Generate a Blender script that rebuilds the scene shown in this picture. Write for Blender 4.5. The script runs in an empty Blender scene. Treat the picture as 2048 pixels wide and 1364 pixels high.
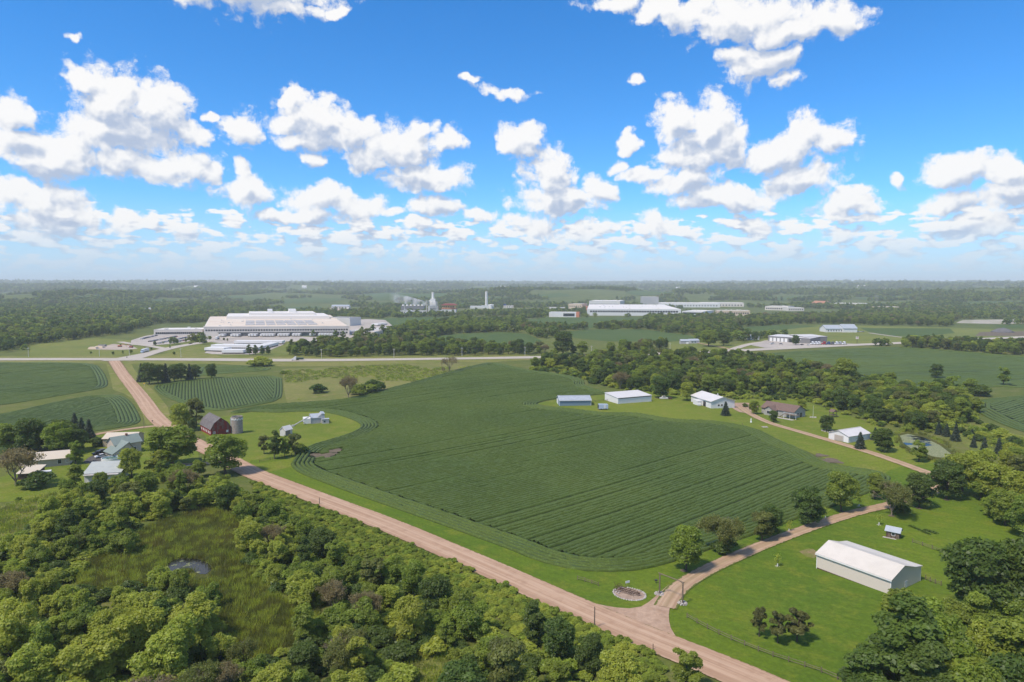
import bpy, bmesh, math, random
import numpy as np
from mathutils import Vector, Matrix, noise as mnoise
from mathutils.geometry import delaunay_2d_cdt, intersect_point_tri_2d

R = math.radians
rng = np.random.default_rng(7)
random.seed(7)
scene = bpy.context.scene
COL = scene.collection

# ------------------------------------------------------------------ camera
CAM_H = 70.0
F_PX = 1365.0                       # focal length in photo pixels (2048 wide)
PITCH = math.atan((682 - 572) / F_PX)
cam = bpy.data.cameras.new('camera')
cam.sensor_width = 36.0
cam.lens = F_PX / 2048 * 36.0
cam.clip_start = 1.0
cam.clip_end = 60000.0
cam_ob = bpy.data.objects.new('camera', cam)
COL.objects.link(cam_ob)
cam_ob.location = (0, 0, CAM_H)
cam_ob.rotation_euler = (math.pi / 2 - PITCH, 0, 0)
scene.camera = cam_ob

def ray(u, v):
    x = (u - 1024) / F_PX
    y = -(v - 682) / F_PX
    c, s = math.cos(PITCH), math.sin(PITCH)
    d = Vector((x, c + y * s, -s + y * c))
    return d.normalized()

# ------------------------------------------------------------------ colour / exposure
scene.view_settings.view_transform = 'Standard'
scene.view_settings.look = 'None'
scene.view_settings.exposure = 0.96
scene.view_settings.gamma = 1.0
scene.view_settings.use_curve_mapping = False

def N(nt, kind, ins=None, **attrs):
    n = nt.nodes.new(kind)
    for k, v in attrs.items():
        setattr(n, k, v)
    for k, v in (ins or {}).items():
        s = n.inputs[k]
        if hasattr(v, 'is_output') or isinstance(v, bpy.types.NodeSocket):
            nt.links.new(v, s)
        else:
            s.default_value = v
    return n

def M(nt, op, a, b=None, c=None, clamp=False):
    ins = {0: a}
    if b is not None: ins[1] = b
    if c is not None: ins[2] = c
    return N(nt, 'ShaderNodeMath', ins, operation=op, use_clamp=clamp).outputs[0]

def VM(nt, op, a, b=None):
    ins = {0: a}
    if b is not None: ins[1] = b
    n = N(nt, 'ShaderNodeVectorMath', ins, operation=op)
    return n.outputs['Value'] if op in ('LENGTH', 'DOT_PRODUCT') else n.outputs[0]

def sstep(nt, x, lo, hi):
    n = N(nt, 'ShaderNodeMapRange', {0: x, 1: lo, 2: hi, 3: 0.0, 4: 1.0}, interpolation_type='SMOOTHSTEP')
    return n.outputs[0]

def mixc(nt, f, a, b, mode='MIX'):
    n = N(nt, 'ShaderNodeMix', {}, data_type='RGBA', blend_type=mode)
    n.clamp_factor = True
    for s, v in ((n.inputs[0], f), (n.inputs[6], a), (n.inputs[7], b)):
        if isinstance(v, bpy.types.NodeSocket): nt.links.new(v, s)
        else: s.default_value = v if not isinstance(v, tuple) or len(v) == 4 else (*v, 1)
    return n.outputs[2]

# ------------------------------------------------------------------ sun and sky
SUN_DIR = Vector((-0.44, -0.34, 0.83)).normalized()      # towards the sun: high, left, behind the camera
SUN_EL = math.asin(SUN_DIR.z)
sun = bpy.data.lights.new('sun', 'SUN')
sun.energy = 2.3
sun.angle = R(8.0)
sun.color = (1.0, 0.90, 0.76)
sun_ob = bpy.data.objects.new('sun', sun)
COL.objects.link(sun_ob)
sun_ob.location = (0, 0, 400)
sun_ob.rotation_euler = SUN_DIR.to_track_quat('Z', 'Y').to_euler()

# cumulus clouds: centre u, v and half-width, half-height (photo pixels), turned into azimuth / elevation below
CLOUDS = [
 (225,205,95,75),(165,160,40,30),(335,225,75,60),(230,265,170,50),(385,268,45,30),(15,230,50,45),(70,285,120,38),
 (300,325,150,42),(110,312,140,48),(400,345,50,22),
 (85,400,115,45),(15,388,50,35),(110,438,125,30),(257,447,42,25),
 (487,255,52,48),(435,238,22,14),(640,245,100,58),(582,212,28,40),(705,268,58,40),(600,288,52,24),
 (800,292,95,46),(855,352,95,42),(730,315,58,38),(835,258,42,26),(885,278,40,22),(634,326,26,20),
 (485,382,78,32),(482,352,26,28),(640,398,95,34),(600,432,130,20),(725,420,80,26),(795,428,45,15),(865,418,60,25),(955,430,55,20),
 (1040,282,46,40),(1092,345,72,58),(1120,398,118,38),(1205,385,48,36),(1062,452,66,30),(1170,462,85,20),
 (1345,240,56,42),(1412,252,76,54),(1370,312,85,40),(1455,290,65,52),(1612,268,64,48),(1680,275,48,42),(1560,305,85,40),
 (1258,288,20,24),(1245,332,26,18),(1300,348,60,20),(1385,365,95,32),(1460,392,130,32),(1605,362,80,40),(1700,388,50,15),(1692,415,78,28),
 (1510,448,92,20),(1690,466,66,20),(1320,452,42,30),
 (1480,38,150,48),(1575,58,150,32),(1350,18,110,32),(1640,45,90,35),(1230,2,80,18),
 (1520,130,78,44),(1565,162,55,18),(1475,118,48,20),(1281,161,36,15),(936,162,30,12),(1010,180,64,13),
 (560,10,112,22),(152,66,18,12),(665,15,36,12),
 (1918,340,76,40),(2010,352,70,40),(1900,402,86,28),(2015,398,90,34),(1960,452,112,28),(1800,355,28,16),
 (450,-66,270,76),(395,470,48,19),(60,470,60,16),(850,455,40,16),(690,475,60,14),(1840,470,40,10),(350,514,52,10),
]
def azel(u, v):
    d = ray(u, v)
    return math.atan2(d.x, d.y), math.asin(d.z)

def build_world():
    w = bpy.data.worlds.new('World')
    scene.world = w
    w.use_nodes = True
    nt = w.node_tree
    nt.nodes.clear()
    # --- group: cloud height field over (azimuth, elevation)
    g = bpy.data.node_groups.new('cloud_height', 'ShaderNodeTree')
    g.interface.new_socket('P', in_out='INPUT', socket_type='NodeSocketVector')
    g.interface.new_socket('Height', in_out='OUTPUT', socket_type='NodeSocketFloat')
    g.interface.new_socket('Soft', in_out='OUTPUT', socket_type='NodeSocketFloat')
    gi = g.nodes.new('NodeGroupInput'); go = g.nodes.new('NodeGroupOutput')
    P = gi.outputs[0]
    wn = N(g, 'ShaderNodeTexNoise', {'Vector': P, 'Scale': 11.0, 'Detail': 4.0, 'Roughness': 0.6}, noise_dimensions='2D')
    wo = VM(g, 'MULTIPLY', VM(g, 'SUBTRACT', wn.outputs['Color'], (0.5, 0.5, 0.5)), (0.075, 0.05, 0.0))
    Q = VM(g, 'ADD', P, wo)
    acc = None
    for (u, v, ru, rv) in CLOUDS:
        a, e = azel(u, v)
        sx, sy = F_PX / (ru * math.cos(a) ** 2), F_PX / rv
        weak = max(0.0, 1 - rv / 40) * 0.6
        d = N(g, 'ShaderNodeVectorMath', {0: Q, 1: (sx, sy, 0.0), 2: (-a * sx, -e * sy, weak)}, operation='MULTIPLY_ADD').outputs[0]
        d = VM(g, 'LENGTH', d)
        acc = d if acc is None else M(g, 'MINIMUM', acc, d)
    acc = M(g, 'SUBTRACT', 1.0, acc)
    # scattered small cumulus low in the sky and everywhere outside the frame
    low = N(g, 'ShaderNodeTexNoise', {'Vector': VM(g, 'MULTIPLY', P, (30.0, 85.0, 1.0)), 'Scale': 1.0, 'Detail': 2.0, 'Roughness': 0.5}).outputs[0]
    sep = N(g, 'ShaderNodeSeparateXYZ', {0: P})
    el = sep.outputs[1]
    band = M(g, 'MULTIPLY', sstep(g, el, 0.135, 0.085), sstep(g, el, 0.010, 0.022))
    lowm = M(g, 'SUBTRACT', M(g, 'MULTIPLY', M(g, 'SUBTRACT', low, 0.445), 4.0), M(g, 'SUBTRACT', 2.0, M(g, 'MULTIPLY', band, 2.0)))
    acc = M(g, 'MAXIMUM', acc, lowm)
    gen = N(g, 'ShaderNodeTexNoise', {'Vector': VM(g, 'MULTIPLY', P, (3.0, 5.0, 1.0)), 'Scale': 1.0, 'Detail': 2.0, 'Roughness': 0.5}).outputs[0]
    absaz = M(g, 'ABSOLUTE', sep.outputs[0])
    outm = M(g, 'MAXIMUM', sstep(g, absaz, 0.70, 0.85), sstep(g, el, 0.44, 0.55))
    genm = M(g, 'SUBTRACT', M(g, 'MULTIPLY', M(g, 'SUBTRACT', gen, 0.5), 3.5), M(g, 'SUBTRACT', 1.25, M(g, 'MULTIPLY', outm, 1.2)))
    acc = M(g, 'MAXIMUM', acc, genm)
    acc = M(g, 'MAXIMUM', acc, -1.0)
    # cauliflower detail: inverted fractal voronoi plus fbm; the soft height keeps only the larger bulges
    def bulge(detail):
        vo = N(g, 'ShaderNodeTexVoronoi', {'Vector': VM(g, 'MULTIPLY', Q, (1.0, 1.25, 1.0)), 'Scale': 27.0, 'Detail': detail, 'Roughness': 0.60, 'Lacunarity': 2.1}, feature='F1', voronoi_dimensions='2D', normalize=True)
        return M(g, 'SUBTRACT', 0.40, vo.outputs['Distance'])
    fb = N(g, 'ShaderNodeTexNoise', {'Vector': P, 'Scale': 40.0, 'Detail': 10.0, 'Roughness': 0.66}, noise_dimensions='2D').outputs[0]
    fb = M(g, 'SUBTRACT', fb, 0.5)
    acc = M(g, 'SUBTRACT', acc, 0.13)
    det = M(g, 'ADD', M(g, 'MULTIPLY', bulge(5.0), 1.15), M(g, 'MULTIPLY', fb, 1.0))
    g.links.new(M(g, 'ADD', acc, det), go.inputs[0])
    g.links.new(M(g, 'ADD', acc, M(g, 'MULTIPLY', bulge(1.6), 1.5)), go.inputs[1])

    tc = N(nt, 'ShaderNodeTexCoord')
    sep = N(nt, 'ShaderNodeSeparateXYZ', {0: tc.outputs['Generated']})
    X, Y, Z = sep.outputs
    az = M(nt, 'ARCTAN2', X, Y)
    el = M(nt, 'ARCSINE', Z)
    P = N(nt, 'ShaderNodeCombineXYZ', {0: az, 1: el, 2: 0.0}).outputs[0]
    def H(p):
        n = nt.nodes.new('ShaderNodeGroup'); n.node_tree = g
        nt.links.new(p, n.inputs[0]); return n.outputs[0], n.outputs[1]
    h0, s0 = H(P)
    h1, s1 = H(VM(nt, 'ADD', P, (-0.006, 0.011, 0)))
    h2, s2 = H(VM(nt, 'ADD', P, (-0.012, 0.034, 0)))
    alpha = sstep(nt, h0, -0.04, 0.40)
    fade = sstep(nt, el, 0.0, 0.085)
    alpha = M(nt, 'MULTIPLY', alpha, M(nt, 'MULTIPLY_ADD', fade, 0.70, 0.27))
    # bright where thinner towards the sun, greyer where a lot of cloud lies above
    lit = M(nt, 'ADD', M(nt, 'MULTIPLY', M(nt, 'SUBTRACT', s0, s1), 0.40), M(nt, 'MULTIPLY', M(nt, 'SUBTRACT', h0, h1), 0.13))
    shade = sstep(nt, s2, -0.05, 0.95)
    val = M(nt, 'ADD', 0.92, lit)
    val = M(nt, 'SUBTRACT', val, M(nt, 'MULTIPLY', shade, 0.29))
    val = N(nt, 'ShaderNodeClamp', {0: val, 1: 0.46, 2: 1.0}).outputs[0]
    t = sstep(nt, val, 0.48, 0.97)
    ccol = mixc(nt, t, (0.47, 0.55, 0.71), (1.0, 0.985, 0.97))
    ccol = mixc(nt, M(nt, 'SUBTRACT', 1.0, fade), ccol, (0.66, 0.73, 0.84))
    sky = N(nt, 'ShaderNodeTexSky', {}, sky_type='NISHITA', sun_disc=False, sun_elevation=SUN_EL,
            sun_rotation=math.atan2(SUN_DIR.x, SUN_DIR.y), altitude=300.0, air_density=1.0, dust_density=0.0, ozone_density=3.0)
    hsv = N(nt, 'ShaderNodeHueSaturation', {'Saturation': 1.15, 'Value': 1.0, 'Color': mixc(nt, 1.0, sky.outputs[0], (0.66, 0.93, 1.20, 1), 'MULTIPLY')})
    # pale blue-grey air low over the horizon
    low_air = M(nt, 'MULTIPLY', M(nt, 'SUBTRACT', 1.0, sstep(nt, el, 0.0, 0.13)), 0.85)
    hsv = N(nt, 'ShaderNodeHueSaturation', {'Color': mixc(nt, low_air, hsv.outputs[0], (3.2, 4.35, 5.9, 1))})
    b1 = N(nt, 'ShaderNodeBackground', {'Color': hsv.outputs[0], 'Strength': 0.081})
    b2 = N(nt, 'ShaderNodeBackground', {'Color': ccol, 'Strength': 0.525})
    mx = N(nt, 'ShaderNodeMixShader', {0: alpha, 1: b1.outputs[0], 2: b2.outputs[0]})
    out = N(nt, 'ShaderNodeOutputWorld')
    nt.links.new(mx.outputs[0], out.inputs[0])
    w.cycles.sampling_method = 'MANUAL'
    w.cycles.sample_map_resolution = 512
build_world()

# ------------------------------------------------------------------ terrain height
def height(x, y):
    x = np.asarray(x, float); y = np.asarray(y, float)
    D = np.hypot(x, y)
    near = np.clip((900 - D) / 250, 0, 1); near = near * near * (3 - 2 * near)
    h = near * (0.9 * np.sin(x / 47 + 0.6) * np.sin(y / 61 + 1.1) + 0.7 * np.sin((x + y) / 83 + 2.0) + 0.5 * np.sin((x - 0.6 * y) / 59))
    az = np.arctan2(x, np.maximum(y, 1e-3) + 0 * x)
    az = np.where(y <= 0, np.sign(x) * 1.57, az)
    wob = np.sin(az * 9 + 1.3) * 0.5 + np.sin(az * 21 + 0.4) * 0.3 + np.sin(az * 43 + 2.2) * 0.2
    wob2 = np.sin(az * 7 + 4.0) * 0.5 + np.sin(az * 17 + 1.0) * 0.35 + np.sin(az * 51) * 0.15
    wob3 = np.sin(az * 11 + 2.0) * 0.5 + np.sin(az * 29 + 3.0) * 0.3 + np.sin(az * 61 + 1.0) * 0.2
    g = lambda c, w: np.exp(-((D - c) / w) ** 2)
    right = 1 / (1 + np.exp(-(az + 0.02) * 14))
    hill = (30 + 16 * right + 12 * wob) * g(3600 + 350 * wob2, 750)
    hill += (62 + 12 * wob2) * g(6600 + 500 * wob3, 1400)
    hill += (112 + 9 * wob3 - 16 * np.clip(az - 0.35, 0, 1) / 0.3) * g(11500 + 700 * wob, 3000)
    hill += 7 * np.sin(x / 310 + 1) * np.sin(y / 420) + 5 * np.sin(x / 150) * np.sin(y / 230 + 2)
    far = np.clip((D - 2250) / 900, 0, 1); far = far * far * (3 - 2 * far)
    front = np.clip((y + 200) / 1500, 0, 1)
    return h + hill * far * front

_ts = 40 * 1.012 ** np.arange(520)
def G(u, v, lift=0.0):
    """the place on the ground seen at photo pixel (u, v)"""
    d = ray(u, v)
    z = CAM_H + d.z * _ts
    hh = height(d.x * _ts, d.y * _ts)
    below = np.nonzero(z < hh)[0]
    i = int(below[0]) if len(below) else len(_ts) - 1
    if i == 0: i = 1
    a, b = float(_ts[i - 1]), float(_ts[i])
    for _ in range(18):
        m = 0.5 * (a + b)
        if CAM_H + d.z * m < float(height(d.x * m, d.y * m)): b = m
        else: a = m
    p = Vector((0, 0, CAM_H)) + d * b
    p.z = float(height(p.x, p.y)) + lift
    return p
def at(x, y, lift=0.0):
    return Vector((x, y, float(height(x, y)) + lift))
def pxm(v):
    return (v - 572) / CAM_H            # photo pixels per metre for something standing at row v (near ground)

# ------------------------------------------------------------------ materials
MATS = {}
def mat(name, col, rough=0.8, noise=None, metal=0.0, spec=0.3, bump=None, ribs=None):
    """noise = (scale, colour2, amount) ; bump = (scale, strength) ; ribs = (axis, spacing, strength)"""
    if name in MATS: return MATS[name]
    m = bpy.data.materials.new(name); m.use_nodes = True
    nt = m.node_tree; b = nt.nodes['Principled BSDF']
    b.inputs['Roughness'].default_value = rough
    b.inputs['Metallic'].default_value = metal
    b.inputs['Specular IOR Level'].default_value = spec
    c = (*col, 1)
    tc = None
    if noise or bump or ribs:
        tc = N(nt, 'ShaderNodeTexCoord').outputs['Object']
    if noise:
        n1 = N(nt, 'ShaderNodeTexNoise', {'Vector': tc, 'Scale': noise[0], 'Detail': 6.0, 'Roughness': 0.65}).outputs[0]
        f = M(nt, 'MULTIPLY', sstep(nt, n1, 0.35, 0.68), noise[2])
        cc = mixc(nt, f, c, (*noise[1], 1))
        nt.links.new(cc, b.inputs['Base Color'])
    else:
        b.inputs['Base Color'].default_value = c
    hgt = None
    if ribs:
        s = N(nt, 'ShaderNodeSeparateXYZ', {0: tc}).outputs[ribs[0]]
        saw = M(nt, 'PINGPONG', s, ribs[1] / 2)
        hgt = M(nt, 'MULTIPLY', sstep(nt, saw, 0.0, ribs[1] * 0.22), 0.04)
        bp = N(nt, 'ShaderNodeBump', {'Strength': ribs[2], 'Distance': 1.0, 'Height': hgt})
        nt.links.new(bp.outputs[0], b.inputs['Normal'])
    elif bump:
        n2 = N(nt, 'ShaderNodeTexNoise', {'Vector': tc, 'Scale': bump[0], 'Detail': 5.0}).outputs[0]
        bp = N(nt, 'ShaderNodeBump', {'Strength': bump[1], 'Distance': 0.3, 'Height': n2})
        nt.links.new(bp.outputs[0], b.inputs['Normal'])
    MATS[name] = m
    return m

def ground_mat(name, cols, scales=(0.02, 0.15, 1.2), bump=0.5, bscale=1.5, mow=None, rough=0.95):
    """grass-like sheet: three colours mixed by noise at three sizes; mow = (heading, spacing, amount)"""
    if name in MATS: return MATS[name]
    m = bpy.data.materials.new(name); m.use_nodes = True
    nt = m.node_tree; b = nt.nodes['Principled BSDF']
    b.inputs['Roughness'].default_value = rough
    b.inputs['Specular IOR Level'].default_value = 0.15
    pos = N(nt, 'ShaderNodeNewGeometry').outputs['Position']
    pos = VM(nt, 'MULTIPLY', pos, (1, 1, 0.3))
    n = [N(nt, 'ShaderNodeTexNoise', {'Vector': pos, 'Scale': s, 'Detail': 5.0, 'Roughness': 0.6}).outputs[0] for s in scales]
    c = mixc(nt, sstep(nt, n[0], 0.36, 0.62), (*cols[0], 1), (*cols[1], 1))
    c = mixc(nt, M(nt, 'MULTIPLY', sstep(nt, n[1], 0.45, 0.72), 0.75), c, (*cols[2], 1))
    if len(cols) > 3:
        c = mixc(nt, M(nt, 'MULTIPLY', sstep(nt, n[2], 0.5, 0.75), 0.8), c, (*cols[3], 1))
    else:
        f = M(nt, 'MULTIPLY_ADD', n[2], 0.9, 0.55)
        c = mixc(nt, 1.0, c, N(nt, 'ShaderNodeCombineColor', {0: f, 1: f, 2: f}).outputs[0], 'MULTIPLY')
    if mow:
        a = R(mow[0])
        st = VM(nt, 'DOT_PRODUCT', pos, (-math.sin(a), math.cos(a), 0))
        w = M(nt, 'ADD', st, M(nt, 'MULTIPLY', n[1], mow[1] * 1.5))
        saw = M(nt, 'PINGPONG', w, mow[1])
        f = M(nt, 'MULTIPLY_ADD', sstep(nt, saw, mow[1] * 0.3, mow[1] * 0.7), mow[2], 1 - mow[2] * 0.5)
        c = mixc(nt, 1.0, c, N(nt, 'ShaderNodeCombineColor', {0: f, 1: f, 2: f}).outputs[0], 'MULTIPLY')
    nt.links.new(c, b.inputs['Base Color'])
    if bump:
        n2 = N(nt, 'ShaderNodeTexNoise', {'Vector': pos, 'Scale': bscale, 'Detail': 6.0, 'Roughness': 0.7}).outputs[0]
        bp = N(nt, 'ShaderNodeBump', {'Strength': bump, 'Distance': 0.35, 'Height': n2})
        nt.links.new(bp.outputs[0], b.inputs['Normal'])
    MATS[name] = m
    return m

# ------------------------------------------------------------------ object helpers
def link_mesh(name, verts, faces, m, parent=None, loc=None, smooth=False):
    me = bpy.data.meshes.new(name)
    me.from_pydata([tuple(v) for v in verts], [], faces)
    if m is not None:
        for mm in (m if isinstance(m, (list, tuple)) else [m]): me.materials.append(mm)
    me.update()
    if smooth: me.polygons.foreach_set('use_smooth', [True] * len(me.polygons))
    o = bpy.data.objects.new(name, me)
    COL.objects.link(o)
    if parent is not None: o.parent = parent
    if loc is not None: o.location = loc
    return o
def np_mesh(name, verts, quads, m, smooth=False):
    """big quad meshes straight from arrays"""
    me = bpy.data.meshes.new(name)
    verts = np.asarray(verts, np.float32); quads = np.asarray(quads, np.int32)
    k = quads.shape[1]
    me.vertices.add(len(verts)); me.vertices.foreach_set('co', verts.ravel())
    me.loops.add(quads.size); me.loops.foreach_set('vertex_index', quads.ravel())
    me.polygons.add(len(quads)); me.polygons.foreach_set('loop_start', np.arange(len(quads), dtype=np.int32) * k)
    me.update(calc_edges=True)
    if m is not None: me.materials.append(m)
    if smooth: me.polygons.foreach_set('use_smooth', np.ones(len(quads), bool))
    return me
def add(name, me, parent=None, loc=None):
    o = bpy.data.objects.new(name, me); COL.objects.link(o)
    if parent is not None: o.parent = parent
    if loc is not None: o.location = loc
    return o
def structure(o): o['kind'] = 'structure'; return o
def stuff(o): o['kind'] = 'stuff'; return o
def tag(o, label, cat, group=None):
    o['label'] = label; o['category'] = cat
    if group: o['group'] = group
    return o
def thing(name, label, cat, loc, rz=0.0, group=None):
    o = bpy.data.objects.new(name, None); COL.objects.link(o)
    o.empty_display_size = 0.5
    o.location = loc; o.rotation_euler = (0, 0, rz)
    return tag(o, label, cat, group)

class MB:
    """collects simple solids into one mesh"""
    def __init__(s): s.v = []; s.f = []
    def poly(s, pts):
        n = len(s.v); s.v += [tuple(p) for p in pts]; s.f.append(tuple(range(n, n + len(pts)))); return s
    def box(s, x0, x1, y0, y1, z0, z1):
        n = len(s.v)
        s.v += [(x, y, z) for z in (z0, z1) for (x, y) in ((x0, y0), (x1, y0), (x1, y1), (x0, y1))]
        s.f += [(n+3,n+2,n+1,n), (n+4,n+5,n+6,n+7), (n,n+1,n+5,n+4), (n+1,n+2,n+6,n+5), (n+2,n+3,n+7,n+6), (n+3,n,n+4,n+7)]
        return s
    def extrude(s, pts, d):
        """closed polygon pts (3D) pushed along vector d"""
        n = len(s.v); k = len(pts); d = Vector(d)
        s.v += [tuple(Vector(p)) for p in pts] + [tuple(Vector(p) + d) for p in pts]
        s.f.append(tuple(range(n + k - 1, n - 1, -1))); s.f.append(tuple(range(n + k, n + 2 * k)))
        for i in range(k):
            j = (i + 1) % k; s.f.append((n + i, n + j, n + k + j, n + k + i))
        return s
    def tube(s, a, b, r0, r1=None, n=6, cap=True):
        a = Vector(a); b = Vector(b); r1 = r0 if r1 is None else r1
        d = (b - a)
        if d.length < 1e-6: return s
        d.normalize()
        p = d.orthogonal().normalized(); q = d.cross(p)
        k = len(s.v)
        for c, r in ((a, r0), (b, r1)):
            for i in range(n):
                t = 2 * math.pi * i / n
                s.v.append(tuple(c + (p * math.cos(t) + q * math.sin(t)) * r))
        for i in range(n):
            j = (i + 1) % n; s.f.append((k + i, k + j, k + n + j, k + n + i))
        if cap:
            s.f.append(tuple(range(k + n - 1, k - 1, -1))); s.f.append(tuple(range(k + n, k + 2 * n)))
        return s
    def rev(s, prof, n=16, c=(0, 0, 0)):
        """lathe: prof = [(r, z)]"""
        k = len(s.v)
        for r, z in prof:
            for i in range(n):
                t = 2 * math.pi * i / n
                s.v.append((c[0] + r * math.cos(t), c[1] + r * math.sin(t), c[2] + z))
        for a in range(len(prof) - 1):
            for i in range(n):
                j = (i + 1) % n
                s.f.append((k + a*n + i, k + a*n + j, k + (a+1)*n + j, k + (a+1)*n + i))
        s.f.append(tuple(range(k + n - 1, k - 1, -1))); m = k + (len(prof) - 1) * n
        s.f.append(tuple(range(m, m + n)))
        return s
    def build(s, name, m, parent=None, loc=None, smooth=False):
        return link_mesh(name, s.v, s.f, m, parent, loc, smooth)

# ------------------------------------------------------------------ polygons on the ground
def W2(pts):      # photo pixels -> ground xy
    return [Vector((p.x, p.y)) for p in (G(u, v) for (u, v) in pts)]
def resample(pts, step, closed=True, smooth=0):
    P = [np.array((p[0], p[1])) for p in pts]
    if smooth:
        for _ in range(smooth):          # corner cutting
            Q = []
            n = len(P)
            rngi = range(n) if closed else range(n - 1)
            if not closed: Q.append(P[0])
            for i in rngi:
                a, b = P[i], P[(i + 1) % n]
                Q += [a * 0.75 + b * 0.25, a * 0.25 + b * 0.75]
            if not closed: Q.append(P[-1])
            P = Q
    if closed: P = P + [P[0]]
    P = np.array(P)
    seg = np.hypot(*np.diff(P, axis=0).T)
    s = np.concatenate([[0], np.cumsum(seg)])
    n = max(3, int(round(s[-1] / step)))
    t = np.linspace(0, s[-1], n + 1)
    if closed: t = t[:-1]
    return np.stack([np.interp(t, s, P[:, 0]), np.interp(t, s, P[:, 1])], 1)
def inside(poly, X, Y):
    poly = np.asarray(poly); X = np.asarray(X, float); Y = np.asarray(Y, float)
    r = np.zeros(X.shape, bool)
    x1, y1 = poly[-1]
    for x2, y2 in poly:
        c = (y1 > Y) != (y2 > Y)
        with np.errstate(divide='ignore', invalid='ignore'):
            xx = (x2 - x1) * (Y - y1) / (y2 - y1) + x1
        r ^= c & (X < xx)
        x1, y1 = x2, y2
    return r
def dist_to(poly, X, Y, closed=True):
    poly = np.asarray(poly); d = np.full(np.shape(X), 1e9)
    n = len(poly)
    for i in range(n if closed else n - 1):
        a = poly[i]; b = poly[(i + 1) % n]; e = b - a; L = (e @ e) + 1e-12
        t = np.clip(((X - a[0]) * e[0] + (Y - a[1]) * e[1]) / L, 0, 1)
        d = np.minimum(d, np.hypot(X - a[0] - t * e[0], Y - a[1] - t * e[1]))
    return d
def ordinal(i, n):
    w = ['first', 'second', 'third', 'fourth', 'fifth', 'sixth', 'seventh', 'eighth', 'ninth', 'tenth']
    if i == 0: return 'leftmost'
    if i == n - 1: return 'rightmost'
    if i < 10: return w[i] + ' from the left'
    if n - 1 - i < 10: return w[n - 1 - i] + ' from the right'
    return '%dth from the left' % (i + 1) if (i + 1) % 10 not in (1, 2, 3) else '%d%s from the left' % (i + 1, {1: 'st', 2: 'nd', 3: 'rd'}[(i + 1) % 10])
OPEN = []        # polygons where no wild tree or bush may grow
def patch(name, poly, m, lift, grid=14.0, edge=6.0, open_=True):
    """sheet draped over the terrain"""
    B = resample(poly, edge)
    lo = B.min(0); hi = B.max(0)
    gx, gy = np.meshgrid(np.arange(lo[0], hi[0], grid), np.arange(lo[1], hi[1], grid))
    gx = gx.ravel() + rng.uniform(-.1, .1, gx.size); gy = gy.ravel() + rng.uniform(-.1, .1, gy.size)
    k = inside(B, gx, gy)
    gx, gy = gx[k], gy[k]
    k = dist_to(B, gx, gy) > grid * 0.3
    pts = [Vector(p) for p in B] + [Vector((a, b)) for a, b in zip(gx[k], gy[k])]
    nb = len(B)
    vs, es, fs, *_ = delaunay_2d_cdt(pts, [], [list(range(nb))], 1, 1e-4)
    va = np.array([(v.x, v.y) for v in vs])
    z = height(va[:, 0], va[:, 1]) + lift
    c = va.mean(0)
    ff = []
    for f in fs:
        a, b, d = (va[i] for i in f[:3])
        ff.append(tuple(f) if (b[0]-a[0])*(d[1]-a[1]) - (b[1]-a[1])*(d[0]-a[0]) > 0 else tuple(f)[::-1])
    o = link_mesh(name, [(x - c[0], y - c[1], zz) for (x, y), zz in zip(va, z)], ff, m, loc=(c[0], c[1], 0), smooth=True)
    structure(o)
    if open_: OPEN.append(B)
    return o
def ribbon_poly(line, width):
    """outline of a road from its centre line (xy) ; width a number or a list"""
    L = np.asarray(line); n = len(L)
    w = np.full(n, width, float) if np.isscalar(width) else np.interp(np.linspace(0, 1, n), np.linspace(0, 1, len(width)), width)
    t = np.gradient(L, axis=0); t /= np.maximum(np.hypot(*t.T), 1e-9)[:, None]
    nn = np.stack([-t[:, 1], t[:, 0]], 1)
    return L + nn * w[:, None] / 2, L - nn * w[:, None] / 2
def road(name, px, width, m, lift, step=8.0, smooth=2, cross=5, crown=0.08):
    """road sheet with a crowned cross-section and a U,V map along it"""
    C = resample(W2(px), step, closed=False, smooth=smooth)
    a, b = ribbon_poly(C, width)
    n = len(C); rows = []
    for k in range(cross):
        f = k / (cross - 1)
        P = a * (1 - f) + b * f
        z = height(P[:, 0], P[:, 1]) + lift + crown * (1 - (2 * f - 1) ** 2)
        rows.append(np.column_stack([P, z]))
    V = np.stack(rows, 1).reshape(-1, 3)
    q = [(i*cross + k, i*cross + k + 1, (i+1)*cross + k + 1, (i+1)*cross + k) for i in range(n - 1) for k in range(cross - 1)]
    q = np.array(q)[:, ::-1] if (b[0]-a[0])[0] * (C[1]-C[0])[1] - (b[0]-a[0])[1] * (C[1]-C[0])[0] < 0 else np.array(q)
    me = np_mesh(name, V, q, m, smooth=True)
    uv = me.uv_layers.new(name='along')
    acc = np.concatenate([[0], np.cumsum(np.hypot(*np.diff(C, axis=0).T))])
    wm = np.hypot(*(a - b).T)
    vv = np.array([((k / (cross - 1) - 0.5) * wm[i], acc[i]) for i in range(n) for k in range(cross)])
    li = np.empty(len(me.loops), np.int32); me.loops.foreach_get('vertex_index', li)
    uv.data.foreach_set('uv', vv[li].ravel().astype(np.float32))
    o = add(name, me); structure(o)
    OPEN.append(np.concatenate([a, b[::-1]]))
    return C

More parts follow.
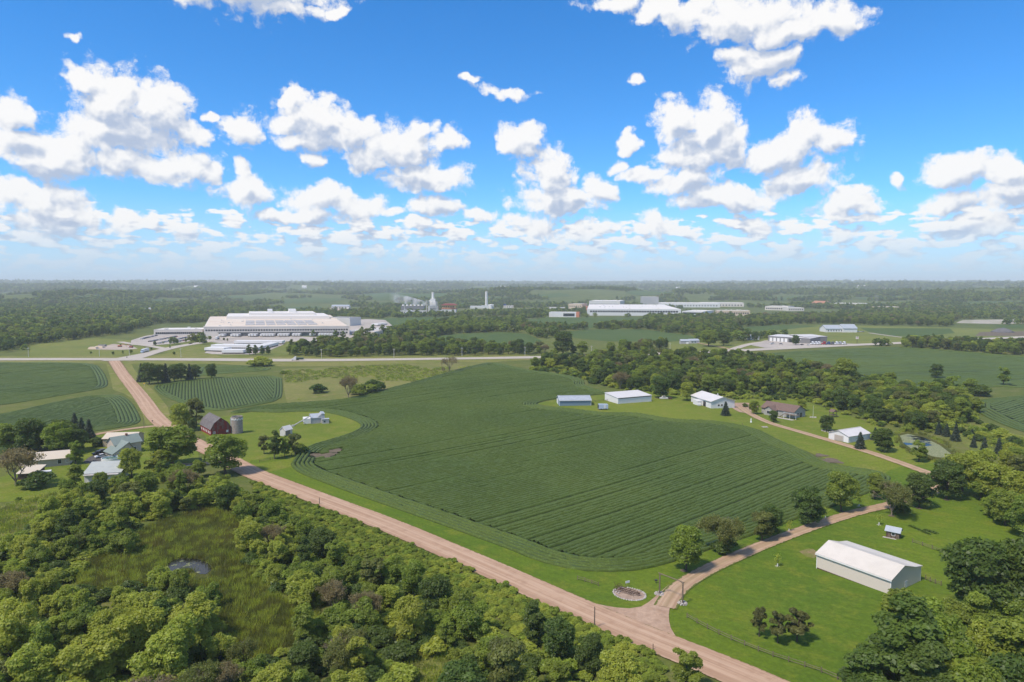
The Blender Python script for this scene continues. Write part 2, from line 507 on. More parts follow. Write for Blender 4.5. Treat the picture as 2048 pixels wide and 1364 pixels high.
# ------------------------------------------------------------------ the ground sheet
def build_ground():
    r = np.concatenate([[6, 20, 32], 42 * 1.0235 ** np.arange(262)])
    r = r[r < 17500]
    na = 300
    a = np.linspace(0, 2 * math.pi, na, endpoint=False)
    X = np.outer(r, np.sin(a)); Y = np.outer(r, np.cos(a))
    V = np.column_stack([X.ravel(), Y.ravel(), height(X, Y).ravel()])
    i, j = np.meshgrid(np.arange(len(r) - 1), np.arange(na), indexing='ij')
    j2 = (j + 1) % na
    q = np.stack([i*na + j, i*na + j2, (i+1)*na + j2, (i+1)*na + j], -1).reshape(-1, 4)[:, ::-1]
    m = bpy.data.materials.new('countryside'); m.use_nodes = True
    nt = m.node_tree; b = nt.nodes['Principled BSDF']
    b.inputs['Roughness'].default_value = 1.0; b.inputs['Specular IOR Level'].default_value = 0.1
    pos = N(nt, 'ShaderNodeNewGeometry').outputs['Position']
    flat = VM(nt, 'MULTIPLY', pos, (1, 1, 0))
    nz = lambda s, d=5.0: N(nt, 'ShaderNodeTexNoise', {'Vector': flat, 'Scale': s, 'Detail': d, 'Roughness': 0.62}).outputs[0]
    n1, n2, n3 = nz(0.012), nz(0.11), nz(0.9)
    c = mixc(nt, sstep(nt, n1, 0.35, 0.65), (0.135, 0.150, 0.032, 1), (0.095, 0.125, 0.028, 1))
    c = mixc(nt, M(nt, 'MULTIPLY', sstep(nt, n2, 0.46, 0.7), 0.7), c, (0.17, 0.16, 0.062, 1))
    c = mixc(nt, M(nt, 'MULTIPLY', sstep(nt, n3, 0.5, 0.72), 0.6), c, (0.045, 0.065, 0.018, 1))
    # beyond the neighbourhood: woods with a patchwork of fields
    cells = N(nt, 'ShaderNodeTexVoronoi', {'Vector': VM(nt, 'MULTIPLY', flat, (0.0021, 0.0013, 0)), 'Scale': 1.0}, voronoi_dimensions='2D')
    cs = N(nt, 'ShaderNodeSeparateColor', {0: cells.outputs['Color']})
    fieldc = mixc(nt, cs.outputs[1], (0.080, 0.115, 0.030, 1), (0.20, 0.19, 0.08, 1))
    woods = mixc(nt, sstep(nt, nz(0.02), 0.35, 0.65), (0.080, 0.105, 0.026, 1), (0.110, 0.135, 0.036, 1))
    isfield = M(nt, 'MULTIPLY', sstep(nt, cs.outputs[0], 0.80, 0.82), sstep(nt, nz(0.0016, 3.0), 0.42, 0.5))
    farc = mixc(nt, isfield, woods, fieldc)
    D = VM(nt, 'LENGTH', flat)
    c = mixc(nt, sstep(nt, D, 1050, 1350), c, farc)
    nt.links.new(c, b.inputs['Base Color'])
    bp = N(nt, 'ShaderNodeBump', {'Strength': 0.6, 'Distance': 0.5, 'Height': nz(0.8, 6.0)})
    nt.links.new(bp.outputs[0], b.inputs['Normal'])
    structure(add('ground', np_mesh('ground', V, q, m, smooth=True)))
build_ground()

LAWN = ground_mat('mown_grass', [(0.108, 0.160, 0.011), (0.082, 0.138, 0.011), (0.150, 0.175, 0.018)], mow=(-38, 1.6, 0.06), bump=0.6)
LAWN2 = ground_mat('yard_grass', [(0.150, 0.185, 0.018), (0.118, 0.162, 0.015), (0.195, 0.190, 0.038)], mow=(20, 1.8, 0.05), bump=0.6)
ROUGH = ground_mat('rough_meadow', [(0.190, 0.190, 0.050), (0.145, 0.160, 0.038), (0.25, 0.205, 0.085), (0.085, 0.100, 0.026)], scales=(0.03, 0.12, 0.55), bump=0.9, bscale=0.8)
VERGE = ground_mat('verge_grass', [(0.190, 0.190, 0.045), (0.150, 0.170, 0.030), (0.250, 0.205, 0.090)], scales=(0.02, 0.1, 0.6), bump=0.6)
MARSH = ground_mat('marsh', [(0.075, 0.090, 0.018), (0.095, 0.092, 0.020), (0.055, 0.076, 0.017), (0.035, 0.045, 0.011)], scales=(0.05, 0.2, 1.5), bump=0.9)
SOYBED = ground_mat('soybean_ground', [(0.018, 0.028, 0.009), (0.014, 0.024, 0.008), (0.024, 0.032, 0.011)], bump=0.4)
CROP = ground_mat('far_crop', [(0.070, 0.110, 0.026), (0.058, 0.098, 0.022), (0.085, 0.120, 0.030)], scales=(0.008, 0.05, 0.5), mow=(15, 3.0, 0.16), bump=0.6)
PASTURE = ground_mat('pasture', [(0.160, 0.180, 0.034), (0.125, 0.155, 0.030), (0.195, 0.180, 0.052)], scales=(0.01, 0.06, 0.4), bump=0.5)
BARE = ground_mat('bare_soil', [(0.17, 0.13, 0.095), (0.13, 0.10, 0.07), (0.10, 0.10, 0.045)], scales=(0.3, 0.9, 3.0), bump=0.4)
LOT = ground_mat('concrete_lot', [(0.39, 0.345, 0.30), (0.45, 0.40, 0.35), (0.34, 0.30, 0.265)], scales=(0.01, 0.05, 0.3), bump=0.05)

def road_mat(name, base, light, dark, tracks, edge):
    m = bpy.data.materials.new(name); m.use_nodes = True
    nt = m.node_tree; b = nt.nodes['Principled BSDF']
    b.inputs['Roughness'].default_value = 0.95; b.inputs['Specular IOR Level'].default_value = 0.15
    uv = N(nt, 'ShaderNodeUVMap', uv_map='along').outputs[0]
    s = N(nt, 'ShaderNodeSeparateXYZ', {0: uv})
    st = VM(nt, 'MULTIPLY', uv, (1.0, 0.022, 0))
    n1 = N(nt, 'ShaderNodeTexNoise', {'Vector': st, 'Scale': 1.5, 'Detail': 5.0, 'Roughness': 0.6}).outputs[0]
    n2 = N(nt, 'ShaderNodeTexNoise', {'Vector': uv, 'Scale': 0.25, 'Detail': 6.0, 'Roughness': 0.7}).outputs[0]
    c = mixc(nt, sstep(nt, n1, 0.40, 0.60), (*base, 1), (*light, 1))
    n4 = N(nt, 'ShaderNodeTexNoise', {'Vector': VM(nt, 'MULTIPLY', uv, (1.0, 0.008, 0)), 'Scale': 0.9, 'Detail': 3.0, 'Roughness': 0.5}).outputs[0]
    c = mixc(nt, M(nt, 'MULTIPLY', sstep(nt, n4, 0.52, 0.60), 0.55), c, (*dark, 1))
    c = mixc(nt, M(nt, 'MULTIPLY', sstep(nt, n2, 0.45, 0.70), 0.6), c, (*dark, 1))
    if tracks:
        x = M(nt, 'ADD', M(nt, 'ABSOLUTE', s.outputs[0]), M(nt, 'MULTIPLY', M(nt, 'SUBTRACT', n2, 0.5), 0.5))
        t = M(nt, 'ABSOLUTE', M(nt, 'SUBTRACT', x, tracks[0]))
        c = mixc(nt, M(nt, 'MULTIPLY', sstep(nt, t, tracks[1], tracks[1] * 0.3), tracks[3]), c, (*tracks[2], 1))
        if edge:
            n3 = N(nt, 'ShaderNodeTexNoise', {'Vector': uv, 'Scale': 0.8, 'Detail': 4.0}).outputs[0]
            e = M(nt, 'ADD', M(nt, 'ABSOLUTE', s.outputs[0]), M(nt, 'MULTIPLY', M(nt, 'SUBTRACT', n3, 0.5), edge[2]))
            c = mixc(nt, sstep(nt, e, edge[0], edge[0] + 0.25), c, (*edge[1], 1))
    nt.links.new(c, b.inputs['Base Color'])
    bp = N(nt, 'ShaderNodeBump', {'Strength': 0.3, 'Distance': 0.1, 'Height': N(nt, 'ShaderNodeTexNoise', {'Vector': uv, 'Scale': 2.0, 'Detail': 6.0}).outputs[0]})
    nt.links.new(bp.outputs[0], b.inputs['Normal'])
    return m
GRAVEL = road_mat('pink_gravel', (0.40, 0.255, 0.165), (0.48, 0.325, 0.22), (0.31, 0.19, 0.12), (1.5, 0.75, (0.51, 0.355, 0.245), 0.6), (4.3, (0.16, 0.13, 0.05), 1.6))
DRIVE = road_mat('drive_gravel', (0.39, 0.26, 0.165), (0.46, 0.325, 0.215), (0.30, 0.195, 0.12), (0.0, 0.7, (0.22, 0.17, 0.075), 0.35), (2.0, (0.11, 0.13, 0.03), 1.2))
HIGH = road_mat('highway_concrete', (0.42, 0.37, 0.31), (0.49, 0.44, 0.37), (0.36, 0.32, 0.27), None, None)

# ------------------------------------------------------------------ roads
MAIN_ROAD = road('gravel_road', [(228,722),(245,748),(268,776),(290,804),(304,826),(322,846),(352,866),(392,888),(425,904),(462,923),(500,944),(525,955),(640,999),(768,1046),(896,1101),(1024,1157),(1124,1203),(1280,1271),(1430,1330),(1540,1377),(1760,1480)], [12, 9.5, 9.0, 9.0, 9.0, 9.0, 9.0], GRAVEL, 0.22)
DRIVEWAY = road('driveway', [(1330,1216),(1352,1178),(1400,1148),(1440,1128),(1536,1086),(1640,1048),(1722,1022),(1785,1010),(1830,994),(1872,984),(1888,966),(1872,952),(1841,941),(1770,915),(1700,893),(1600,864),(1536,846),(1496,826),(1480,814)], [5.2, 5.0, 4.6, 4.6, 4.8, 4.6, 4.4, 4.4, 4.4, 5.0], DRIVE, 0.20, step=4.0)
road('farm_track', [(330,851),(290,854),(240,861),(195,868),(150,880)], 4.0, DRIVE, 0.20, step=5.0)
road('farm_driveway', [(438,912),(420,928),(385,931),(350,930)], 4.5, DRIVE, 0.20, step=4.0)
HIGHWAY = road('highway', [(-300,719),(0,719),(120,718.5),(290,719),(440,719.5),(600,721),(768,720),(940,717),(1050,715),(1200,712),(1344,706),(1400,705),(1536,698.5),(1661,692),(1786,687),(1900,681),(2100,672)], 20, HIGH, 0.30, step=20.0, crown=0.15)
road('factory_road', [(235,722),(262,716),(292,709),(325,700),(362,692),(400,686),(440,679),(470,674)], [30, 16, 14, 14, 16], HIGH, 0.34, step=10.0)
road('office_road', [(330,698),(300,692),(262,688),(240,684)], 9, HIGH, 0.32, step=10.0)
road('business_road', [(1440,708),(1470,697),(1500,688),(1530,684)], 10, HIGH, 0.34, step=10.0)
road('church_road', [(1738,666),(1780,672),(1836,679)], 6, HIGH, 0.30, step=14.0)
road('house_lane', [(1475,704),(1450,696),(1425,692),(1395,686)], 5, DRIVE, 0.34, step=10.0)
patch('junction_gravel', W2([(1090,1180),(1180,1206),(1215,1214),(1250,1219),(1280,1216),(1300,1204),(1322,1184),(1342,1167),(1372,1166),(1368,1182),(1350,1200),(1340,1212),(1337,1235),(1340,1255),(1350,1272),(1366,1288),(1392,1300),(1330,1300),(1260,1268),(1160,1222)]),
      ground_mat('junction_dirt', [(0.37, 0.245, 0.165), (0.44, 0.305, 0.215), (0.29, 0.185, 0.12)], scales=(0.12, 0.5, 2.0), bump=0.2), 0.19, grid=5, edge=3)
patch('parking_court', W2([(1458,806),(1500,806),(1520,812),(1500,826),(1482,826),(1466,818)]), ground_mat('court_gravel', [(0.36, 0.24, 0.17), (0.42, 0.29, 0.21), (0.3, 0.2, 0.14)], bump=0.2), 0.16, grid=8, edge=4)

# ------------------------------------------------------------------ grass sheets
patch('mown_lawn', W2([(500,915),(560,895),(620,880),(760,960),(1240,1110),(1420,1080),(1700,985),(1790,935),(1880,925),(1990,960),(2060,1010),(2120,1200),(2120,1420),(1700,1450),(1560,1400),(1430,1330),(1290,1278),(1200,1238),(1020,1160),(760,1046),(600,984),(500,944)]), LAWN, 0.06, open_=False)
patch('farmyard_lawn', W2([(395,850),(440,834),(500,824),(560,826),(640,818),(690,830),(722,845),(728,852),(700,866),(650,885),(605,910),(580,935),(520,948),(470,925),(425,895)]), LAWN2, 0.07, open_=False)
patch('homestead_lawn', W2([(1072,808),(1100,801),(1220,788),(1300,778),(1380,795),(1460,800),(1520,796),(1600,798),(1640,813),(1720,838),(1780,862),(1850,900),(1900,930),(1900,980),(1841,965),(1780,955),(1740,940),(1680,930),(1620,905),(1545,877),(1500,857),(1400,842),(1310,834),(1200,827)]), LAWN2, 0.05, open_=False)
patch('garden_lawn', W2([(195,868),(250,862),(330,850),(395,890),(400,935),(330,960),(250,985),(130,985),(60,1000),(-60,1010),(-60,975),(30,945),(130,915)]), LAWN2, 0.06, open_=False)
patch('road_verge', W2([(212,726),(222,760),(226,780),(246,786),(268,800),(286,830),(292,850),(345,850),(336,815),(316,790),(285,760),(268,738),(262,727)]), VERGE, 0.06)
patch('highway_verge', W2([(-300,725),(200,727),(240,729),(300,727),(430,728),(560,733),(700,732),(960,724),(1060,720),(1060,711),(940,711),(700,714),(440,713),(420,705),(380,698),(300,712),(200,712),(-300,713)]), VERGE, 0.08)
patch('meadow', W2([(565,738),(700,732),(930,725),(1010,722),(960,729),(900,746),(830,764),(770,778),(710,796),(640,804),(575,808),(568,780)]), ROUGH, 0.06)
patch('roadside_field', W2([(60,690),(140,682),(190,676),(260,680),(290,695),(290,710),(200,713),(60,713)]), PASTURE, 0.06)
patch('business_lawn', W2([(300,690),(400,676),(480,690),(580,680),(640,690),(700,706),(560,712),(440,712),(410,702),(330,706)]), PASTURE, 0.06, open_=False)
patch('highway_pasture', W2([(1335,684),(1400,680),(1470,690),(1540,676),(1660,672),(1760,676),(1790,685),(1661,690),(1536,696),(1400,702),(1340,702)]), PASTURE, 0.06)
patch('church_pasture', W2([(1470,668),(1530,655),(1650,650),(1900,655),(2060,662),(2100,676),(1850,681),(1790,686),(1760,677),(1660,671),(1540,674)]), PASTURE, 0.05)
patch('marsh', W2([(480,1030),(474,1080),(505,1140),(545,1195),(640,1225),(625,1270),(520,1320),(440,1290),(420,1210),(330,1175),(190,1195),(140,1155),(200,1105),(330,1040),(420,1018)]), MARSH, 0.06, open_=False, grid=6, edge=4)
patch('wood_clearing', W2([(790,1330),(830,1300),(880,1305),(930,1340),(960,1400),(840,1400)]), ROUGH, 0.06, grid=6, edge=4)
patch('old_pasture', W2([(-60,1040),(10,1010),(110,985),(120,1020),(60,1060),(20,1110),(-60,1130)]), ROUGH, 0.07, grid=6, edge=4)
patch('pond_bank', W2([(1880,845),(1960,850),(2060,875),(2060,930),(1990,915),(1940,900)]), PASTURE, 0.05, open_=False)
patch('gravel_yard', W2([(1912,646),(1925,640),(2110,637),(2110,645),(2000,648)]), ground_mat('quarry', [(0.42, 0.38, 0.33), (0.36, 0.33, 0.26), (0.16, 0.17, 0.07)], scales=(0.01, 0.04, 0.2), bump=0.1), 0.06)
patch('lily_pond_bed', W2([(1795,868),(1815,864),(1850,872),(1885,888),(1912,908),(1905,922),(1870,922),(1820,905),(1800,888)]), MARSH, 0.08, grid=6, edge=4)
def pond(name, px, green):
    m = bpy.data.materials.new(name); m.use_nodes = True
    nt = m.node_tree; b = nt.nodes['Principled BSDF']
    pos = N(nt, 'ShaderNodeNewGeometry').outputs['Position']
    n1 = N(nt, 'ShaderNodeTexNoise', {'Vector': pos, 'Scale': 0.10 if green else 0.5, 'Detail': 5.0}).outputs[0]
    f = sstep(nt, n1, *((0.40, 0.46) if green else (0.60, 0.63)))
    n2 = N(nt, 'ShaderNodeTexNoise', {'Vector': pos, 'Scale': 1.6, 'Detail': 3.0}).outputs[0]
    scum = mixc(nt, sstep(nt, n2, 0.35, 0.65), (0.14, 0.17, 0.06, 1), (0.27, 0.27, 0.15, 1))
    nt.links.new(mixc(nt, f, (0.012, 0.012, 0.010, 1), scum), b.inputs['Base Color'])
    nt.links.new(M(nt, 'MULTIPLY_ADD', f, 0.75, 0.16), b.inputs['Roughness'])
    return patch(name, W2(px), m, 0.12, grid=5, edge=2)
patch('quarry_edge', W2([(1950,672),(1960,664),(2110,661),(2110,670),(2040,672)]), BARE, 0.07)
pond('pond', [(318,1148),(329,1131),(348,1120),(372,1117),(400,1119),(420,1130),(425,1139),(410,1151),(392,1147),(384,1138),(370,1136),(360,1144),(356,1157),(326,1160)], False)
pond('lily_pond', [(1800,872),(1816,868),(1850,876),(1880,891),(1902,908),(1896,917),(1868,914),(1826,900),(1806,886)], True)

patch('worn_ground', W2([(1598,1103),(1622,1096),(1634,1104),(1632,1118),(1612,1114)]), ground_mat('worn_grass', [(0.22, 0.17, 0.08), (0.16, 0.17, 0.04), (0.28, 0.20, 0.12)], scales=(0.3, 0.8, 2.5), bump=0.4), 0.10, grid=3, edge=2, open_=False)
# ------------------------------------------------------------------ soybean fields
def soy_mat():
    m = bpy.data.materials.new('soybean_leaves'); m.use_nodes = True
    nt = m.node_tree; b = nt.nodes['Principled BSDF']
    b.inputs['Roughness'].default_value = 0.65; b.inputs['Specular IOR Level'].default_value = 0.25
    pos = N(nt, 'ShaderNodeNewGeometry').outputs['Position']
    nz = lambda s, d=4.0: N(nt, 'ShaderNodeTexNoise', {'Vector': pos, 'Scale': s, 'Detail': d, 'Roughness': 0.6}).outputs[0]
    c = mixc(nt, sstep(nt, nz(0.012), 0.36, 0.64), (0.060, 0.092, 0.011, 1), (0.079, 0.112, 0.014, 1))
    c = mixc(nt, M(nt, 'MULTIPLY', sstep(nt, nz(0.05), 0.5, 0.75), 0.6), c, (0.080, 0.125, 0.020, 1))
    c = mixc(nt, M(nt, 'MULTIPLY', sstep(nt, nz(1.6), 0.5, 0.68), 0.65), c, (0.120, 0.185, 0.038, 1))  # paler speckle: leaf shine painted into the colour
    c = mixc(nt, M(nt, 'MULTIPLY', sstep(nt, nz(2.6), 0.55, 0.7), 0.6), c, (0.020, 0.038, 0.008, 1))
    nt.links.new(c, b.inputs['Base Color'])
    bp = N(nt, 'ShaderNodeBump', {'Strength': 0.9, 'Distance': 0.25, 'Height': nz(2.2, 5.0)})
    nt.links.new(bp.outputs[0], b.inputs['Normal'])
    return m
SOY = soy_mat()
def strips(lines_xy, valid, w, h, hs=None):
    """ridges of foliage along sampled lines: lines_xy (n, m, 2), valid (n, m)"""
    Lx = lines_xy
    t = np.gradient(Lx, axis=1); t /= np.maximum(np.linalg.norm(t, axis=2), 1e-9)[..., None]
    nn = np.stack([-t[..., 1], t[..., 0]], -1)
    n, m = valid.shape
    offs = [(-0.5, 0.0), (-0.40, 0.80), (0.0, 1.0), (0.40, 0.80), (0.5, 0.0)]
    P = []
    for o, z in offs:
        j = rng.normal(0, 0.07, (n, m)) * w
        p = Lx + nn * (o * w + (j if z > 0 else 0 * j))[..., None]
        zz = height(p[..., 0], p[..., 1]) + (h * z * (1 + rng.normal(0, 0.14, (n, m))) * (1 if hs is None else hs) if z > 0 else 0.05)
        P.append(np.concatenate([p, zz[..., None]], -1))
    V = np.stack(P, 2).reshape(-1, 3)
    ok = valid[:, :-1] & valid[:, 1:]
    i, j = np.nonzero(ok)
    base = (i * m + j) * 5; nxt = (i * m + j + 1) * 5
    q = np.concatenate([np.stack([base + k, nxt + k, nxt + k + 1, base + k + 1], 1) for k in range(4)])
    used, inv = np.unique(q, return_inverse=True)
    return V[used], inv.reshape(-1, 4)
def soy_field(px, heading_px, spacing, seg, heads=8, h=0.72, bare=(), bend=0.0, bed=True, lift=0.10, edge=3.0, smooth=1):
    poly = resample(W2(px), edge, smooth=smooth)
    if bed: patch('soybean_field', [Vector(p) for p in poly], SOYBED, lift, grid=12, edge=edge * 1.5)
    a, b = (np.array(G(*p).xy) for p in heading_px)
    d = (b - a) / np.linalg.norm(b - a); nrm = np.array([-d[1], d[0]])
    c = poly.mean(0)
    s = (poly - c) @ d; o = (poly - c) @ nrm
    T = np.arange(s.min() - 30, s.max() + 30, seg)
    O = np.arange(o.min() - 40, o.max() + 40, spacing)
    TT, OO = np.meshgrid(T, O)
    wob = bend * ((TT / 150) ** 2) * 10 + 1.2 * np.sin(TT / 70 + 0.5)
    XY = c + TT[..., None] * d + (OO + wob)[..., None] * nrm
    ok = inside(poly, XY[..., 0], XY[..., 1])
    dd = np.zeros(ok.shape)
    idx = np.nonzero(ok); dd[idx] = dist_to(poly, XY[..., 0][idx], XY[..., 1][idx])
    ok &= dd > (heads - 0.35) * spacing
    BP = [(np.array(G(u, v).xy), r) for u, v, r in bare]
    def cut(X, ok):
        for p, r in BP:
            e = np.hypot(X[..., 0] - p[0], X[..., 1] - p[1])
            ok &= e > r * (0.75 + 0.5 * np.sin(X[..., 0] * 0.7 + X[..., 1]) * np.cos(X[..., 1] * 0.9))
        return ok
    ok = cut(XY, ok)
    # sprayer passes: every few rows one is pressed low for part of its length
    k = np.arange(len(O))[:, None]
    kr = np.random.default_rng(len(O)); rnd = kr.uniform(0, 6.28, len(O))[:, None]; on = (kr.random(len(O)) < 0.22)[:, None]
    amt = np.clip(0.5 + 0.9 * np.sin(TT / 60 + rnd) + 0.5 * np.sin(TT / 23 + 2 * rnd), 0, 1) * on
    low = 1 - 0.62 * amt + 0.10 * np.sin(TT / 37 + k * 0.21) * np.sin(k * 0.13 + 1)
    v1, q1 = strips(XY, ok, spacing * 0.80, h, low)
    vs, qs = [v1], [q1]; n = len(v1)
    t = np.roll(poly, -1, 0) - np.roll(poly, 1, 0); t /= np.linalg.norm(t, axis=1)[:, None]
    area = 0.5 * np.sum(poly[:, 0] * np.roll(poly[:, 1], -1) - poly[:, 1] * np.roll(poly[:, 0], -1))
    inn = np.stack([-t[:, 1], t[:, 0]], 1) * (1 if area > 0 else -1)
    for kk in range(heads):
        off = (kk + 0.5) * spacing
        Lp = poly + inn * off
        Lp = resample(np.vstack([Lp]), seg, closed=True)
        Lp = np.vstack([Lp, Lp[:1]])
        ok2 = inside(poly, Lp[:, 0], Lp[:, 1]) & (dist_to(poly, Lp[:, 0], Lp[:, 1]) > off - 0.35 * spacing)
        ok2 = cut(Lp, ok2)
        v2, q2 = strips(Lp[None], ok2[None], spacing * 0.82, h)
        if len(q2): vs.append(v2); qs.append(q2 + n); n += len(v2)
    V = np.vstack(vs); Q = np.vstack(qs)
    stuff(add('soybean_rows', np_mesh('soybean_rows', V, Q, SOY, smooth=True)))
    for p, r in BP:
        an = np.linspace(0, 2 * math.pi, 18, endpoint=False)
        rr = r * (0.9 + 0.25 * np.sin(3 * an + r) + 0.15 * np.sin(5 * an))
        patch('bare_patch', [Vector((p[0] + q * math.cos(t), p[1] + q * math.sin(t))) for q, t in zip(rr, an)], BARE, lift + 0.05, grid=3, edge=2, open_=False)
    return poly
MAINFIELD = soy_field([(579,932),(588,918),(600,902),(625,890),(660,880),(700,868),(722,856),(722,848),(700,838),(672,829),(640,823),(590,824),(540,826),(505,823),(470,828),(455,826),(500,815),(560,808),(640,803),(690,799),(730,790),(780,777),(830,764),(890,747),(940,733),(985,724),(1020,732),(1060,741),(1110,747),(1150,754),(1170,762),(1168,772),(1195,780),(1225,787),(1180,791),(1108,798),(1076,805),(1070,811),(1110,816),(1150,819),(1200,826),(1270,826),(1310,833),(1350,840),(1400,841),(1450,845),(1500,855),(1530,866),(1550,877),(1585,893),(1615,905),(1636,920),(1676,934),(1735,939),(1772,948),(1786,958),(1770,972),(1730,990),(1660,1016),(1600,1036),(1540,1060),(1480,1080),(1411,1103),(1335,1129),(1290,1140),(1240,1145),(1200,1145),(1160,1142),(1110,1133),(1060,1118),(1024,1101),(900,1056),(800,1021),(700,986),(640,963),(600,948)],
    [(1024,991),(1349,909)], 1.7, 1.3, heads=5, bare=[(648,911,5.5),(670,902,4),(1662,922,4.5),(1642,911,3)], bend=-0.5, edge=4)
soy_field([(-120,724),(0,725),(140,725),(193,728),(208,745),(218,766),(212,775),(190,780),(130,790),(60,802),(0,811),(-120,826)], [(60,772),(200,757)], 2.2, 3.0, heads=3, h=0.42)
soy_field([(-120,850),(0,829),(60,816),(130,800),(190,790),(240,789),(262,802),(278,828),(284,846),(240,856),(190,862),(100,880),(-120,940)], [(40,850),(180,812)], 1.8, 2.2, heads=6, h=0.42)
soy_field([(304,772),(330,768),(400,757),(480,753),(563,750),(566,780),(562,801),(500,813),(440,823),(400,818),(370,810),(345,800),(318,788)], [(440,820),(430,757)], 1.9, 2.4, heads=3, h=0.42)
soy_field([(395,732),(510,730),(556,740),(450,747),(372,754),(385,742)], [(400,745),(540,738)], 4.0, 5.0, heads=2, h=0.42)
soy_field([(1425,713),(1540,706),(1661,699),(1790,693),(1830,696),(1930,703),(2060,714),(2200,725),(2200,760),(2060,778),(1990,772),(1900,785),(1830,790),(1740,768),(1690,750),(1600,738),(1500,726)], [(1560,735),(1900,730)], 4.0, 5.0, heads=3, h=0.42)
soy_field([(1925,806),(1980,797),(2060,790),(2160,786),(2160,900),(2050,866),(1985,842)], [(1960,830),(2048,805)], 2.6, 3.0, heads=4, h=0.42)
for px in ([(865,673),(910,668),(1000,664),(1055,668),(1085,682),(1040,695),(960,692),(870,682)],
           [(1040,640),(1100,635),(1290,635),(1285,650),(1170,657),(1110,657),(1060,658)],
           [(1128,664),(1180,659),(1290,659),(1380,671),(1395,680),(1330,684),(1200,682),(1150,676)],
           [(1720,656),(1900,657),(1910,666),(1850,672),(1790,673),(1740,665)],
           [(1990,650),(2110,648),(2110,658),(2000,656)],
           [(690,640),(780,636),(860,634),(930,640),(890,650),(800,655)],
           [(1470,655),(1560,650),(1640,652),(1560,660),(1480,664)],
           [(455,640),(430,632),(500,628),(545,629)], [(700,607),(840,604),(980,606),(930,612),(760,613)], [(530,603),(610,596),(700,597),(660,606),(570,607)], [(705,594),(800,585),(900,589),(880,600),(760,602)], [(255,604),(330,598),(360,603),(300,609)], [(430,596),(480,591),(530,596),(470,602)], [(60,612),(130,606),(150,612),(90,617)], [(340,616),(400,612),(410,620),(350,624)], [(1040,590),(1120,586),(1150,592),(1080,597)], [(920,598),(1000,594),(1040,599),(960,604)], [(1500,597),(1600,592),(1640,597),(1560,602)], [(1900,606),(2060,602),(2060,612),(1940,614)], [(560,616),(640,612),(650,620),(580,622)], [(140,594),(200,590),(220,595),(160,598)], [(1250,586),(1330,582),(1350,588),(1280,592)], [(1700,596),(1800,591),(1830,596),(1740,601)]):
    patch('crop_field', W2(px), CROP, 0.10 if px[0][1] > 630 else 1.2, grid=30 if px[0][1] > 630 else 60, edge=12 if px[0][1] > 630 else 40)

# ------------------------------------------------------------------ foliage
def leaf_mat(name, cols, var=0.25, patch=None):
    m = bpy.data.materials.new(name); m.use_nodes = True
    nt = m.node_tree; nt.nodes.clear()
    at_ = N(nt, 'ShaderNodeAttribute', attribute_name='tint').outputs['Fac']
    oi = N(nt, 'ShaderNodeObjectInfo').outputs['Random']
    c = mixc(nt, at_, (*cols[0], 1), (*cols[1], 1))
    c = mixc(nt, M(nt, 'MULTIPLY', oi, var * 2.2), c, (*cols[2], 1))
    geo = N(nt, 'ShaderNodeNewGeometry')
    if patch:
        pn = N(nt, 'ShaderNodeTexNoise', {'Vector': geo.outputs['Position'], 'Scale': patch[0], 'Detail': 4.0}).outputs[0]
        c = mixc(nt, sstep(nt, pn, 0.48, 0.66), c, (*patch[1], 1))
    f = M(nt, 'MULTIPLY_ADD', N(nt, 'ShaderNodeTexNoise', {'Vector': geo.outputs['Position'], 'Scale': 1.3, 'Detail': 3.0}).outputs[0], 0.8, 0.6)
    c = mixc(nt, 1.0, c, N(nt, 'ShaderNodeCombineColor', {0: f, 1: f, 2: f}).outputs[0], 'MULTIPLY')
    d = N(nt, 'ShaderNodeBsdfDiffuse', {'Color': c, 'Roughness': 0.5})
    t = N(nt, 'ShaderNodeBsdfTranslucent', {'Color': mixc(nt, 0.5, c, (cols[1][0] * 1.3, cols[1][1] * 1.2, cols[1][2] * 0.6, 1))})
    g = N(nt, 'ShaderNodeBsdfGlossy', {'Color': (0.8, 0.85, 0.8, 1), 'Roughness': 0.5})
    mx = N(nt, 'ShaderNodeMixShader', {0: 0.48, 1: d.outputs[0], 2: t.outputs[0]})
    mx2 = N(nt, 'ShaderNodeMixShader', {0: 0.025, 1: mx.outputs[0], 2: g.outputs[0]})
    o = N(nt, 'ShaderNodeOutputMaterial'); nt.links.new(mx2.outputs[0], o.inputs[0])
    return m
BARK = mat('bark', (0.11, 0.085, 0.065), 0.95, noise=(6, (0.06, 0.048, 0.038), 0.8), bump=(8, 0.6))
PALEBARK = mat('pale_bark', (0.27, 0.215, 0.155), 0.95, noise=(4, (0.16, 0.125, 0.09), 0.8), bump=(8, 0.5))
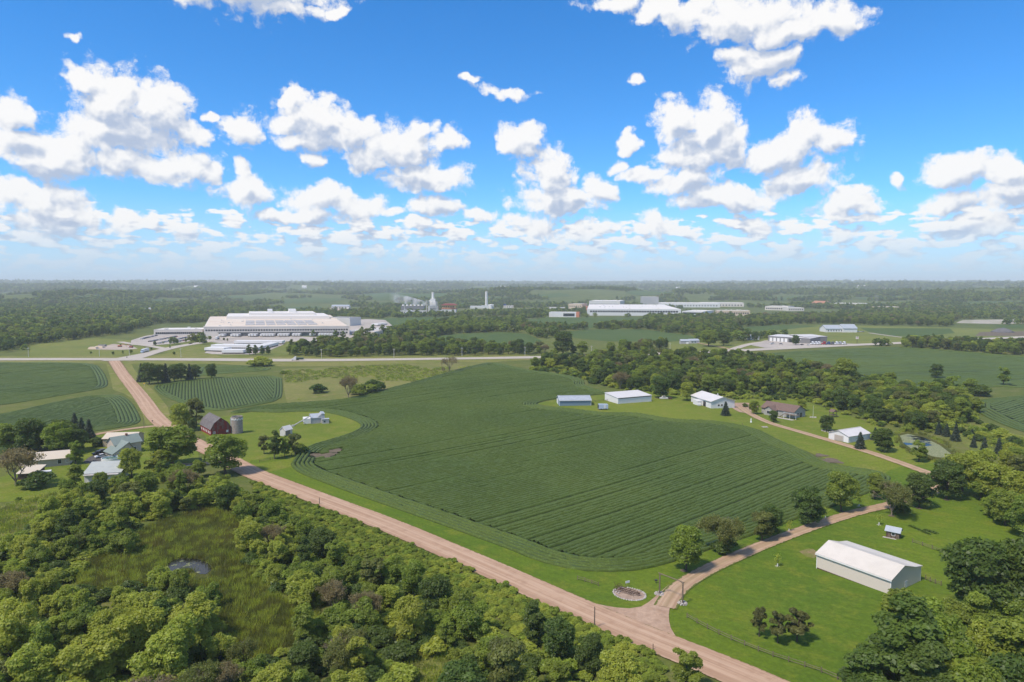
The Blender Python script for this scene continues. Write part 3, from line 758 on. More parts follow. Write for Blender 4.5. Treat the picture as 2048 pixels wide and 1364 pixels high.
LEAF = {
 'dark': leaf_mat('dark_leaves', [(0.069, 0.120, 0.022), (0.160, 0.245, 0.040), (0.134, 0.170, 0.033)]),
 'mid': leaf_mat('mid_green_leaves', [(0.136, 0.203, 0.025), (0.312, 0.412, 0.052), (0.272, 0.294, 0.042)]),
 'willow': leaf_mat('willow_leaves', [(0.222, 0.288, 0.034), (0.485, 0.565, 0.085), (0.433, 0.429, 0.060)]),
 'yellow': leaf_mat('yellow_green_leaves', [(0.193, 0.245, 0.024), (0.414, 0.480, 0.065), (0.386, 0.380, 0.050)]),
 'brown': leaf_mat('brownish_leaves', [(0.190, 0.155, 0.070), (0.350, 0.290, 0.135), (0.290, 0.235, 0.120)]),
 'spruce': leaf_mat('spruce_needles', [(0.042, 0.070, 0.042), (0.090, 0.130, 0.082), (0.095, 0.120, 0.090)]),
 'pine': leaf_mat('pine_needles', [(0.10, 0.118, 0.030), (0.225, 0.235, 0.060), (0.19, 0.18, 0.06)]),
 'olive': leaf_mat('olive_leaves', [(0.126, 0.155, 0.034), (0.252, 0.290, 0.066), (0.234, 0.225, 0.070)]),
 'reed': leaf_mat('reed_blades', [(0.080, 0.120, 0.022), (0.210, 0.225, 0.042), (0.200, 0.175, 0.040)], patch=(0.07, (0.23, 0.20, 0.045))),
}
def scatter_leaves(name, centers, normals, size, tint, m, r, aspect=0.6):
    """one diamond-shaped leaf spray per point"""
    n = len(centers)
    nn = normals + r.normal(0, 0.55, (n, 3)); nn /= np.maximum(np.linalg.norm(nn, axis=1), 1e-6)[:, None]
    a = np.cross(nn, r.normal(0, 1, (n, 3))); a /= np.maximum(np.linalg.norm(a, axis=1), 1e-6)[:, None]
    b = np.cross(nn, a)
    s = (size * r.uniform(0.6, 1.4, n))[:, None]
    V = np.stack([centers - a * s, centers + b * s * aspect + nn * s * 0.12, centers + a * s, centers - b * s * aspect + nn * s * 0.12], 1).reshape(-1, 3)
    q = np.arange(4 * n).reshape(-1, 4)
    me = np_mesh(name, V, q, m)
    at_ = me.attributes.new('tint', 'FLOAT', 'POINT')
    at_.data.foreach_set('value', np.repeat(np.clip(tint, 0, 1), 4).astype(np.float32))
    return me
def lobes_for(kind, r):
    """crown lobes (centre, radius xyz) for a crown about 1 unit wide standing on z=0..H (metres)"""
    L = []
    if kind == 'round':          # broad rounded crown, 10 m high
        for i in range(38):
            t = r.uniform(0, 2 * math.pi); z = r.uniform(-0.95, 1.0)
            rad = 3.0 * math.sqrt(max(0.05, 1 - (z * 0.85) ** 2)) * r.uniform(0.55, 1.0)
            L.append(((rad * math.cos(t), rad * math.sin(t), 5.0 + 3.6 * z), r.uniform(1.0, 1.75)))
        L.append(((0, 0, 5.2), 2.6)); L.append(((0, 0, 7.2), 1.9))
    elif kind == 'billow':       # willow-like, several big billows
        for i in range(9):
            t = r.uniform(0, 2 * math.pi); rad = r.uniform(0.8, 3.0); hh = r.uniform(4.0, 8.5) - rad * 0.5
            for k in range(4):
                L.append(((rad * math.cos(t) + r.normal(0, 0.75), rad * math.sin(t) + r.normal(0, 0.75), hh - k * 1.15 + r.normal(0, 0.3)), r.uniform(1.0, 1.6) * (1 - 0.04 * k)))
        L.append(((0, 0, 4.5), 2.6))
    elif kind == 'tall':         # upright ash / cottonwood
        for i in range(30):
            t = r.uniform(0, 2 * math.pi); z = r.uniform(0, 1)
            rad = (2.6 * math.sin(math.pi * (0.18 + 0.75 * z)) + 0.2) * r.uniform(0.4, 1.0)
            L.append(((rad * math.cos(t), rad * math.sin(t), 1.7 + 10.2 * z), r.uniform(0.85, 1.5)))
        L.append(((0, 0, 6), 1.8)); L.append(((0, 0, 8.5), 1.6))
    elif kind == 'open':         # irregular, gappy
        for i in range(24):
            t = r.uniform(0, 2 * math.pi); z = r.uniform(0, 1)
            rad = 3.4 * r.uniform(0.3, 1.0) * math.sqrt(1 - 0.6 * z * z)
            L.append(((rad * math.cos(t), rad * math.sin(t), 2.0 + 7.3 * z), r.uniform(0.8, 1.5)))
    elif kind == 'bush':
        for i in range(12):
            t = r.uniform(0, 2 * math.pi); rad = r.uniform(0.2, 1.6)
            L.append(((rad * math.cos(t), rad * math.sin(t), r.uniform(0.5, 2.2) * (1 - rad * 0.2)), r.uniform(0.6, 1.0)))
    elif kind == 'pine':         # low umbrella on a short stem
        for i in range(26):
            t = r.uniform(0, 2 * math.pi); z = r.uniform(0, 1)
            rad = (2.5 - 1.9 * z * z) * r.uniform(0.3, 1.0)
            L.append(((rad * math.cos(t), rad * math.sin(t), 2.2 + 3.9 * z), r.uniform(0.45, 0.8)))
    return L
def limb_mesh(name, L, H, r0, r, m, fork=1.6, every=1):
    b = MB()
    top = Vector((r.normal(0, 0.25), r.normal(0, 0.25), H * 0.82))
    pts = [Vector((0, 0, -0.4)), Vector((r.normal(0, 0.1), r.normal(0, 0.1), fork)), top * 0.6 + Vector((0, 0, 0.2 * H * 0.3)), top]
    rr = [r0, r0 * 0.75, r0 * 0.42, r0 * 0.12]
    for i in range(3): b.tube(pts[i], pts[i + 1], rr[i], rr[i + 1], 7, cap=False)
    for c, rad in L[::every]:
        c = Vector(c)
        z = min(max(fork * 0.9, c.z - 0.5 * math.hypot(c.x, c.y) - 0.6), H * 0.7)
        s = pts[1].lerp(top, max(0, (z - fork) / (H * 0.82 - fork)))
        mid = s.lerp(c, 0.55) + Vector((0, 0, -0.25))
        b.tube(s, mid, r0 * 0.26, r0 * 0.16, 5, cap=False); b.tube(mid, c, r0 * 0.16, r0 * 0.04, 5, cap=False)
    me = bpy.data.meshes.new(name); me.from_pydata(b.v, [], b.f); me.materials.append(m); me.update()
    return me
def make_proto(name, kind, leaf, n, size, seed, H=10.0, r0=0.28, bark=BARK, fill=1.0):
    r = np.random.default_rng(seed)
    L = lobes_for(kind, r)
    rad = np.array([x[1] for x in L]); c = np.array([x[0] for x in L])
    p = rad ** 2 / (rad ** 2).sum()
    idx = r.choice(len(L), n, p=p)
    d = r.normal(0, 1, (n, 3)); d /= np.linalg.norm(d, axis=1)[:, None]
    d[:, 2] = np.where(d[:, 2] < -0.3, -d[:, 2] * 0.6, d[:, 2])
    rr = rad[idx] * np.clip(1 - np.abs(r.normal(0, 0.16, n)), 0.2, 1.1)
    # lumpy lobe surfaces
    lump = 1 + 0.16 * np.sin(d[:, 0] * 7 + idx) * np.sin(d[:, 1] * 6 + idx * 2) + 0.10 * np.sin(d[:, 2] * 11 + idx * 3)
    P = c[idx] + d * (rr * lump)[:, None] * np.array([1, 1, 0.86])
    # drop leaves deep inside other lobes
    keep = np.ones(n, bool)
    for k in range(len(L)):
        e = np.linalg.norm((P - c[k]) / rad[k], axis=1)
        keep &= ~((e < 0.62) & (idx != k))
    P = P[keep]; d = d[keep]; idx = idx[keep]
    P[:, 2] = np.maximum(P[:, 2], 0.25)
    tint = 0.45 + 0.28 * r.normal(0, 1, len(L))[idx] + r.normal(0, 0.2, len(P))
    crown = scatter_leaves(name + '_crown', P, d * 0.65 + np.array([0, 0, 0.75]), size, tint, LEAF[leaf], r)
    trunk = limb_mesh(name + '_trunk', L, H, r0, r, bark)
    return crown, trunk
def spruce_proto(name, seed, H=10.0, leaf='spruce', W=2.6):
    r = np.random.default_rng(seed)
    P = []; D = []; T = []
    tiers = 22
    for k in range(tiers):
        z = 0.5 + (H - 0.6) * k / tiers
        R_ = W * (1 - (k / tiers)) ** 0.85 + 0.12
        nb = max(5, int(13 * R_ / W) + 3)
        for j in range(nb):
            t = 2 * math.pi * j / nb + r.uniform(-.3, .3) + k
            ln = R_ * r.uniform(0.75, 1.12); tt = r.normal(0.45, 0.25)
            m = int(7 + 13 * ln / W)
            f = r.uniform(0.15, 1.0, m)
            x = f * ln
            P.append(np.column_stack([x * math.cos(t) + r.normal(0, .1 + .06 * f), x * math.sin(t) + r.normal(0, .1 + .06 * f), z - 0.35 * x * f + r.normal(0, .08, m)]))
            D.append(np.column_stack([np.full(m, 0.5 * math.cos(t)), np.full(m, 0.5 * math.sin(t)), np.full(m, 0.9)]))
            T.append(np.full(m, tt))
    P = np.vstack(P); D = np.vstack(D); T = np.concatenate(T)
    crown = scatter_leaves(name + '_crown', P, D, 0.34, T + r.normal(0, .15, len(T)), LEAF[leaf], r, aspect=0.45)
    b = MB(); b.tube((0, 0, -0.4), (0, 0, H * 0.9), 0.2, 0.03, 7)
    me = bpy.data.meshes.new(name + '_trunk'); me.from_pydata(b.v, [], b.f); me.materials.append(BARK)
    return crown, me
def twig_proto(name, seed, H=8.0, W=3.2, leaf='brown', nleaf=1500, bark=PALEBARK, r0=0.2):
    """bare or nearly bare crown: forking branches with a few leaves at the tips"""
    r = np.random.default_rng(seed)
    b = MB(); tips = []
    def grow(p, d, ln, rad, depth):
        q = p + d * ln
        b.tube(p, q, rad, rad * 0.68, 4 if depth < 3 else 5, cap=False)
        tips.append(q)
        if depth == 0: return
        for _ in range(int(r.integers(3, 5))):
            e = (d + Vector(r.normal(0, 0.45, 3)) + Vector((0, 0, 0.12))).normalized()
            grow(q, e, ln * r.uniform(0.58, 0.82), rad * 0.58, depth - 1)
    for k in range(4):
        t = k * 1.6 + r.uniform(0, 0.6)
        grow(Vector((0, 0, H * 0.12)), Vector((math.cos(t) * 0.5, math.sin(t) * 0.5, 1)).normalized(), H * 0.26, r0 * 0.7, 4)
    b.tube((0, 0, -0.4), (0, 0, H * 0.14), r0, r0 * 0.8, 7)
    me = bpy.data.meshes.new(name + '_trunk'); me.from_pydata(b.v, [], b.f); me.materials.append(bark)
    tp = np.array(tips[len(tips) // 5:])
    P = tp[r.integers(0, len(tp), nleaf)] + r.normal(0, 0.28, (nleaf, 3))
    crown = scatter_leaves(name + '_crown', P, r.normal(0, 1, (nleaf, 3)) + np.array([0, 0, .6]), 0.16, r.uniform(0, 1, nleaf), LEAF[leaf], r)
    return crown, me

PROTO = {}
def P_(key, *a, **k): PROTO[key] = k.pop('f', make_proto)(key, *a, **k)
P_('round_dark', 'round', 'dark', 15000, 0.24, 1)
P_('round_dark2', 'round', 'dark', 15000, 0.24, 2)
P_('round_mid', 'round', 'mid', 15000, 0.24, 3)
P_('round_mid2', 'round', 'mid', 15000, 0.24, 13)
P_('billow_willow', 'billow', 'willow', 17000, 0.21, 4, H=9)
P_('billow_willow2', 'billow', 'willow', 17000, 0.21, 5, H=9)
P_('billow_mid', 'billow', 'mid', 17000, 0.21, 6, H=9)
P_('billow_mid2', 'billow', 'mid', 17000, 0.21, 16, H=9)
P_('tall_mid', 'tall', 'mid', 14000, 0.23, 7, H=12)
P_('tall_dark', 'tall', 'dark', 14000, 0.23, 8, H=12, bark=PALEBARK)
P_('open_olive', 'open', 'olive', 12000, 0.23, 9)
P_('open_mid', 'open', 'mid', 12000, 0.23, 17)
P_('round_yellow', 'round', 'yellow', 14000, 0.23, 10)
P_('open_yellow', 'open', 'yellow', 12000, 0.23, 11)
P_('bush_mid', 'bush', 'mid', 5000, 0.2, 12, H=2.6, r0=0.08)
P_('bush_dark', 'bush', 'dark', 5000, 0.2, 14, H=2.6, r0=0.08)
P_('bush_willow', 'bush', 'willow', 5000, 0.2, 15, H=2.6, r0=0.08)
P_('pine', 'pine', 'pine', 10000, 0.2, 18, H=6.5, r0=0.16)
P_('spruce', 20, f=spruce_proto)
P_('spruce2', 21, f=spruce_proto, W=2.9)
P_('bare', 22, f=twig_proto)
P_('bare2', 23, f=twig_proto, nleaf=5000, H=8.5)
P_('thin_olive', 24, f=twig_proto, nleaf=11000, H=9, leaf='olive')

TREES = []       # (x, y, radius) of every separate tree
def tree(key, loc, h, label, name='tree', group=None, cat=None, wide=1.0, rz=None):
    """a separate tree: crown and trunk share their meshes with others of the kind"""
    crown, trunk = PROTO[key]
    base = {'tall': 12.6, 'spru': 10.2, 'pine': 6.9, 'bush': 2.9, 'bare': 9.0, 'thin': 9.5}.get(key[:4], 10.2)
    s = h / base
    rz = random.uniform(0, 6.28) if rz is None else rz
    t = thing(name, label, cat or ('shrub' if name == 'shrub' else 'tree'), loc, rz, group)
    t.scale = (s * wide, s * wide, s)
    c = bpy.data.objects.new('crown', crown); c.parent = t; COL.objects.link(c)
    k = bpy.data.objects.new('trunk', trunk); k.parent = t; COL.objects.link(k)
    TREES.append((loc[0], loc[1], 2.2 * s * wide))
    return t

# ------------------------------------------------------------------ masses that nobody could count
def library(name, keys):
    c = bpy.data.collections.new(name)
    for i, k in enumerate(keys):
        crown = k if isinstance(k, bpy.types.Mesh) else PROTO[k][0]
        o = bpy.data.objects.new('%s_%02d' % (name, i), crown)
        c.objects.link(o)
    return c
def instancer(name, pts, scales, coll, zscale=None):
    """one object of points, each carrying one member of coll"""
    pts = np.asarray(pts, np.float32)
    me = bpy.data.meshes.new(name); me.vertices.add(len(pts)); me.vertices.foreach_set('co', pts.ravel())
    a = me.attributes.new('size', 'FLOAT_VECTOR', 'POINT')
    sc = np.asarray(scales, np.float32)
    if sc.ndim == 1: sc = np.stack([sc, sc, sc * (1 if zscale is None else zscale)], 1)
    a.data.foreach_set('vector', sc.ravel())
    b = me.attributes.new('turn', 'FLOAT', 'POINT'); b.data.foreach_set('value', rng.uniform(0, 6.28, len(pts)).astype(np.float32))
    d = me.attributes.new('pick', 'INT', 'POINT'); d.data.foreach_set('value', rng.integers(0, len(coll.objects), len(pts)).astype(np.int32))
    me.update()
    o = add(name, me); stuff(o)
    g = bpy.data.node_groups.new(name, 'GeometryNodeTree')
    g.interface.new_socket('Geometry', in_out='INPUT', socket_type='NodeSocketGeometry')
    g.interface.new_socket('Geometry', in_out='OUTPUT', socket_type='NodeSocketGeometry')
    gi = g.nodes.new('NodeGroupInput'); go = g.nodes.new('NodeGroupOutput')
    ci = g.nodes.new('GeometryNodeCollectionInfo'); ci.inputs['Collection'].default_value = coll
    ci.inputs['Separate Children'].default_value = True; ci.inputs['Reset Children'].default_value = True
    def named(n, t):
        x = g.nodes.new('GeometryNodeInputNamedAttribute'); x.data_type = t; x.inputs[0].default_value = n
        return x.outputs['Attribute']
    iop = g.nodes.new('GeometryNodeInstanceOnPoints')
    iop.inputs['Pick Instance'].default_value = True
    cx = g.nodes.new('ShaderNodeCombineXYZ')
    g.links.new(named('turn', 'FLOAT'), cx.inputs[2])
    e2r = g.nodes.new('FunctionNodeEulerToRotation'); g.links.new(cx.outputs[0], e2r.inputs[0])
    g.links.new(gi.outputs[0], iop.inputs['Points']); g.links.new(ci.outputs[0], iop.inputs['Instance'])
    g.links.new(named('pick', 'INT'), iop.inputs['Instance Index'])
    g.links.new(e2r.outputs[0], iop.inputs['Rotation']); g.links.new(named('size', 'FLOAT_VECTOR'), iop.inputs['Scale'])
    g.links.new(iop.outputs[0], go.inputs[0])
    mo = o.modifiers.new('spread', 'NODES'); mo.node_group = g
    return o

# ------------------------------------------------------------------ building materials
def C_(name, col, **k): return mat(name, col, **k)
WHITE_M = C_('white_metal_siding', (0.66, 0.58, 0.50), rough=0.55, ribs=(0, 0.9, 0.5), noise=None)
CREAM_ROOF = C_('cream_metal_roof', (0.62, 0.57, 0.50), rough=0.5, noise=(0.25, (0.54, 0.495, 0.43), 0.6))
WHITE_ROOF = C_('white_metal_roof', (0.63, 0.60, 0.57), rough=0.5, noise=(0.3, (0.54, 0.51, 0.49), 0.5))
GREY_ROOF = C_('grey_metal_roof', (0.40, 0.43, 0.46), rough=0.4, noise=(0.6, (0.30, 0.33, 0.36), 0.6))
GALV = C_('galvanised_metal', (0.44, 0.43, 0.42), rough=0.55, metal=0.0, noise=(0.8, (0.30, 0.31, 0.33), 0.7))
BLUE_M = C_('blue_grey_siding', (0.16, 0.23, 0.29), rough=0.6, ribs=(0, 0.9, 0.4))
TRIM = C_('white_trim', (0.75, 0.74, 0.72), rough=0.5)
PLAIN = C_('white_paint', (0.70, 0.69, 0.67), rough=0.6, noise=(0.5, (0.6, 0.58, 0.56), 0.4))
DARKW = C_('dark_opening', (0.035, 0.035, 0.038), rough=0.4)
GLASS = C_('window_glass', (0.03, 0.035, 0.045), rough=0.08, spec=0.6)
RED = C_('red_barn_boards', (0.30, 0.038, 0.028), rough=0.9, noise=(0.9, (0.14, 0.035, 0.030), 0.9))
REDGREY = C_('weathered_red_boards', (0.20, 0.055, 0.045), rough=0.9, noise=(0.9, (0.20, 0.13, 0.115), 0.9))
SHINGLE = C_('grey_shingles', (0.17, 0.155, 0.15), rough=0.95, noise=(0.7, (0.11, 0.10, 0.10), 0.8))
BROWNROOF = C_('brown_shingles', (0.19, 0.125, 0.10), rough=0.95, noise=(1.2, (0.13, 0.09, 0.075), 0.8))
STONE = C_('silo_concrete', (0.36, 0.30, 0.25), rough=0.95, noise=(1.2, (0.20, 0.175, 0.16), 0.8))
TAN = C_('tan_siding', (0.45, 0.37, 0.27), rough=0.7)
TANROOF = C_('tan_metal_roof', (0.58, 0.50, 0.39), rough=0.55, noise=(0.4, (0.58, 0.50, 0.39), 0.5))
GREENROOF = C_('green_metal_roof', (0.22, 0.265, 0.235), rough=0.6, noise=(0.5, (0.17, 0.21, 0.185), 0.5))
PALEGREEN = C_('faded_green_roof', (0.42, 0.44, 0.41), rough=0.6, noise=(0.5, (0.35, 0.37, 0.345), 0.6))
WOOD = C_('weathered_wood', (0.20, 0.155, 0.115), rough=0.95, noise=(3, (0.12, 0.09, 0.065), 0.8))
DARKWOOD = C_('dark_brown_wood', (0.11, 0.065, 0.048), rough=0.95, noise=(3, (0.07, 0.045, 0.035), 0.8))
FACADE = C_('pale_concrete_wall', (0.66, 0.60, 0.53), rough=0.8, noise=(0.05, (0.52, 0.49, 0.46), 0.5))
FLATROOF = C_('pale_flat_roof', (0.62, 0.51, 0.40), rough=0.9, noise=(0.03, (0.68, 0.60, 0.50), 0.9))
WHITEROOF2 = C_('bright_flat_roof', (0.68, 0.64, 0.59), rough=0.8, noise=(0.03, (0.66, 0.63, 0.60), 0.8))
SOLAR = C_('solar_panels', (0.38, 0.36, 0.345), rough=0.6, spec=0.2, noise=(0.4, (0.47, 0.44, 0.41), 0.7))
GREYWALL = C_('grey_block_wall', (0.20, 0.195, 0.195), rough=0.85)
SAND = C_('sand_wall', (0.55, 0.44, 0.32), rough=0.85)
YELLOW = C_('yellow_wall', (0.62, 0.42, 0.13), rough=0.8)
REDROOF = C_('red_roof', (0.36, 0.10, 0.08), rough=0.8)
ORANGE = C_('orange_wall', (0.55, 0.20, 0.10), rough=0.8)
STEEL = C_('grey_steelwork', (0.62, 0.60, 0.56), rough=0.6)
DARKM = C_('dark_metal', (0.05, 0.05, 0.055), rough=0.5)
RUST = C_('rusty_iron', (0.085, 0.045, 0.028), rough=0.9, noise=(4, (0.05, 0.03, 0.022), 0.8))
ROCK = C_('field_stone', (0.48, 0.44, 0.40), rough=0.95, noise=(2.5, (0.32, 0.28, 0.25), 0.9))
TYRE = C_('tyre_rubber', (0.02, 0.02, 0.022), rough=0.9)

BLOCK = []        # building footprints, kept free of wild plants
def site(A, B, C=None):
    a, b = G(*A), G(*B)
    d = b - a; L = math.hypot(d.x, d.y); rz = math.atan2(d.y, d.x)
    z = min(a.z, b.z)
    r = [Vector((a.x, a.y, z)), rz, L]
    if C is not None:
        c = G(*C); e = c - a
        r.append(-e.x * math.sin(rz) + e.y * math.cos(rz))
    return r
def block(o, rz, x0, x1, y0, y1, pad=2.0):
    c, s = math.cos(rz), math.sin(rz)
    BLOCK.append([(o.x + x * c - y * s, o.y + x * s + y * c) for x, y in ((x0-pad, y0-pad), (x1+pad, y0-pad), (x1+pad, y1+pad), (x0-pad, y1+pad))])

def fitting(t, name, side, pos, w, z0, h, m, L, D, out=0.06, label=None):
    """door, window ... : a framed slab on one side of a building; pos = metres from the left end seen from outside"""
    b = MB(); f = MB()
    def put(bb, p0, p1, za, zb, o0, o1):
        if side == 'front': bb.box(p0, p1, -o1, -o0, za, zb)
        elif side == 'back': bb.box(L - p1, L - p0, D + o0, D + o1, za, zb)
        elif side == 'left': bb.box(-o1, -o0, D - p1, D - p0, za, zb)
        else: bb.box(L + o0, L + o1, p0, p1, za, zb)
    put(b, pos, pos + w, z0, z0 + h, 0.004, out)
    o = b.build(name, m, t)
    if label: o['label'] = label
    if name == 'window' and w > 0.6:
        k = 0.09
        for q in ((pos - k, pos, z0 - k, z0 + h + k), (pos + w, pos + w + k, z0 - k, z0 + h + k), (pos, pos + w, z0 - k, z0), (pos, pos + w, z0 + h, z0 + h + k)):
            put(f, *q, 0.004, out + 0.03)
        f.build('frame', TRIM, o)
    return o
def hall(name, label, cat, A, B, D, prof, wall, roof, fits=(), over=0.35, skirt=None, group=None, trim=None, L=None, at_=None, ridge_cap=False, thick=0.14):
    """building extruded along A-B, its cross-section given as [(0..1 across, height)]"""
    if at_: o, rz, L = at_
    else:
        o, rz, L0 = site(A, B); L = L or L0
    t = thing(name, label, cat, o, rz, group)
    block(o, rz, 0, L, -70 if o.y > 1400 else min(0, D), max(0, D))
    top = [(f * D, h) for f, h in prof]
    poly = [(0, 0, -0.6), (0, D, -0.6)] + [(0, y, h) for y, h in reversed(top)]
    MB().extrude(poly, (L, 0, 0)).build('wall', wall, t)
    r = MB()
    n = len(top)
    for i in range(n - 1):
        (y0, h0), (y1, h1) = top[i], top[i + 1]
        e = Vector((0, y1 - y0, h1 - h0)); e.normalize()
        nn = Vector((0, -e.z, e.y))
        if nn.z < 0: nn = -nn
        p0 = Vector((-over, y0, h0)) + nn * 0.02; p1 = Vector((-over, y1, h1)) + nn * 0.02
        if i == 0: p0 -= e * over
        if i == n - 2: p1 += e * over
        r.extrude([p0, p1, p1 + nn * thick, p0 + nn * thick], (L + 2 * over, 0, 0))
    ro = r.build('roof', roof, t)
    if ridge_cap:
        k = max(range(n), key=lambda q: top[q][1])
        MB().box(-over, L + over, top[k][0] - 0.25, top[k][0] + 0.25, top[k][1] + thick, top[k][1] + thick + 0.12).build('ridge_cap', roof, ro)
    if trim:
        for x in (-0.07, L - 0.11):
            for y in (-0.07, D - 0.11): MB().box(x, x + 0.18, y, y + 0.18, 0, prof[0][1] - 0.1 if y < D / 2 else prof[-1][1] - 0.1).build('corner_trim', trim, t)
        b = MB()
        b.box(-over, L + over, -over - 0.1, -over - 0.02, prof[0][1] - 0.35, prof[0][1] - 0.05)
        b.build('gutter', trim, ro)
    if skirt:
        b = MB(); k = 0.05
        b.box(-k, L + k, -k, -0.003, -0.3, 0.35).box(-k, L + k, D + 0.003, D + k, -0.3, 0.35).box(-k, -0.003, 0, D, -0.3, 0.35).box(L + 0.003, L + k, 0, D, -0.3, 0.35)
        b.build('skirting', skirt, t)
    for f in fits: fitting(t, *f[:7], L, D, **(f[7] if len(f) > 7 else {}))
    return t, L
def flat_block(name, label, cat, A, B, D, h, wall, roof, group=None, parapet=0.6, windows=None, pads=0, extra=None):
    o, rz, L = site(A, B)
    t = thing(name, label, cat, o, rz, group); block(o, rz, 0, L, -75 if o.y > 1400 else 0, D, 8)
    MB().box(0, L, 0, D, -1, h).build('wall', wall, t)
    b = MB(); k = parapet
    ro = MB().box(0.5, L - 0.5, 0.5, D - 0.5, h + 0.01, h + 0.25).build('roof', roof, t)
    b.box(-0.1, L + 0.1, -0.1, 0.45, h + 0.005, h + k).box(-0.1, L + 0.1, D - 0.45, D + 0.1, h + 0.005, h + k).box(-0.1, 0.45, 0.46, D - 0.46, h + 0.005, h + k).box(L - 0.45, L + 0.1, 0.46, D - 0.46, h + 0.005, h + k)
    b.build('parapet', wall, ro)
    if windows:
        n, z0, w, hh = windows[:4]; x0, x1 = windows[4:6] if len(windows) > 4 else (0.03, 0.97)
        me = None
        for i in range(n):
            x = L * (x0 + (x1 - x0) * (i + 0.5) / n)
            if me is None:
                w_ = MB().box(-w / 2, w / 2, -0.12, 0.0, 0, hh).build('window', GLASS, t); me = w_.data
            else: w_ = add('window', me, t)
            w_.location = (x, -0.01, z0)
    for i in range(pads):
        x = L * random.uniform(0.08, 0.92); y = D * random.uniform(0.1, 0.9); s = random.uniform(1.5, 4)
        MB().box(x, x + s, y, y + s, h + 0.25, h + 0.25 + s * 0.5).build('roof_unit', STEEL, ro)
    return t, L, o, rz

# ------------------------------------------------------------------ foreground shed and its neighbours
o, rz, L, D = site((1633,1137), (1781,1190), (1849,1165))
hall('pole_shed', 'long cream metal pole shed with a lean-to roof on the lawn beside the driveway', 'shed', None, None, D,
     [(0, 4.0), (0.40, 6.1), (0.76, 4.7), (1, 4.25)], WHITE_M, CREAM_ROOF, at_=(o, rz, L), skirt=DARKWOOD, trim=TRIM, over=0.3,
     fits=[('door', 'right', D * 0.46, 1.1, 0.05, 2.1, PLAIN, {'out': 0.08})])
o, rz, L = site((1772,1074), (1798,1079))
t, _ = hall('tool_shed', 'little dark wooden shed with a shiny metal gable roof beyond the cream pole shed', 'shed', None, None, 2.6, [(0, 2.0), (0.5, 2.9), (1, 2.0)], DARKWOOD, GREY_ROOF, at_=(o, rz, L), over=0.4,
     fits=[('door', 'right', 0.8, 0.9, 0.1, 1.7, DARKWOOD), ('window', 'front', 1.4, 0.8, 0.9, 0.7, GLASS)])
for i in range(9):
    MB().box(L * i / 9 + 0.03, L * (i + 1) / 9 - 0.03, -0.05, -0.004, 0.02, 1.85).build('board', WOOD if i % 3 else DARKWOOD, t)
MB().box(-0.7, L + 0.7, -0.9, -0.1, -0.2, 0.12).build('stone_footing', ROCK, t)

o, rz, L, D = site((1119,812), (1182,811), (1108,801))
hall('blue_shed', 'long blue-grey shed with a pale blue metal roof at the edge of the soybean field', 'shed', None, None, min(D, 11.0), [(0, 3.3), (0.5, 5.0), (1, 3.3)], BLUE_M, GREY_ROOF, at_=(o, rz, L), trim=TRIM, over=0.4, ridge_cap=True,
     fits=[('sliding_door', 'left', 1.5, 4.5, 0.05, 3.0, TRIM, {'out': 0.1})])
o, rz, L, D = site((1236,808), (1303,803), (1221,796))
hall('white_shed', 'plain white open-span shed with a single sloping roof beside the blue shed', 'shed', None, None, min(D, 14.0), [(0, 3.7), (1, 4.9)], PLAIN, WHITE_ROOF, at_=(o, rz, L), over=0.3,
     fits=[('fascia', 'front', 0.3, L - 0.6, 3.2, 0.4, DARKWOOD, {'out': 0.05})])
o, rz, L, D = site((1382,803), (1422,817), (1453,809))
t, _ = hall('workshop', 'cream workshop with a pale grey gable roof standing in front of the tree belt', 'workshop', None, None, min(D, 15.0), [(0, 4.0), (0.5, 6.3), (1, 4.0)], PLAIN, WHITE_ROOF, at_=(o, rz, L), over=0.6,
     fits=[('window', 'right', 4.2, 1.2, 1.2, 1.0, GLASS), ('window', 'right', 6.2, 1.2, 1.2, 1.0, GLASS), ('door', 'front', L * 0.62, 3.0, 0.05, 2.9, DARKW), ('door', 'front', L * 0.80, 1.0, 0.05, 2.1, TRIM)])
MB().box(L * 0.34, L * 0.58, -3.0, -0.02, 0, 2.9).build('porch', PLAIN, t)
b = MB(); b.rev([(0.45, 0), (0.5, 0.7), (0.2, 1.2), (0.05, 1.5)], 10, (L * 0.75, min(D, 15.0) * 0.5, 6.2)); b.build('roof_vent', GALV, t)
tag(MB().box(-1.1, 1.1, -1.4, 1.4, 0.3, 1.1).box(-0.9, 0.9, -1.2, 1.2, 0, 0.3).build('storage_tank', PLAIN, None, G(1398, 811)), 'small white box parked against the workshop wall', 'tank')

# ranch house: two crossing gables, deck and stair
o, rz, L = site((1523,826), (1563,833))
t, _ = hall('ranch_house', 'grey ranch house with a brown shingle roof and a wooden deck above the lawn', 'house', None, None, 11.0, [(0, 3.4), (0.5, 6.2), (1, 3.4)], C_('grey_siding', (0.36, 0.35, 0.32), rough=0.8, ribs=(2, 0.3, 0.3)), BROWNROOF, at_=(o, rz, L + 7), over=0.6,
    fits=[('window', 'front', 2.0, 1.2, 1.1, 1.3, GLASS), ('window', 'front', 8.6, 1.6, 1.1, 1.5, GLASS), ('window', 'right', 3.2, 1.6, 1.0, 1.6, GLASS), ('door', 'right', 6.0, 1.8, 0.2, 2.2, GLASS)])
Lh = L + 7
w = MB().extrude([(3.5, -3.0, -0.5), (9.5, -3.0, -0.5), (9.5, -3.0, 3.0), (6.5, -3.0, 4.9), (3.5, -3.0, 3.0)], (0, 6.0, 0)).build('gable_wing', C_('grey_siding', ()), t)
b = MB()
for sx in (-1, 1):
    b.extrude([(6.5, -3.5, 5.05), (6.5 + 3.6 * sx, -3.5, 2.85), (6.5 + 3.6 * sx, -3.5, 3.0), (6.5, -3.5, 5.2)], (0, 8.0, 0))
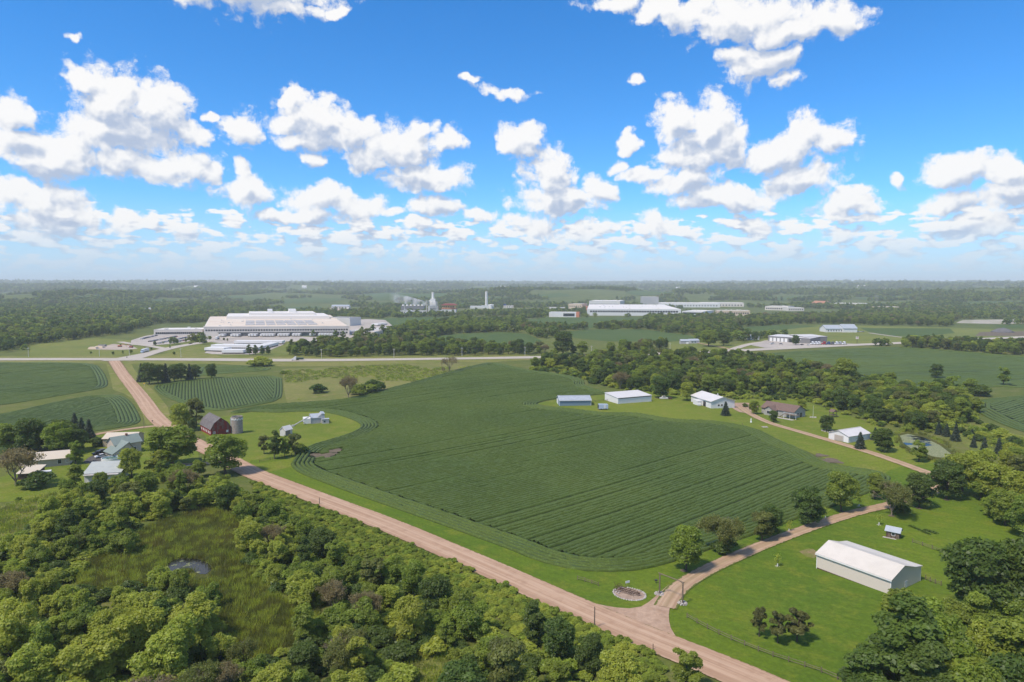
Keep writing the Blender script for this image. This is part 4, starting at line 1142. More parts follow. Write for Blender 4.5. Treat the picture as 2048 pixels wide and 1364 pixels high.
b.build('wing_roof', BROWNROOF, w)
fitting(t, 'window', 'front', 5.4, 2.2, 1.0, 1.5, GLASS, Lh, 11, out=3.06)
d = MB().box(Lh - 4.0, Lh + 3.5, -3.0, -0.02, 2.2, 2.4).build('deck', WOOD, t)
b = MB()
for x in (Lh - 3.8, Lh - 0.3, Lh + 3.2):
    b.box(x - .08, x + .08, -2.9, -2.74, -0.5, 3.3)
b.box(Lh - 4.0, Lh + 3.5, -2.98, -2.9, 3.2, 3.3).box(Lh - 4.0, Lh + 3.5, -2.98, -2.92, 2.8, 2.86)
b.build('deck_railing', TRIM, d)
st = MB()
for i in range(9): st.box(Lh - 4.3 - i * 0.32, Lh - 4.0 - i * 0.32, -2.9, -1.7, 2.1 - i * 0.25, 2.2 - i * 0.25)
st.build('stair', WOOD, d)
MB().box(Lh - 9, Lh + 3, -6.0, -3.4, -0.4, 0.18).build('stone_terrace', ROCK, t)

o, rz, L, D = site((1697,886), (1737,879), (1661,877))
hall('white_garage', 'white double garage with a pale ridge roof beside the lily pond', 'garage', None, None, min(D, 12.5), [(0, 2.9), (0.5, 4.7), (1, 2.9)], PLAIN, WHITE_ROOF, at_=(o, rz, L + 1), over=0.4, ridge_cap=True,
     fits=[('garage_door', 'left', min(D, 12.5) * 0.30, 4.6, 0.05, 2.5, C_('beige_door', (0.42, 0.37, 0.32)), {'out': 0.08}), ('garage_door', 'left', min(D, 12.5) * 0.72, 2.8, 0.05, 2.5, TRIM, {'out': 0.08})])

# ------------------------------------------------------------------ red barn, silo and farm sheds
o, rz, L, D = site((401,861), (422,872), (457,866))
D = min(max(D, 9.0), 11.5)
t, _ = hall('red_barn', 'old red gambrel barn with a grey shingle roof beside the silo', 'barn', None, None, D, [(0, 3.5), (0.16, 6.0), (0.5, 8.3), (0.84, 6.0), (1, 3.5)], RED, SHINGLE, at_=(o, rz, L), over=0.5,
     fits=[('window', 'front', L * q, 0.8, 1.2, 0.9, TRIM) for q in (0.12, 0.28, 0.44, 0.6, 0.76, 0.9)] + [('barn_door', 'right', D * 0.36, 2.8, 0.05, 2.9, RED, {'out': 0.12}), ('window', 'right', D * 0.12, 0.8, 1.2, 0.9, TRIM), ('window', 'right', D * 0.78, 0.8, 1.2, 0.9, TRIM), ('hay_door', 'right', D * 0.42, 1.7, 4.6, 1.9, REDGREY, {'out': 0.1})])
n = 16
gable = lambda y: np.interp(y / D, [0, .16, .5, .84, 1], [3.5, 6.0, 8.3, 6.0, 3.5])
for i in range(n):
    y0, y1 = D * i / n + 0.03, D * (i + 1) / n - 0.03
    MB().extrude([(L + 0.003, y0, -0.2), (L + 0.003, y1, -0.2), (L + 0.003, y1, gable(y1) - 0.1), (L + 0.003, y0, gable(y0) - 0.1)], (0.035 + 0.02 * (i % 3), 0, 0)).build('board', (RED, REDGREY, REDGREY, RED)[i % 4], t)
p = G(475, 866)
t = thing('silo', 'roofless round grey stave silo standing beside the red barn', 'silo', p)
block(p, 0, -3, 3, -3, 3)
b = MB(); b.rev([(2.5, -0.5), (2.5, 8.2), (2.3, 8.2), (2.3, 5.0)], 26); b.build('stave_wall', STONE, t)
hb = MB()
for k in range(6): hb.rev([(2.53, 0.6 + k * 1.2), (2.56, 0.61 + k * 1.2), (2.56, 0.63 + k * 1.2), (2.53, 0.64 + k * 1.2)], 26)
hb.build('hoop', GALV, t)
me = MB().box(-0.3, 0.3, -0.08, 0.02, 0, 0.75).v
first = None
for k in range(22):
    a = 2 * math.pi * k / 22
    if first is None: first = MB().box(-0.24, 0.24, -0.10, 0.0, 0, 0.75 ).build('white_stave', TRIM, t); w = first
    else: w = add('white_stave', first.data, t)
    w.location = (2.5 * math.cos(a), 2.5 * math.sin(a), 6.5 + 0.25 * (k % 2)); w.rotation_euler = (0, 0, a + math.pi / 2)
MB().box(-3.1, -2.45, -0.5, 0.5, -0.3, 7.5).build('chute', GALV, t)

o, rz, L = site((622,848), (649,846))
t, _ = hall('machine_shed', 'grey corrugated shed with a leaning grain auger in the farmyard', 'shed', None, None, 8.0, [(0, 3.0), (0.45, 4.6), (1, 3.4)], GALV, GREY_ROOF, at_=(o, rz, L), over=0.25)
MB().extrude([(L * 0.45, -0.02, 3.02), (L, -0.02, 3.02), (L, -0.02, 4.8), (L * 0.8, -0.02, 5.0)], (0, 6.0, 0)).build('raised_bay', GALV, t)
MB().extrude([(L * 0.78, -0.4, 5.05), (L + 0.3, -0.4, 4.85), (L + 0.3, -0.4, 4.97), (L * 0.78, -0.4, 5.17)], (0, 6.8, 0)).build('bay_roof', GREY_ROOF, t)
lean = MB().box(L - 1.5, L + 2.0, -2.6, -0.02, -0.4, 2.4).build('lean_to', C_('whitewash', (0.5, 0.46, 0.42), rough=0.9), t)
MB().box(L - 0.6, L + 0.2, -2.66, -2.6, 0.9, 1.7).build('window', DARKW, lean)
MB().box(L - 1.7, L + 2.2, -2.8, -0.05, 2.42, 2.55).build('lean_to_roof', GREY_ROOF, lean)
MB().box(-3.4, -0.02, 1.0, 7.0, -0.4, 2.7).build('side_bay', TRIM, t)
a0, a1 = G(586, 853), G(622, 848)
t = thing('grain_auger', 'grey grain auger leaning up against the corrugated shed', 'auger', a0)
e = Vector((a1.x - a0.x, a1.y - a0.y, 4.3))
MB().tube((0, 0, 0.3), e, 0.28, 0.28, 8).build('tube', GALV, t)
MB().box(-0.7, 0.7, -0.5, 0.5, 0.0, 0.8).build('hopper', GALV, t)
MB().tube(e * 0.5, (e.x * 0.72, e.y * 0.72 - 0.8, 0.1), 0.07).tube(e * 0.5, (e.x * 0.72, e.y * 0.72 + 0.8, 0.1), 0.07).build('leg', DARKM, t)
o, rz, L = site((571,873), (583,870))
hall('corn_crib', 'small white slatted corn crib with a steep roof on the farm lawn', 'crib', None, None, 3.4, [(0, 2.9), (0.5, 4.5), (1, 2.9)], C_('whitewash', ()), WHITE_ROOF, at_=(o, rz, L + 0.6), over=0.3,
     fits=[('slat', 'front', 0.1 + k * 0.42, 0.26, 0.1, 2.7, WOOD, {'out': 0.05}) for k in range(7)] + [('slat', 'left', 0.2 + k * 0.5, 0.3, 0.1, 2.7, PLAIN, {'out': 0.05}) for k in range(6)])

# ------------------------------------------------------------------ farmhouse and yard on the left
o, rz, L = site((206,894), (240,893))
hall('tan_garage', 'tan metal garage with a cream roof behind the farmhouse', 'garage', None, None, 10, [(0, 3.6), (0.5, 5.2), (1, 3.6)], TAN, TANROOF, at_=(o, rz, 13), over=0.4, fits=[('garage_door', 'front', 4.5, 4, 0.05, 2.9, C_('beige_door', ()), {'out': 0.1})])
o, rz, L = site((231,912), (283,903))
t, _ = hall('farmhouse', 'tan two-storey farmhouse with a green metal roof behind the garden trees', 'house', None, None, 8, [(0, 4.6), (0.5, 7.2), (1, 4.6)], C_('cream_siding', (0.50, 0.43, 0.35), rough=0.8, ribs=(2, 0.3, 0.3)), GREENROOF, at_=(o, rz, L), over=0.5,
     fits=[('window', 'right', 2.0, 1.0, 1.0, 1.4, GLASS), ('window', 'right', 4.8, 1.0, 1.0, 1.4, GLASS), ('window', 'right', 3.5, 1.0, 4.0, 1.2, GLASS), ('window', 'front', L * 0.7, 1.0, 1.1, 1.4, GLASS)])
w = MB().extrude([(-2.5, -5.0, -0.5), (5.0, -5.0, -0.5), (5.0, -5.0, 3.0), (3.4, -5.0, 5.8), (-2.5, -5.0, 2.2)], (0, 8.5, 0)).build('front_wing', C_('cream_siding', ()), t)
b = MB(); b.extrude([(-3.2, -5.4, 1.95), (3.4, -5.4, 5.95), (3.4, -5.4, 6.1), (-3.2, -5.4, 2.1)], (0, 9.3, 0)); b.extrude([(3.4, -5.4, 5.95), (5.6, -5.4, 2.5), (5.6, -5.4, 2.66), (3.4, -5.4, 6.1)], (0, 9.3, 0))
b.build('wing_roof', GREENROOF, w)
MB().box(1.0, 2.0, -5.06, -5.0, 1.0, 2.0).build('window', GLASS, w)
MB().box(L * 0.55, L * 0.55 + 0.8, 3.4, 4.2, 6.4, 8.0).build('chimney', C_('chimney_brick', (0.3, 0.14, 0.1)), t)
o, rz, L = site((76,936), (139,930))
hall('ranch_building', 'long low tan building with a cream hipped roof on the left of the garden', 'house', None, None, 10, [(0, 3.2), (0.5, 5.0), (1, 3.2)], TAN, TANROOF, at_=(o, rz, L), over=0.7, fits=[('window', 'front', 6.5, 1.2, 1.0, 1.6, GLASS), ('window', 'front', 9.2, 1.6, 1.2, 1.0, TAN), ('door', 'right', 3.0, 1.2, 0.1, 2.2, TRIM)])
o, rz, L = site((36,932), (74,934))
hall('ranch_annex', 'cream-roofed tan annexe joined to the long tan building', 'outbuilding', None, None, 9, [(0, 3.0), (0.5, 4.4), (1, 3.0)], TAN, TANROOF, at_=(o, rz, L), over=0.5)
o, rz, L = site((36,960), (72,958))
hall('low_shed', 'low open shed with a pale rusty roof under the bare tree', 'shed', None, None, 6.5, [(0, 2.3), (1, 3.4)], DARKWOOD, TANROOF, at_=(o, rz, L), over=0.5)
p = G(86, 957)
t = thing('camper', 'white camper trailer parked beside the low shed', 'camper', p, 0.5)
MB().box(-2.6, 2.6, -1.1, 1.1, 0.6, 2.7).build('body', PLAIN, t)
MB().box(-1.6, 1.6, -1.14, -1.1, 1.6, 2.2).build('window', GLASS, t)
for x in (-0.5, 0.5): MB().rev([(0.35, -0.1), (0.35, 0.1)], 12).build('wheel', TYRE, t, (x, -1.0, 0.35)).rotation_euler = (R(90), 0, 0)
o, rz, L = site((169,966), (241,962))
D0 = 8
hall('white_barn', 'low white barn with a blue-green metal roof behind the garden trees', 'barn', None, None, D0, [(0, 3.3), (0.42, 3.9), (1, 5.2)], PLAIN, PALEGREEN, at_=(o, rz, L), over=0.5, fits=[('door', 'front', L * q, 2.2, 0.05, 2.6, TRIM, {'out': 0.1}) for q in (0.1, 0.32, 0.54, 0.78)] + [('porch_roof', 'front', 0.2, L - 0.4, 2.9, 0.2, WHITE_ROOF, {'out': 1.6})])
p = G(222, 921)
t = thing('swimming_pool', 'round above-ground swimming pool with a white rim by the farmhouse', 'pool', p)
t.scale = (1, 0.9, 1)
b = MB(); b.rev([(3.5, 0), (3.5, 1.25), (3.3, 1.25), (3.3, 0.9)], 28); b.build('wall', TRIM, t)
b = MB(); b.rev([(3.28, 0.85), (3.28, 0.95)], 28); b.build('water', C_('pool_water', (0.10, 0.19, 0.17), rough=0.05, spec=0.6), t)
block(p, 0, -4, 4, -4, 4); block(G(200, 912), 0, -6, 6, -8, 8)
patch('yard_asphalt', W2([(165,925),(178,915),(200,905),(212,905),(206,922),(190,930)]), C_('asphalt', (0.09, 0.085, 0.08), rough=0.95), 0.12, grid=5, edge=3)

# ------------------------------------------------------------------ vehicles
def car_meshes():
    prof = [(-2.2, 0.45), (-2.2, 0.85), (-2.05, 0.95), (-1.2, 1.0), (1.75, 0.98), (2.15, 0.9), (2.2, 0.45)]
    b = MB().extrude([(x, -0.86, z) for x, z in prof], (0, 1.72, 0))
    cab = MB().extrude([(-1.25, -0.76, 0.98), (-0.55, -0.68, 1.45), (0.95, -0.68, 1.45), (1.75, -0.76, 0.98)], (0, 1.44, 0))
    wh = MB()
    for x in (-1.35, 1.35):
        for y in (-0.8, 0.8): wh.tube((x, y - 0.1, 0.33), (x, y + 0.1, 0.33), 0.33, 0.33, 10)
    roof = MB().box(-0.5, 0.9, -0.62, 0.62, 1.455, 1.49)
    return b, cab, wh, roof
CARP = {c: C_('car_paint_' + c, v, rough=0.25, spec=0.5) for c, v in dict(white=(0.7, 0.7, 0.7), silver=(0.4, 0.41, 0.42), black=(0.02, 0.02, 0.022), red=(0.35, 0.03, 0.03), blue=(0.04, 0.08, 0.2), grey=(0.12, 0.12, 0.13)).items()}
_cm = {}
def car(p, rz, colour, label, group=None, s=1.0):
    t = thing('car', label, 'car', p, rz, group); t.scale = (s, s, s)
    if not _cm:
        for k, (mb, m) in dict(window=(car_meshes()[1], GLASS), wheel=(car_meshes()[2], TYRE)).items():
            o = mb.build(k, m, t); _cm[k] = o.data
        o = car_meshes()[0].build('body', None, t); _cm['body'] = o.data
        o2 = car_meshes()[3].build('roof', None, t); _cm['roof'] = o2.data
        for q in list(t.children): bpy.data.objects.remove(q)
        for k in ('body', 'roof'): _cm[k].materials.append(CARP['white'])
    for k in ('body', 'roof', 'window', 'wheel'):
        o = add(k, _cm[k], t)
        if k in ('body', 'roof') and colour != 'white':
            o.material_slots[0].link = 'OBJECT'; o.material_slots[0].material = CARP[colour]
    return t
_tm = {}
def trailer(p, rz, label, group, L=14.0, col=None):
    t = thing('semi_trailer', label, 'trailer', p, rz, group)
    if L not in _tm:
        a = MB().box(0, L, -1.3, 1.3, 1.2, 4.0).build('box_body', PLAIN, t)
        w = MB()
        for x in (1.5, 2.8):
            for y in (-1.1, 1.1): w.tube((x, y - .2, .5), (x, y + .2, .5), .5, .5, 10)
        w.box(L - 3.4, L - 3.2, -0.9, -0.7, 0, 1.19).box(L - 3.4, L - 3.2, 0.7, 0.9, 0, 1.19).box(0.4, L - 0.4, -0.5, 0.5, 0.95, 1.19)
        b = w.build('undercarriage', DARKM, t)
        _tm[L] = (a.data, b.data)
    else:
        add('box_body', _tm[L][0], t); add('undercarriage', _tm[L][1], t)
    return t
def semi_cab(t, x0, m):
    MB().extrude([(x0, -1.2, 0.7), (x0, -1.2, 3.7), (x0 + 1.3, -1.2, 3.8), (x0 + 2.4, -1.2, 2.9), (x0 + 2.7, -1.2, 2.0), (x0 + 4.2, -1.2, 1.8), (x0 + 4.4, -1.2, 0.7)], (0, 2.4, 0)).build('cab', m, t)
    MB().extrude([(x0 + 2.42, -1.05, 2.86), (x0 + 2.70, -1.05, 2.06), (x0 + 2.76, -1.05, 2.08), (x0 + 2.48, -1.05, 2.88)], (0, 2.1, 0)).build('windscreen', GLASS, t)
    w = MB()
    for x in (x0 - 1.6, x0 - 0.5, x0 + 3.4):
        for y in (-1.05, 1.05): w.tube((x, y - .2, .5), (x, y + .2, .5), .5, .5, 10)
    w.box(x0 - 2.4, x0 + 0.2, -0.5, 0.5, 0.6, 0.95)
    w.build('wheel', TYRE, t)
a, b_ = G(291, 704.5), G(274, 709)
rz = math.atan2(b_.y - a.y, b_.x - a.x)
t = trailer(G(296, 703), rz, 'white semi truck with a blue-white cab turning on the factory road', None, L=13.5)
t.name = 'semi_truck'; t['category'] = 'truck'
semi_cab(t, 14.3, C_('pale_blue_paint', (0.45, 0.52, 0.62), rough=0.3))
a, b_ = G(606, 721), G(588, 721)
t = thing('dump_truck', 'white-cabbed dump truck with a dark box driving along the highway', 'truck', G(607, 721), math.pi + math.atan2(b_.y - a.y, a.x - b_.x), None)
MB().extrude([(0, -1.25, 1.2), (6.2, -1.25, 1.2), (6.2, -1.25, 2.9), (-0.3, -1.25, 2.7)], (0, 2.5, 0)).build('dump_box', C_('dark_green_paint', (0.03, 0.06, 0.04), rough=0.4), t)
semi_cab(t, 6.6, PLAIN)
car(G(381, 688.5), 0.4, 'black', 'dark car driving up the pale factory road')
car(G(202, 915), 0.9, 'white', 'white pickup-sized car on the asphalt yard by the pool')
car(G(196, 909), 0.9, 'black', 'black car parked beside the farmhouse pool')
car(G(204, 905), 0.9, 'grey', 'grey car parked nearest the farmhouse wall')
p = G(380, 943)
t = thing('tractor', 'small blue tractor parked on the grass by the farm driveway', 'tractor', p, 1.2)
MB().box(-0.4, 1.6, -0.4, 0.4, 0.7, 1.4).build('bonnet', CARP['blue'], t)
MB().box(-1.3, 0.0, -0.7, 0.7, 2.3, 2.4).box(-1.25, -1.17, -0.65, -0.57, 1.1, 2.3).box(-1.25, -1.17, 0.57, 0.65, 1.1, 2.3).box(-0.1, -0.02, -0.65, -0.57, 1.1, 2.3).box(-0.1, -0.02, 0.57, 0.65, 1.1, 2.3).build('canopy', CARP['blue'], t)
for x, r_ in ((-0.8, 0.75), (1.2, 0.45)):
    for y in (-0.85, 0.85): MB().tube((x, y - .18, r_), (x, y + .18, r_), r_, r_, 14).build('wheel', TYRE, t)

# ------------------------------------------------------------------ distribution warehouse and its lots
patch('truck_yard', W2([(405,676),(440,668),(560,672),(700,676),(735,668),(790,655),(770,640),(735,638),(700,640),(690,662),(640,684),(520,682),(470,690),(420,684)]), LOT, 0.16, grid=30, edge=12)
patch('trailer_lot', W2([(409,706),(424,694),(455,685),(480,680),(575,680),(566,690),(540,700),(505,709),(430,709)]), LOT, 0.18, grid=20, edge=10)
patch('car_park', W2([(262,690),(262,681),(290,672),(330,666),(425,668),(405,676),(372,684),(330,689),(300,691)]), LOT, 0.17, grid=20, edge=10)
patch('gravel_pad', W2([(178,699),(190,693),(215,691),(225,688),(262,691),(276,698),(240,700)]), ground_mat('pad', [(0.40, 0.32, 0.26), (0.46, 0.38, 0.31), (0.32, 0.26, 0.2)], bump=0.1), 0.16, grid=20, edge=8)
o, rz, L = site((408,673), (699,671))
D = 400.0; Hh = 12.5
t = thing('distribution_warehouse', 'vast flat-roofed white distribution warehouse with a long row of dock windows', 'warehouse', o, rz)
sk = math.radians(8)
fp = [(0, 0), (L, 0), (L - 92, D), (-105, D * 0.86)]
block(o, rz, -110, L + 10, 0, D, 12)
MB().extrude([(x, y, -1) for x, y in fp], (0, 0, Hh + 1)).build('wall', FACADE, t)
ins = [(2, 2), (L - 2, 2), (L - 93, D - 3), (-103, D * 0.86 - 3)]
ro = MB().extrude([(x, y, Hh + 0.02) for x, y in ins], (0, 0, 0.5)).build('roof', FLATROOF, t)
b = MB().box(-0.4, L + 0.4, -0.4, 1.6, Hh + 0.01, Hh + 1.4); b.build('parapet', FACADE, ro)
lo = lambda f, g: (f * L - g * (92 * f + 105 * (1 - f)), g * D * 0.93)
def roofbox(name, f0, f1, g0, g1, z0, z1, m, parent):
    q = [lo(f0, g0), lo(f1, g0), lo(f1, g1), lo(f0, g1)]
    return MB().extrude([(x, y, Hh + z0) for x, y in q], (0, 0, z1 - z0)).build(name, m, parent)
hb = roofbox('high_bay', 0.12, 0.96, 0.62, 0.97, 0.53, 5.5, WHITEROOF2, t)
roofbox('roof_step', 0.30, 0.86, 0.74, 0.96, 5.52, 9.5, WHITEROOF2, hb)
roofbox('penthouse', 0.46, 0.50, 0.80, 0.88, 9.52, 15, PLAIN, hb); roofbox('penthouse', 0.64, 0.70, 0.80, 0.90, 9.52, 15, PLAIN, hb)
for i in range(7):
    for j in range(2):
        roofbox('solar_panel', 0.28 + i * 0.075, 0.345 + i * 0.075, 0.12 + j * 0.19, 0.28 + j * 0.19, 0.6, 1.1, SOLAR, t)
for i in range(26):
    f, g = random.uniform(0.04, 0.95), random.uniform(0.05, 0.58); x, y = lo(f, g); s = random.uniform(1.5, 3.2)
    MB().box(x, x + s, y, y + s, Hh + 0.53, Hh + 0.53 + s * 0.6).build('roof_unit', STEEL, ro)
w = MB().box(-1.3, 1.3, -0.15, -0.01, 0, 2.3).build('window', GLASS, t); w.location = (3.5, 0, 7.4)
n = 55
for i in range(1, n):
    q = add('window', w.data, t); q.location = (3.5 + (L - 7) * i / (n - 1), 0, 7.4)
for i in range(4):
    q = add('window', w.data, t); q.location = (L - 4 - i * 3.8, 0, 3.2)
MB().box(L * 0.095, L * 0.93, -2.2, -0.01, 5.2, 5.9).build('dock_canopy', GREYWALL, t)
MB().box(L * 0.10, L * 0.925, -0.12, -0.01, 0.6, 5.0).build('dock_wall', GREYWALL, t)
DOCK = [f for i, f in enumerate(np.linspace(0.13, 0.90, 40)) if i not in (2, 3, 7, 8, 9, 13, 19, 24, 28, 29, 30, 33)]
for i, f in enumerate(DOCK):
    p = Vector((math.cos(rz), math.sin(rz), 0)) * (f * L) + Vector((o.x, o.y, 0))
    p = p + Vector((math.sin(rz), -math.cos(rz), 0)) * 16.0
    p.z = float(height(p.x, p.y)) + 0.2
    trailer(p, rz + math.pi / 2, ordinal(i, len(DOCK)) + ' white trailer backed against the warehouse loading dock', 'trailers docked along the warehouse front')
# office wing
t, L2, o2, rz2 = flat_block('office_wing', 'low pale office wing with a row of windows at the left end of the warehouse', 'office', (308,672), (405,671), 40, 8.5, FACADE, WHITEROOF2, windows=(22, 2.6, 2.4, 2.6), pads=5)
# side building and white canopies to the right of the warehouse
flat_block('cold_store', 'tall grey panelled store behind the right end of the warehouse', 'store', (700,652), (722,650), 50, 14, STEEL, GREYWALL)
flat_block('wash_bay', 'small pale truck wash building at the edge of the concrete yard', 'wash bay', (749,674), (766,672), 14, 7, FACADE, WHITEROOF2, windows=(3, 1, 2, 3))
def row_px(u0, v0, u1, v1, n):
    a, b = G(u0, v0), G(u1, v1)
    return [at(a.x + (b.x - a.x) * i / max(1, n - 1), a.y + (b.y - a.y) * i / max(1, n - 1), 0.2) for i in range(n)], math.atan2(b.y - a.y, b.x - a.x)
def trailer_row(px, n, turn, label, group, L=14.0):
    ps, a = row_px(*px, n)
    for i, p in enumerate(ps): trailer(p, a + turn, label.replace('white trailer', ordinal(i, n) + ' white trailer'), group, L)
trailer_row((699,667,722,666), 9, R(80), 'white trailer in the block right of the warehouse wall', 'trailers parked beside the warehouse end')
trailer_row((764,662,778,660), 6, R(80), 'white trailer parked on the far side of the concrete yard', 'trailers on the far side of the yard')
trailer_row((757,652,774,650), 7, R(80), 'white trailer in the back row of the concrete yard', 'trailers in the back row of the yard')
trailer_row((411,703,446,704), 14, R(100), 'white trailer in the left block of the highway trailer lot', 'trailers in the left block of the lot')
trailer_row((424,697,520,698), 26, R(95), 'white trailer in the middle row of the highway trailer lot', 'trailers in the middle row of the lot')
trailer_row((446,708,484,708), 13, R(95), 'white trailer in the front row of the highway trailer lot', 'trailers in the front row of the lot')
trailer_row((470,689,562,689), 28, R(95), 'white trailer in the back row of the highway trailer lot', 'trailers in the back rows of the lot')
trailer_row((516,703,556,692), 12, R(60), 'white trailer along the right edge of the highway trailer lot', 'trailers along the right edge of the lot')
t = trailer(G(432, 680, 0.2), R(100), 'dark semi truck driving out of the warehouse yard', None, L=9.0); t['category'] = 'truck'; t.name = 'semi_truck'
semi_cab(t, 9.8, CARP['black'])
cols = ['white', 'silver', 'black', 'grey', 'blue', 'red', 'black', 'silver', 'white', 'grey']
for rowname, (u0, v0, u1, v1, n) in zip(('the back row', 'the second row', 'the middle row', 'the front row', 'the short right row'), ((283,679,312,672,12), (300,684,352,674,18), (316,688,372,676,18), (345,686.5,404,674,20), (372,681,412,672,14))):
    ps, a = row_px(u0, v0, u1, v1, n)
    for i, p in enumerate(ps):
        c = random.choice(cols)
        car(p, a + R(90) + random.choice((0, math.pi)), c, {'white': 'white', 'silver': 'silver', 'black': 'black', 'grey': 'dark grey', 'blue': 'blue', 'red': 'red'}[c] + ' car, ' + ordinal(i, n) + ' in ' + rowname + ' by the offices', c + ' cars in the office car park', s=1.05)
def machine(p, rz, m, label):
    t = thing('excavator', label, 'excavator', p, rz)
    MB().box(-2, 2, -1.4, -0.8, 0, 0.9).box(-2, 2, 0.8, 1.4, 0, 0.9).build('track', TYRE, t)
    MB().box(-2.1, 1.4, -1.3, 1.3, 1.0, 2.2).build('body', m, t)
    MB().box(0.0, 1.4, -1.3, -0.1, 2.21, 3.3).build('cab', GLASS, t)
    MB().tube((1.2, 0.5, 1.8), (4.2, 0.5, 4.2), 0.3, 0.25).tube((4.2, 0.5, 4.2), (5.6, 0.5, 1.4), 0.25, 0.2).build('arm', m, t)
machine(G(240, 694), 0.3, ORANGE, 'orange excavator on the gravel pad by the highway')
machine(G(262, 695.5), 2.9, REDROOF, 'red excavator on the gravel pad by the highway')
for u, v, l in ((187,698,'long'), (200,696,'low'), (205,693,'dark')):
    MBx = MB().extrude([(-5, -3, 0), (5, -3, 0), (3.6, -2, 2.2), (-3.6, -2, 2.4)], (0, 5, 0)) if l != 'dark' else MB().box(-4, 4, -1.5, 1.5, 0.3, 2.4).box(-3.6, 3.6, -1.2, 1.2, 0, 0.29)
    tag(MBx.build('sand_heap' if l != 'dark' else 'container', SAND if l != 'dark' else GREYWALL, None, G(u, v)), {'long': 'tan heap at the left end of the gravel pad', 'low': 'low tan heap next to the excavators', 'dark': 'dark container on the far side of the gravel pad'}[l], 'heap' if l != 'dark' else 'container')

# ------------------------------------------------------------------ power station
def tower():
    p = G(858, 628)
    t = thing('boiler_tower', 'tall grey power station boiler tower with a chimney on top', 'tower', p); block(p, 0, -20, 25, -5, 40, 10)
    MB().box(-2, 22, 0, 24, -1, 20).build('lower_block', STEEL, t)
    MB().box(1, 17, 3, 20, 20.01, 31).build('boiler_house', C_('pale_steel', (0.74, 0.72, 0.68), rough=0.6), t)
    f = MB()
    for x in (-7, -2.2):
        for y in (0, 6): f.box(x - .4, x + .4, y - .4, y + .4, -1, 34)
    for z in range(4, 36, 4): f.box(-7.4, -1.8, -0.4, 6.4, z, z + 0.5)
    for x in (2, 9, 16, 21): f.box(x - .4, x + .4, -1.2, -0.4, -1, 32)
    for z in range(5, 34, 5): f.box(1.6, 21.4, -1.3, -0.3, z, z + 0.4)
    f.build('stair_frame', STEEL, t)
    MB().box(3, 15, 5, 17, 31.02, 38).box(0, 3, 6, 12, 31.02, 35).box(15.01, 18, 6, 12, 20.02, 29).build('upper_house', C_('pale_steel', ()), t)
    ch = MB(); ch.rev([(3.4, 38), (3.2, 53), (3.5, 53.2), (3.5, 54.5), (2.8, 54.6)], 14, (9, 11, 0)); ch.build('chimney', C_('pale_steel', ()), t)
    for k in range(5): MB().box(3.5 + k * 3.2, 5.6 + k * 3.2, -0.08, -0.01, 10, 16).build('louvre', GREYWALL, t)
tower()
t, L, o, rz = flat_block('turbine_hall', 'low grey turbine hall left of the boiler tower', 'hall', (800,628), (852,628), 25, 8, STEEL, GREYWALL, windows=(9, 2, 4, 4))
t, L, o, rz = flat_block('cooling_unit', 'dark bank of cooling fans giving off steam behind the turbine hall', 'cooling tower', (802,622), (848,622), 20, 14, GREYWALL, STEEL)
for i in range(6):
    MB().rev([(3.6, 14.3), (3.2, 17.0), (3.4, 18.5)], 16, (L * (i + 0.5) / 6, 10, 0)).build('fan_stack', STEEL, t)
tag(MB().extrude([(0, 0, 0), (24, 0, 0), (20, 0, 8), (12, 0, 12), (4, 0, 7)], (0, 14, 0)).build('white_tent', PLAIN, None, G(808, 629)), 'white humped tent roof in front of the turbine hall', 'tent')
t, L, o, rz = flat_block('ethanol_plant', 'yellow industrial block with two red roofs right of the boiler tower', 'plant', (883,628), (912,628), 30, 11, STEEL, GREYWALL)
MB().box(1.0, L - 1, 3, 27, 11.7, 22).build('upper_storey', YELLOW, t)
for z, e in ((12.5, 2.0), (22.02, 2.5)):
    MB().extrude([(-e, 3 - e, z), (L + e, 3 - e, z), (L + e, 27 + e, z), (-e, 27 + e, z)], (0, 0, 0.8)).extrude([(0, 3, z + 0.81), (L, 3, z + 0.81), (L - 6, 3, z + 3.6), (6, 3, z + 3.6)], (0, 24, 0)).build('roof', REDROOF, t)
for k in range(7): MB().box(2.5 + k * (L - 5) / 7, 4.8 + k * (L - 5) / 7, 2.9, 2.98, 16.5, 20).build('window', GLASS, t)
pl = MB()
for x in range(0, 22, 5): pl.box(x, x + 1, 0, 1, 0, 9)
pl.box(0, 21, -0.2, 1.2, 8, 9.5).tube((0, -0.5, 5), (21, -0.5, 5), 0.8).tube((0, 0.5, 3), (21, 0.5, 3), 0.6)
tag(pl.build('pipe_rack', STEEL, None, G(872, 628)), 'grey pipe rack between the boiler tower and the yellow block', 'pipes')
def stack():
    p = G(973, 617)
    t = thing('chimney_stack', 'tall slender white chimney stack with a small plant at its foot', 'chimney', p); block(p, 0, -30, 30, -10, 30, 8)
    b = MB(); b.rev([(4.4, -1), (4.0, 53), (3.2, 53.2)], 16); b.build('shaft', C_('white_concrete', (0.66, 0.64, 0.62), rough=0.7), t)
    MB().box(-16, 14, -6, -4.5, -1, 10).box(5, 22, -4, 8, -1, 13).box(-20, -5, 0, 10, -1, 8).build('plant_block', PLAIN, t)
    b = MB(); b.rev([(5, 0), (5, 12), (0.5, 14)], 14, (14, -9, 0)); b.build('tank', PLAIN, t)
stack()
flat_block('process_shed', 'long low white process shed left of the slender chimney stack', 'shed', (940,617), (964,617), 30, 7, PLAIN, WHITEROOF2)
t, L, o, rz = flat_block('blue_top_block', 'small pale block with a dark blue top at the right of the chimney stack', 'building', (1007,616), (1027,616), 20, 7, FACADE, WHITEROOF2, windows=(4, 2, 2, 3))
MB().box(0, 9, 0.6, 12, 7.8, 13).build('blue_top', CARP['blue'], t)
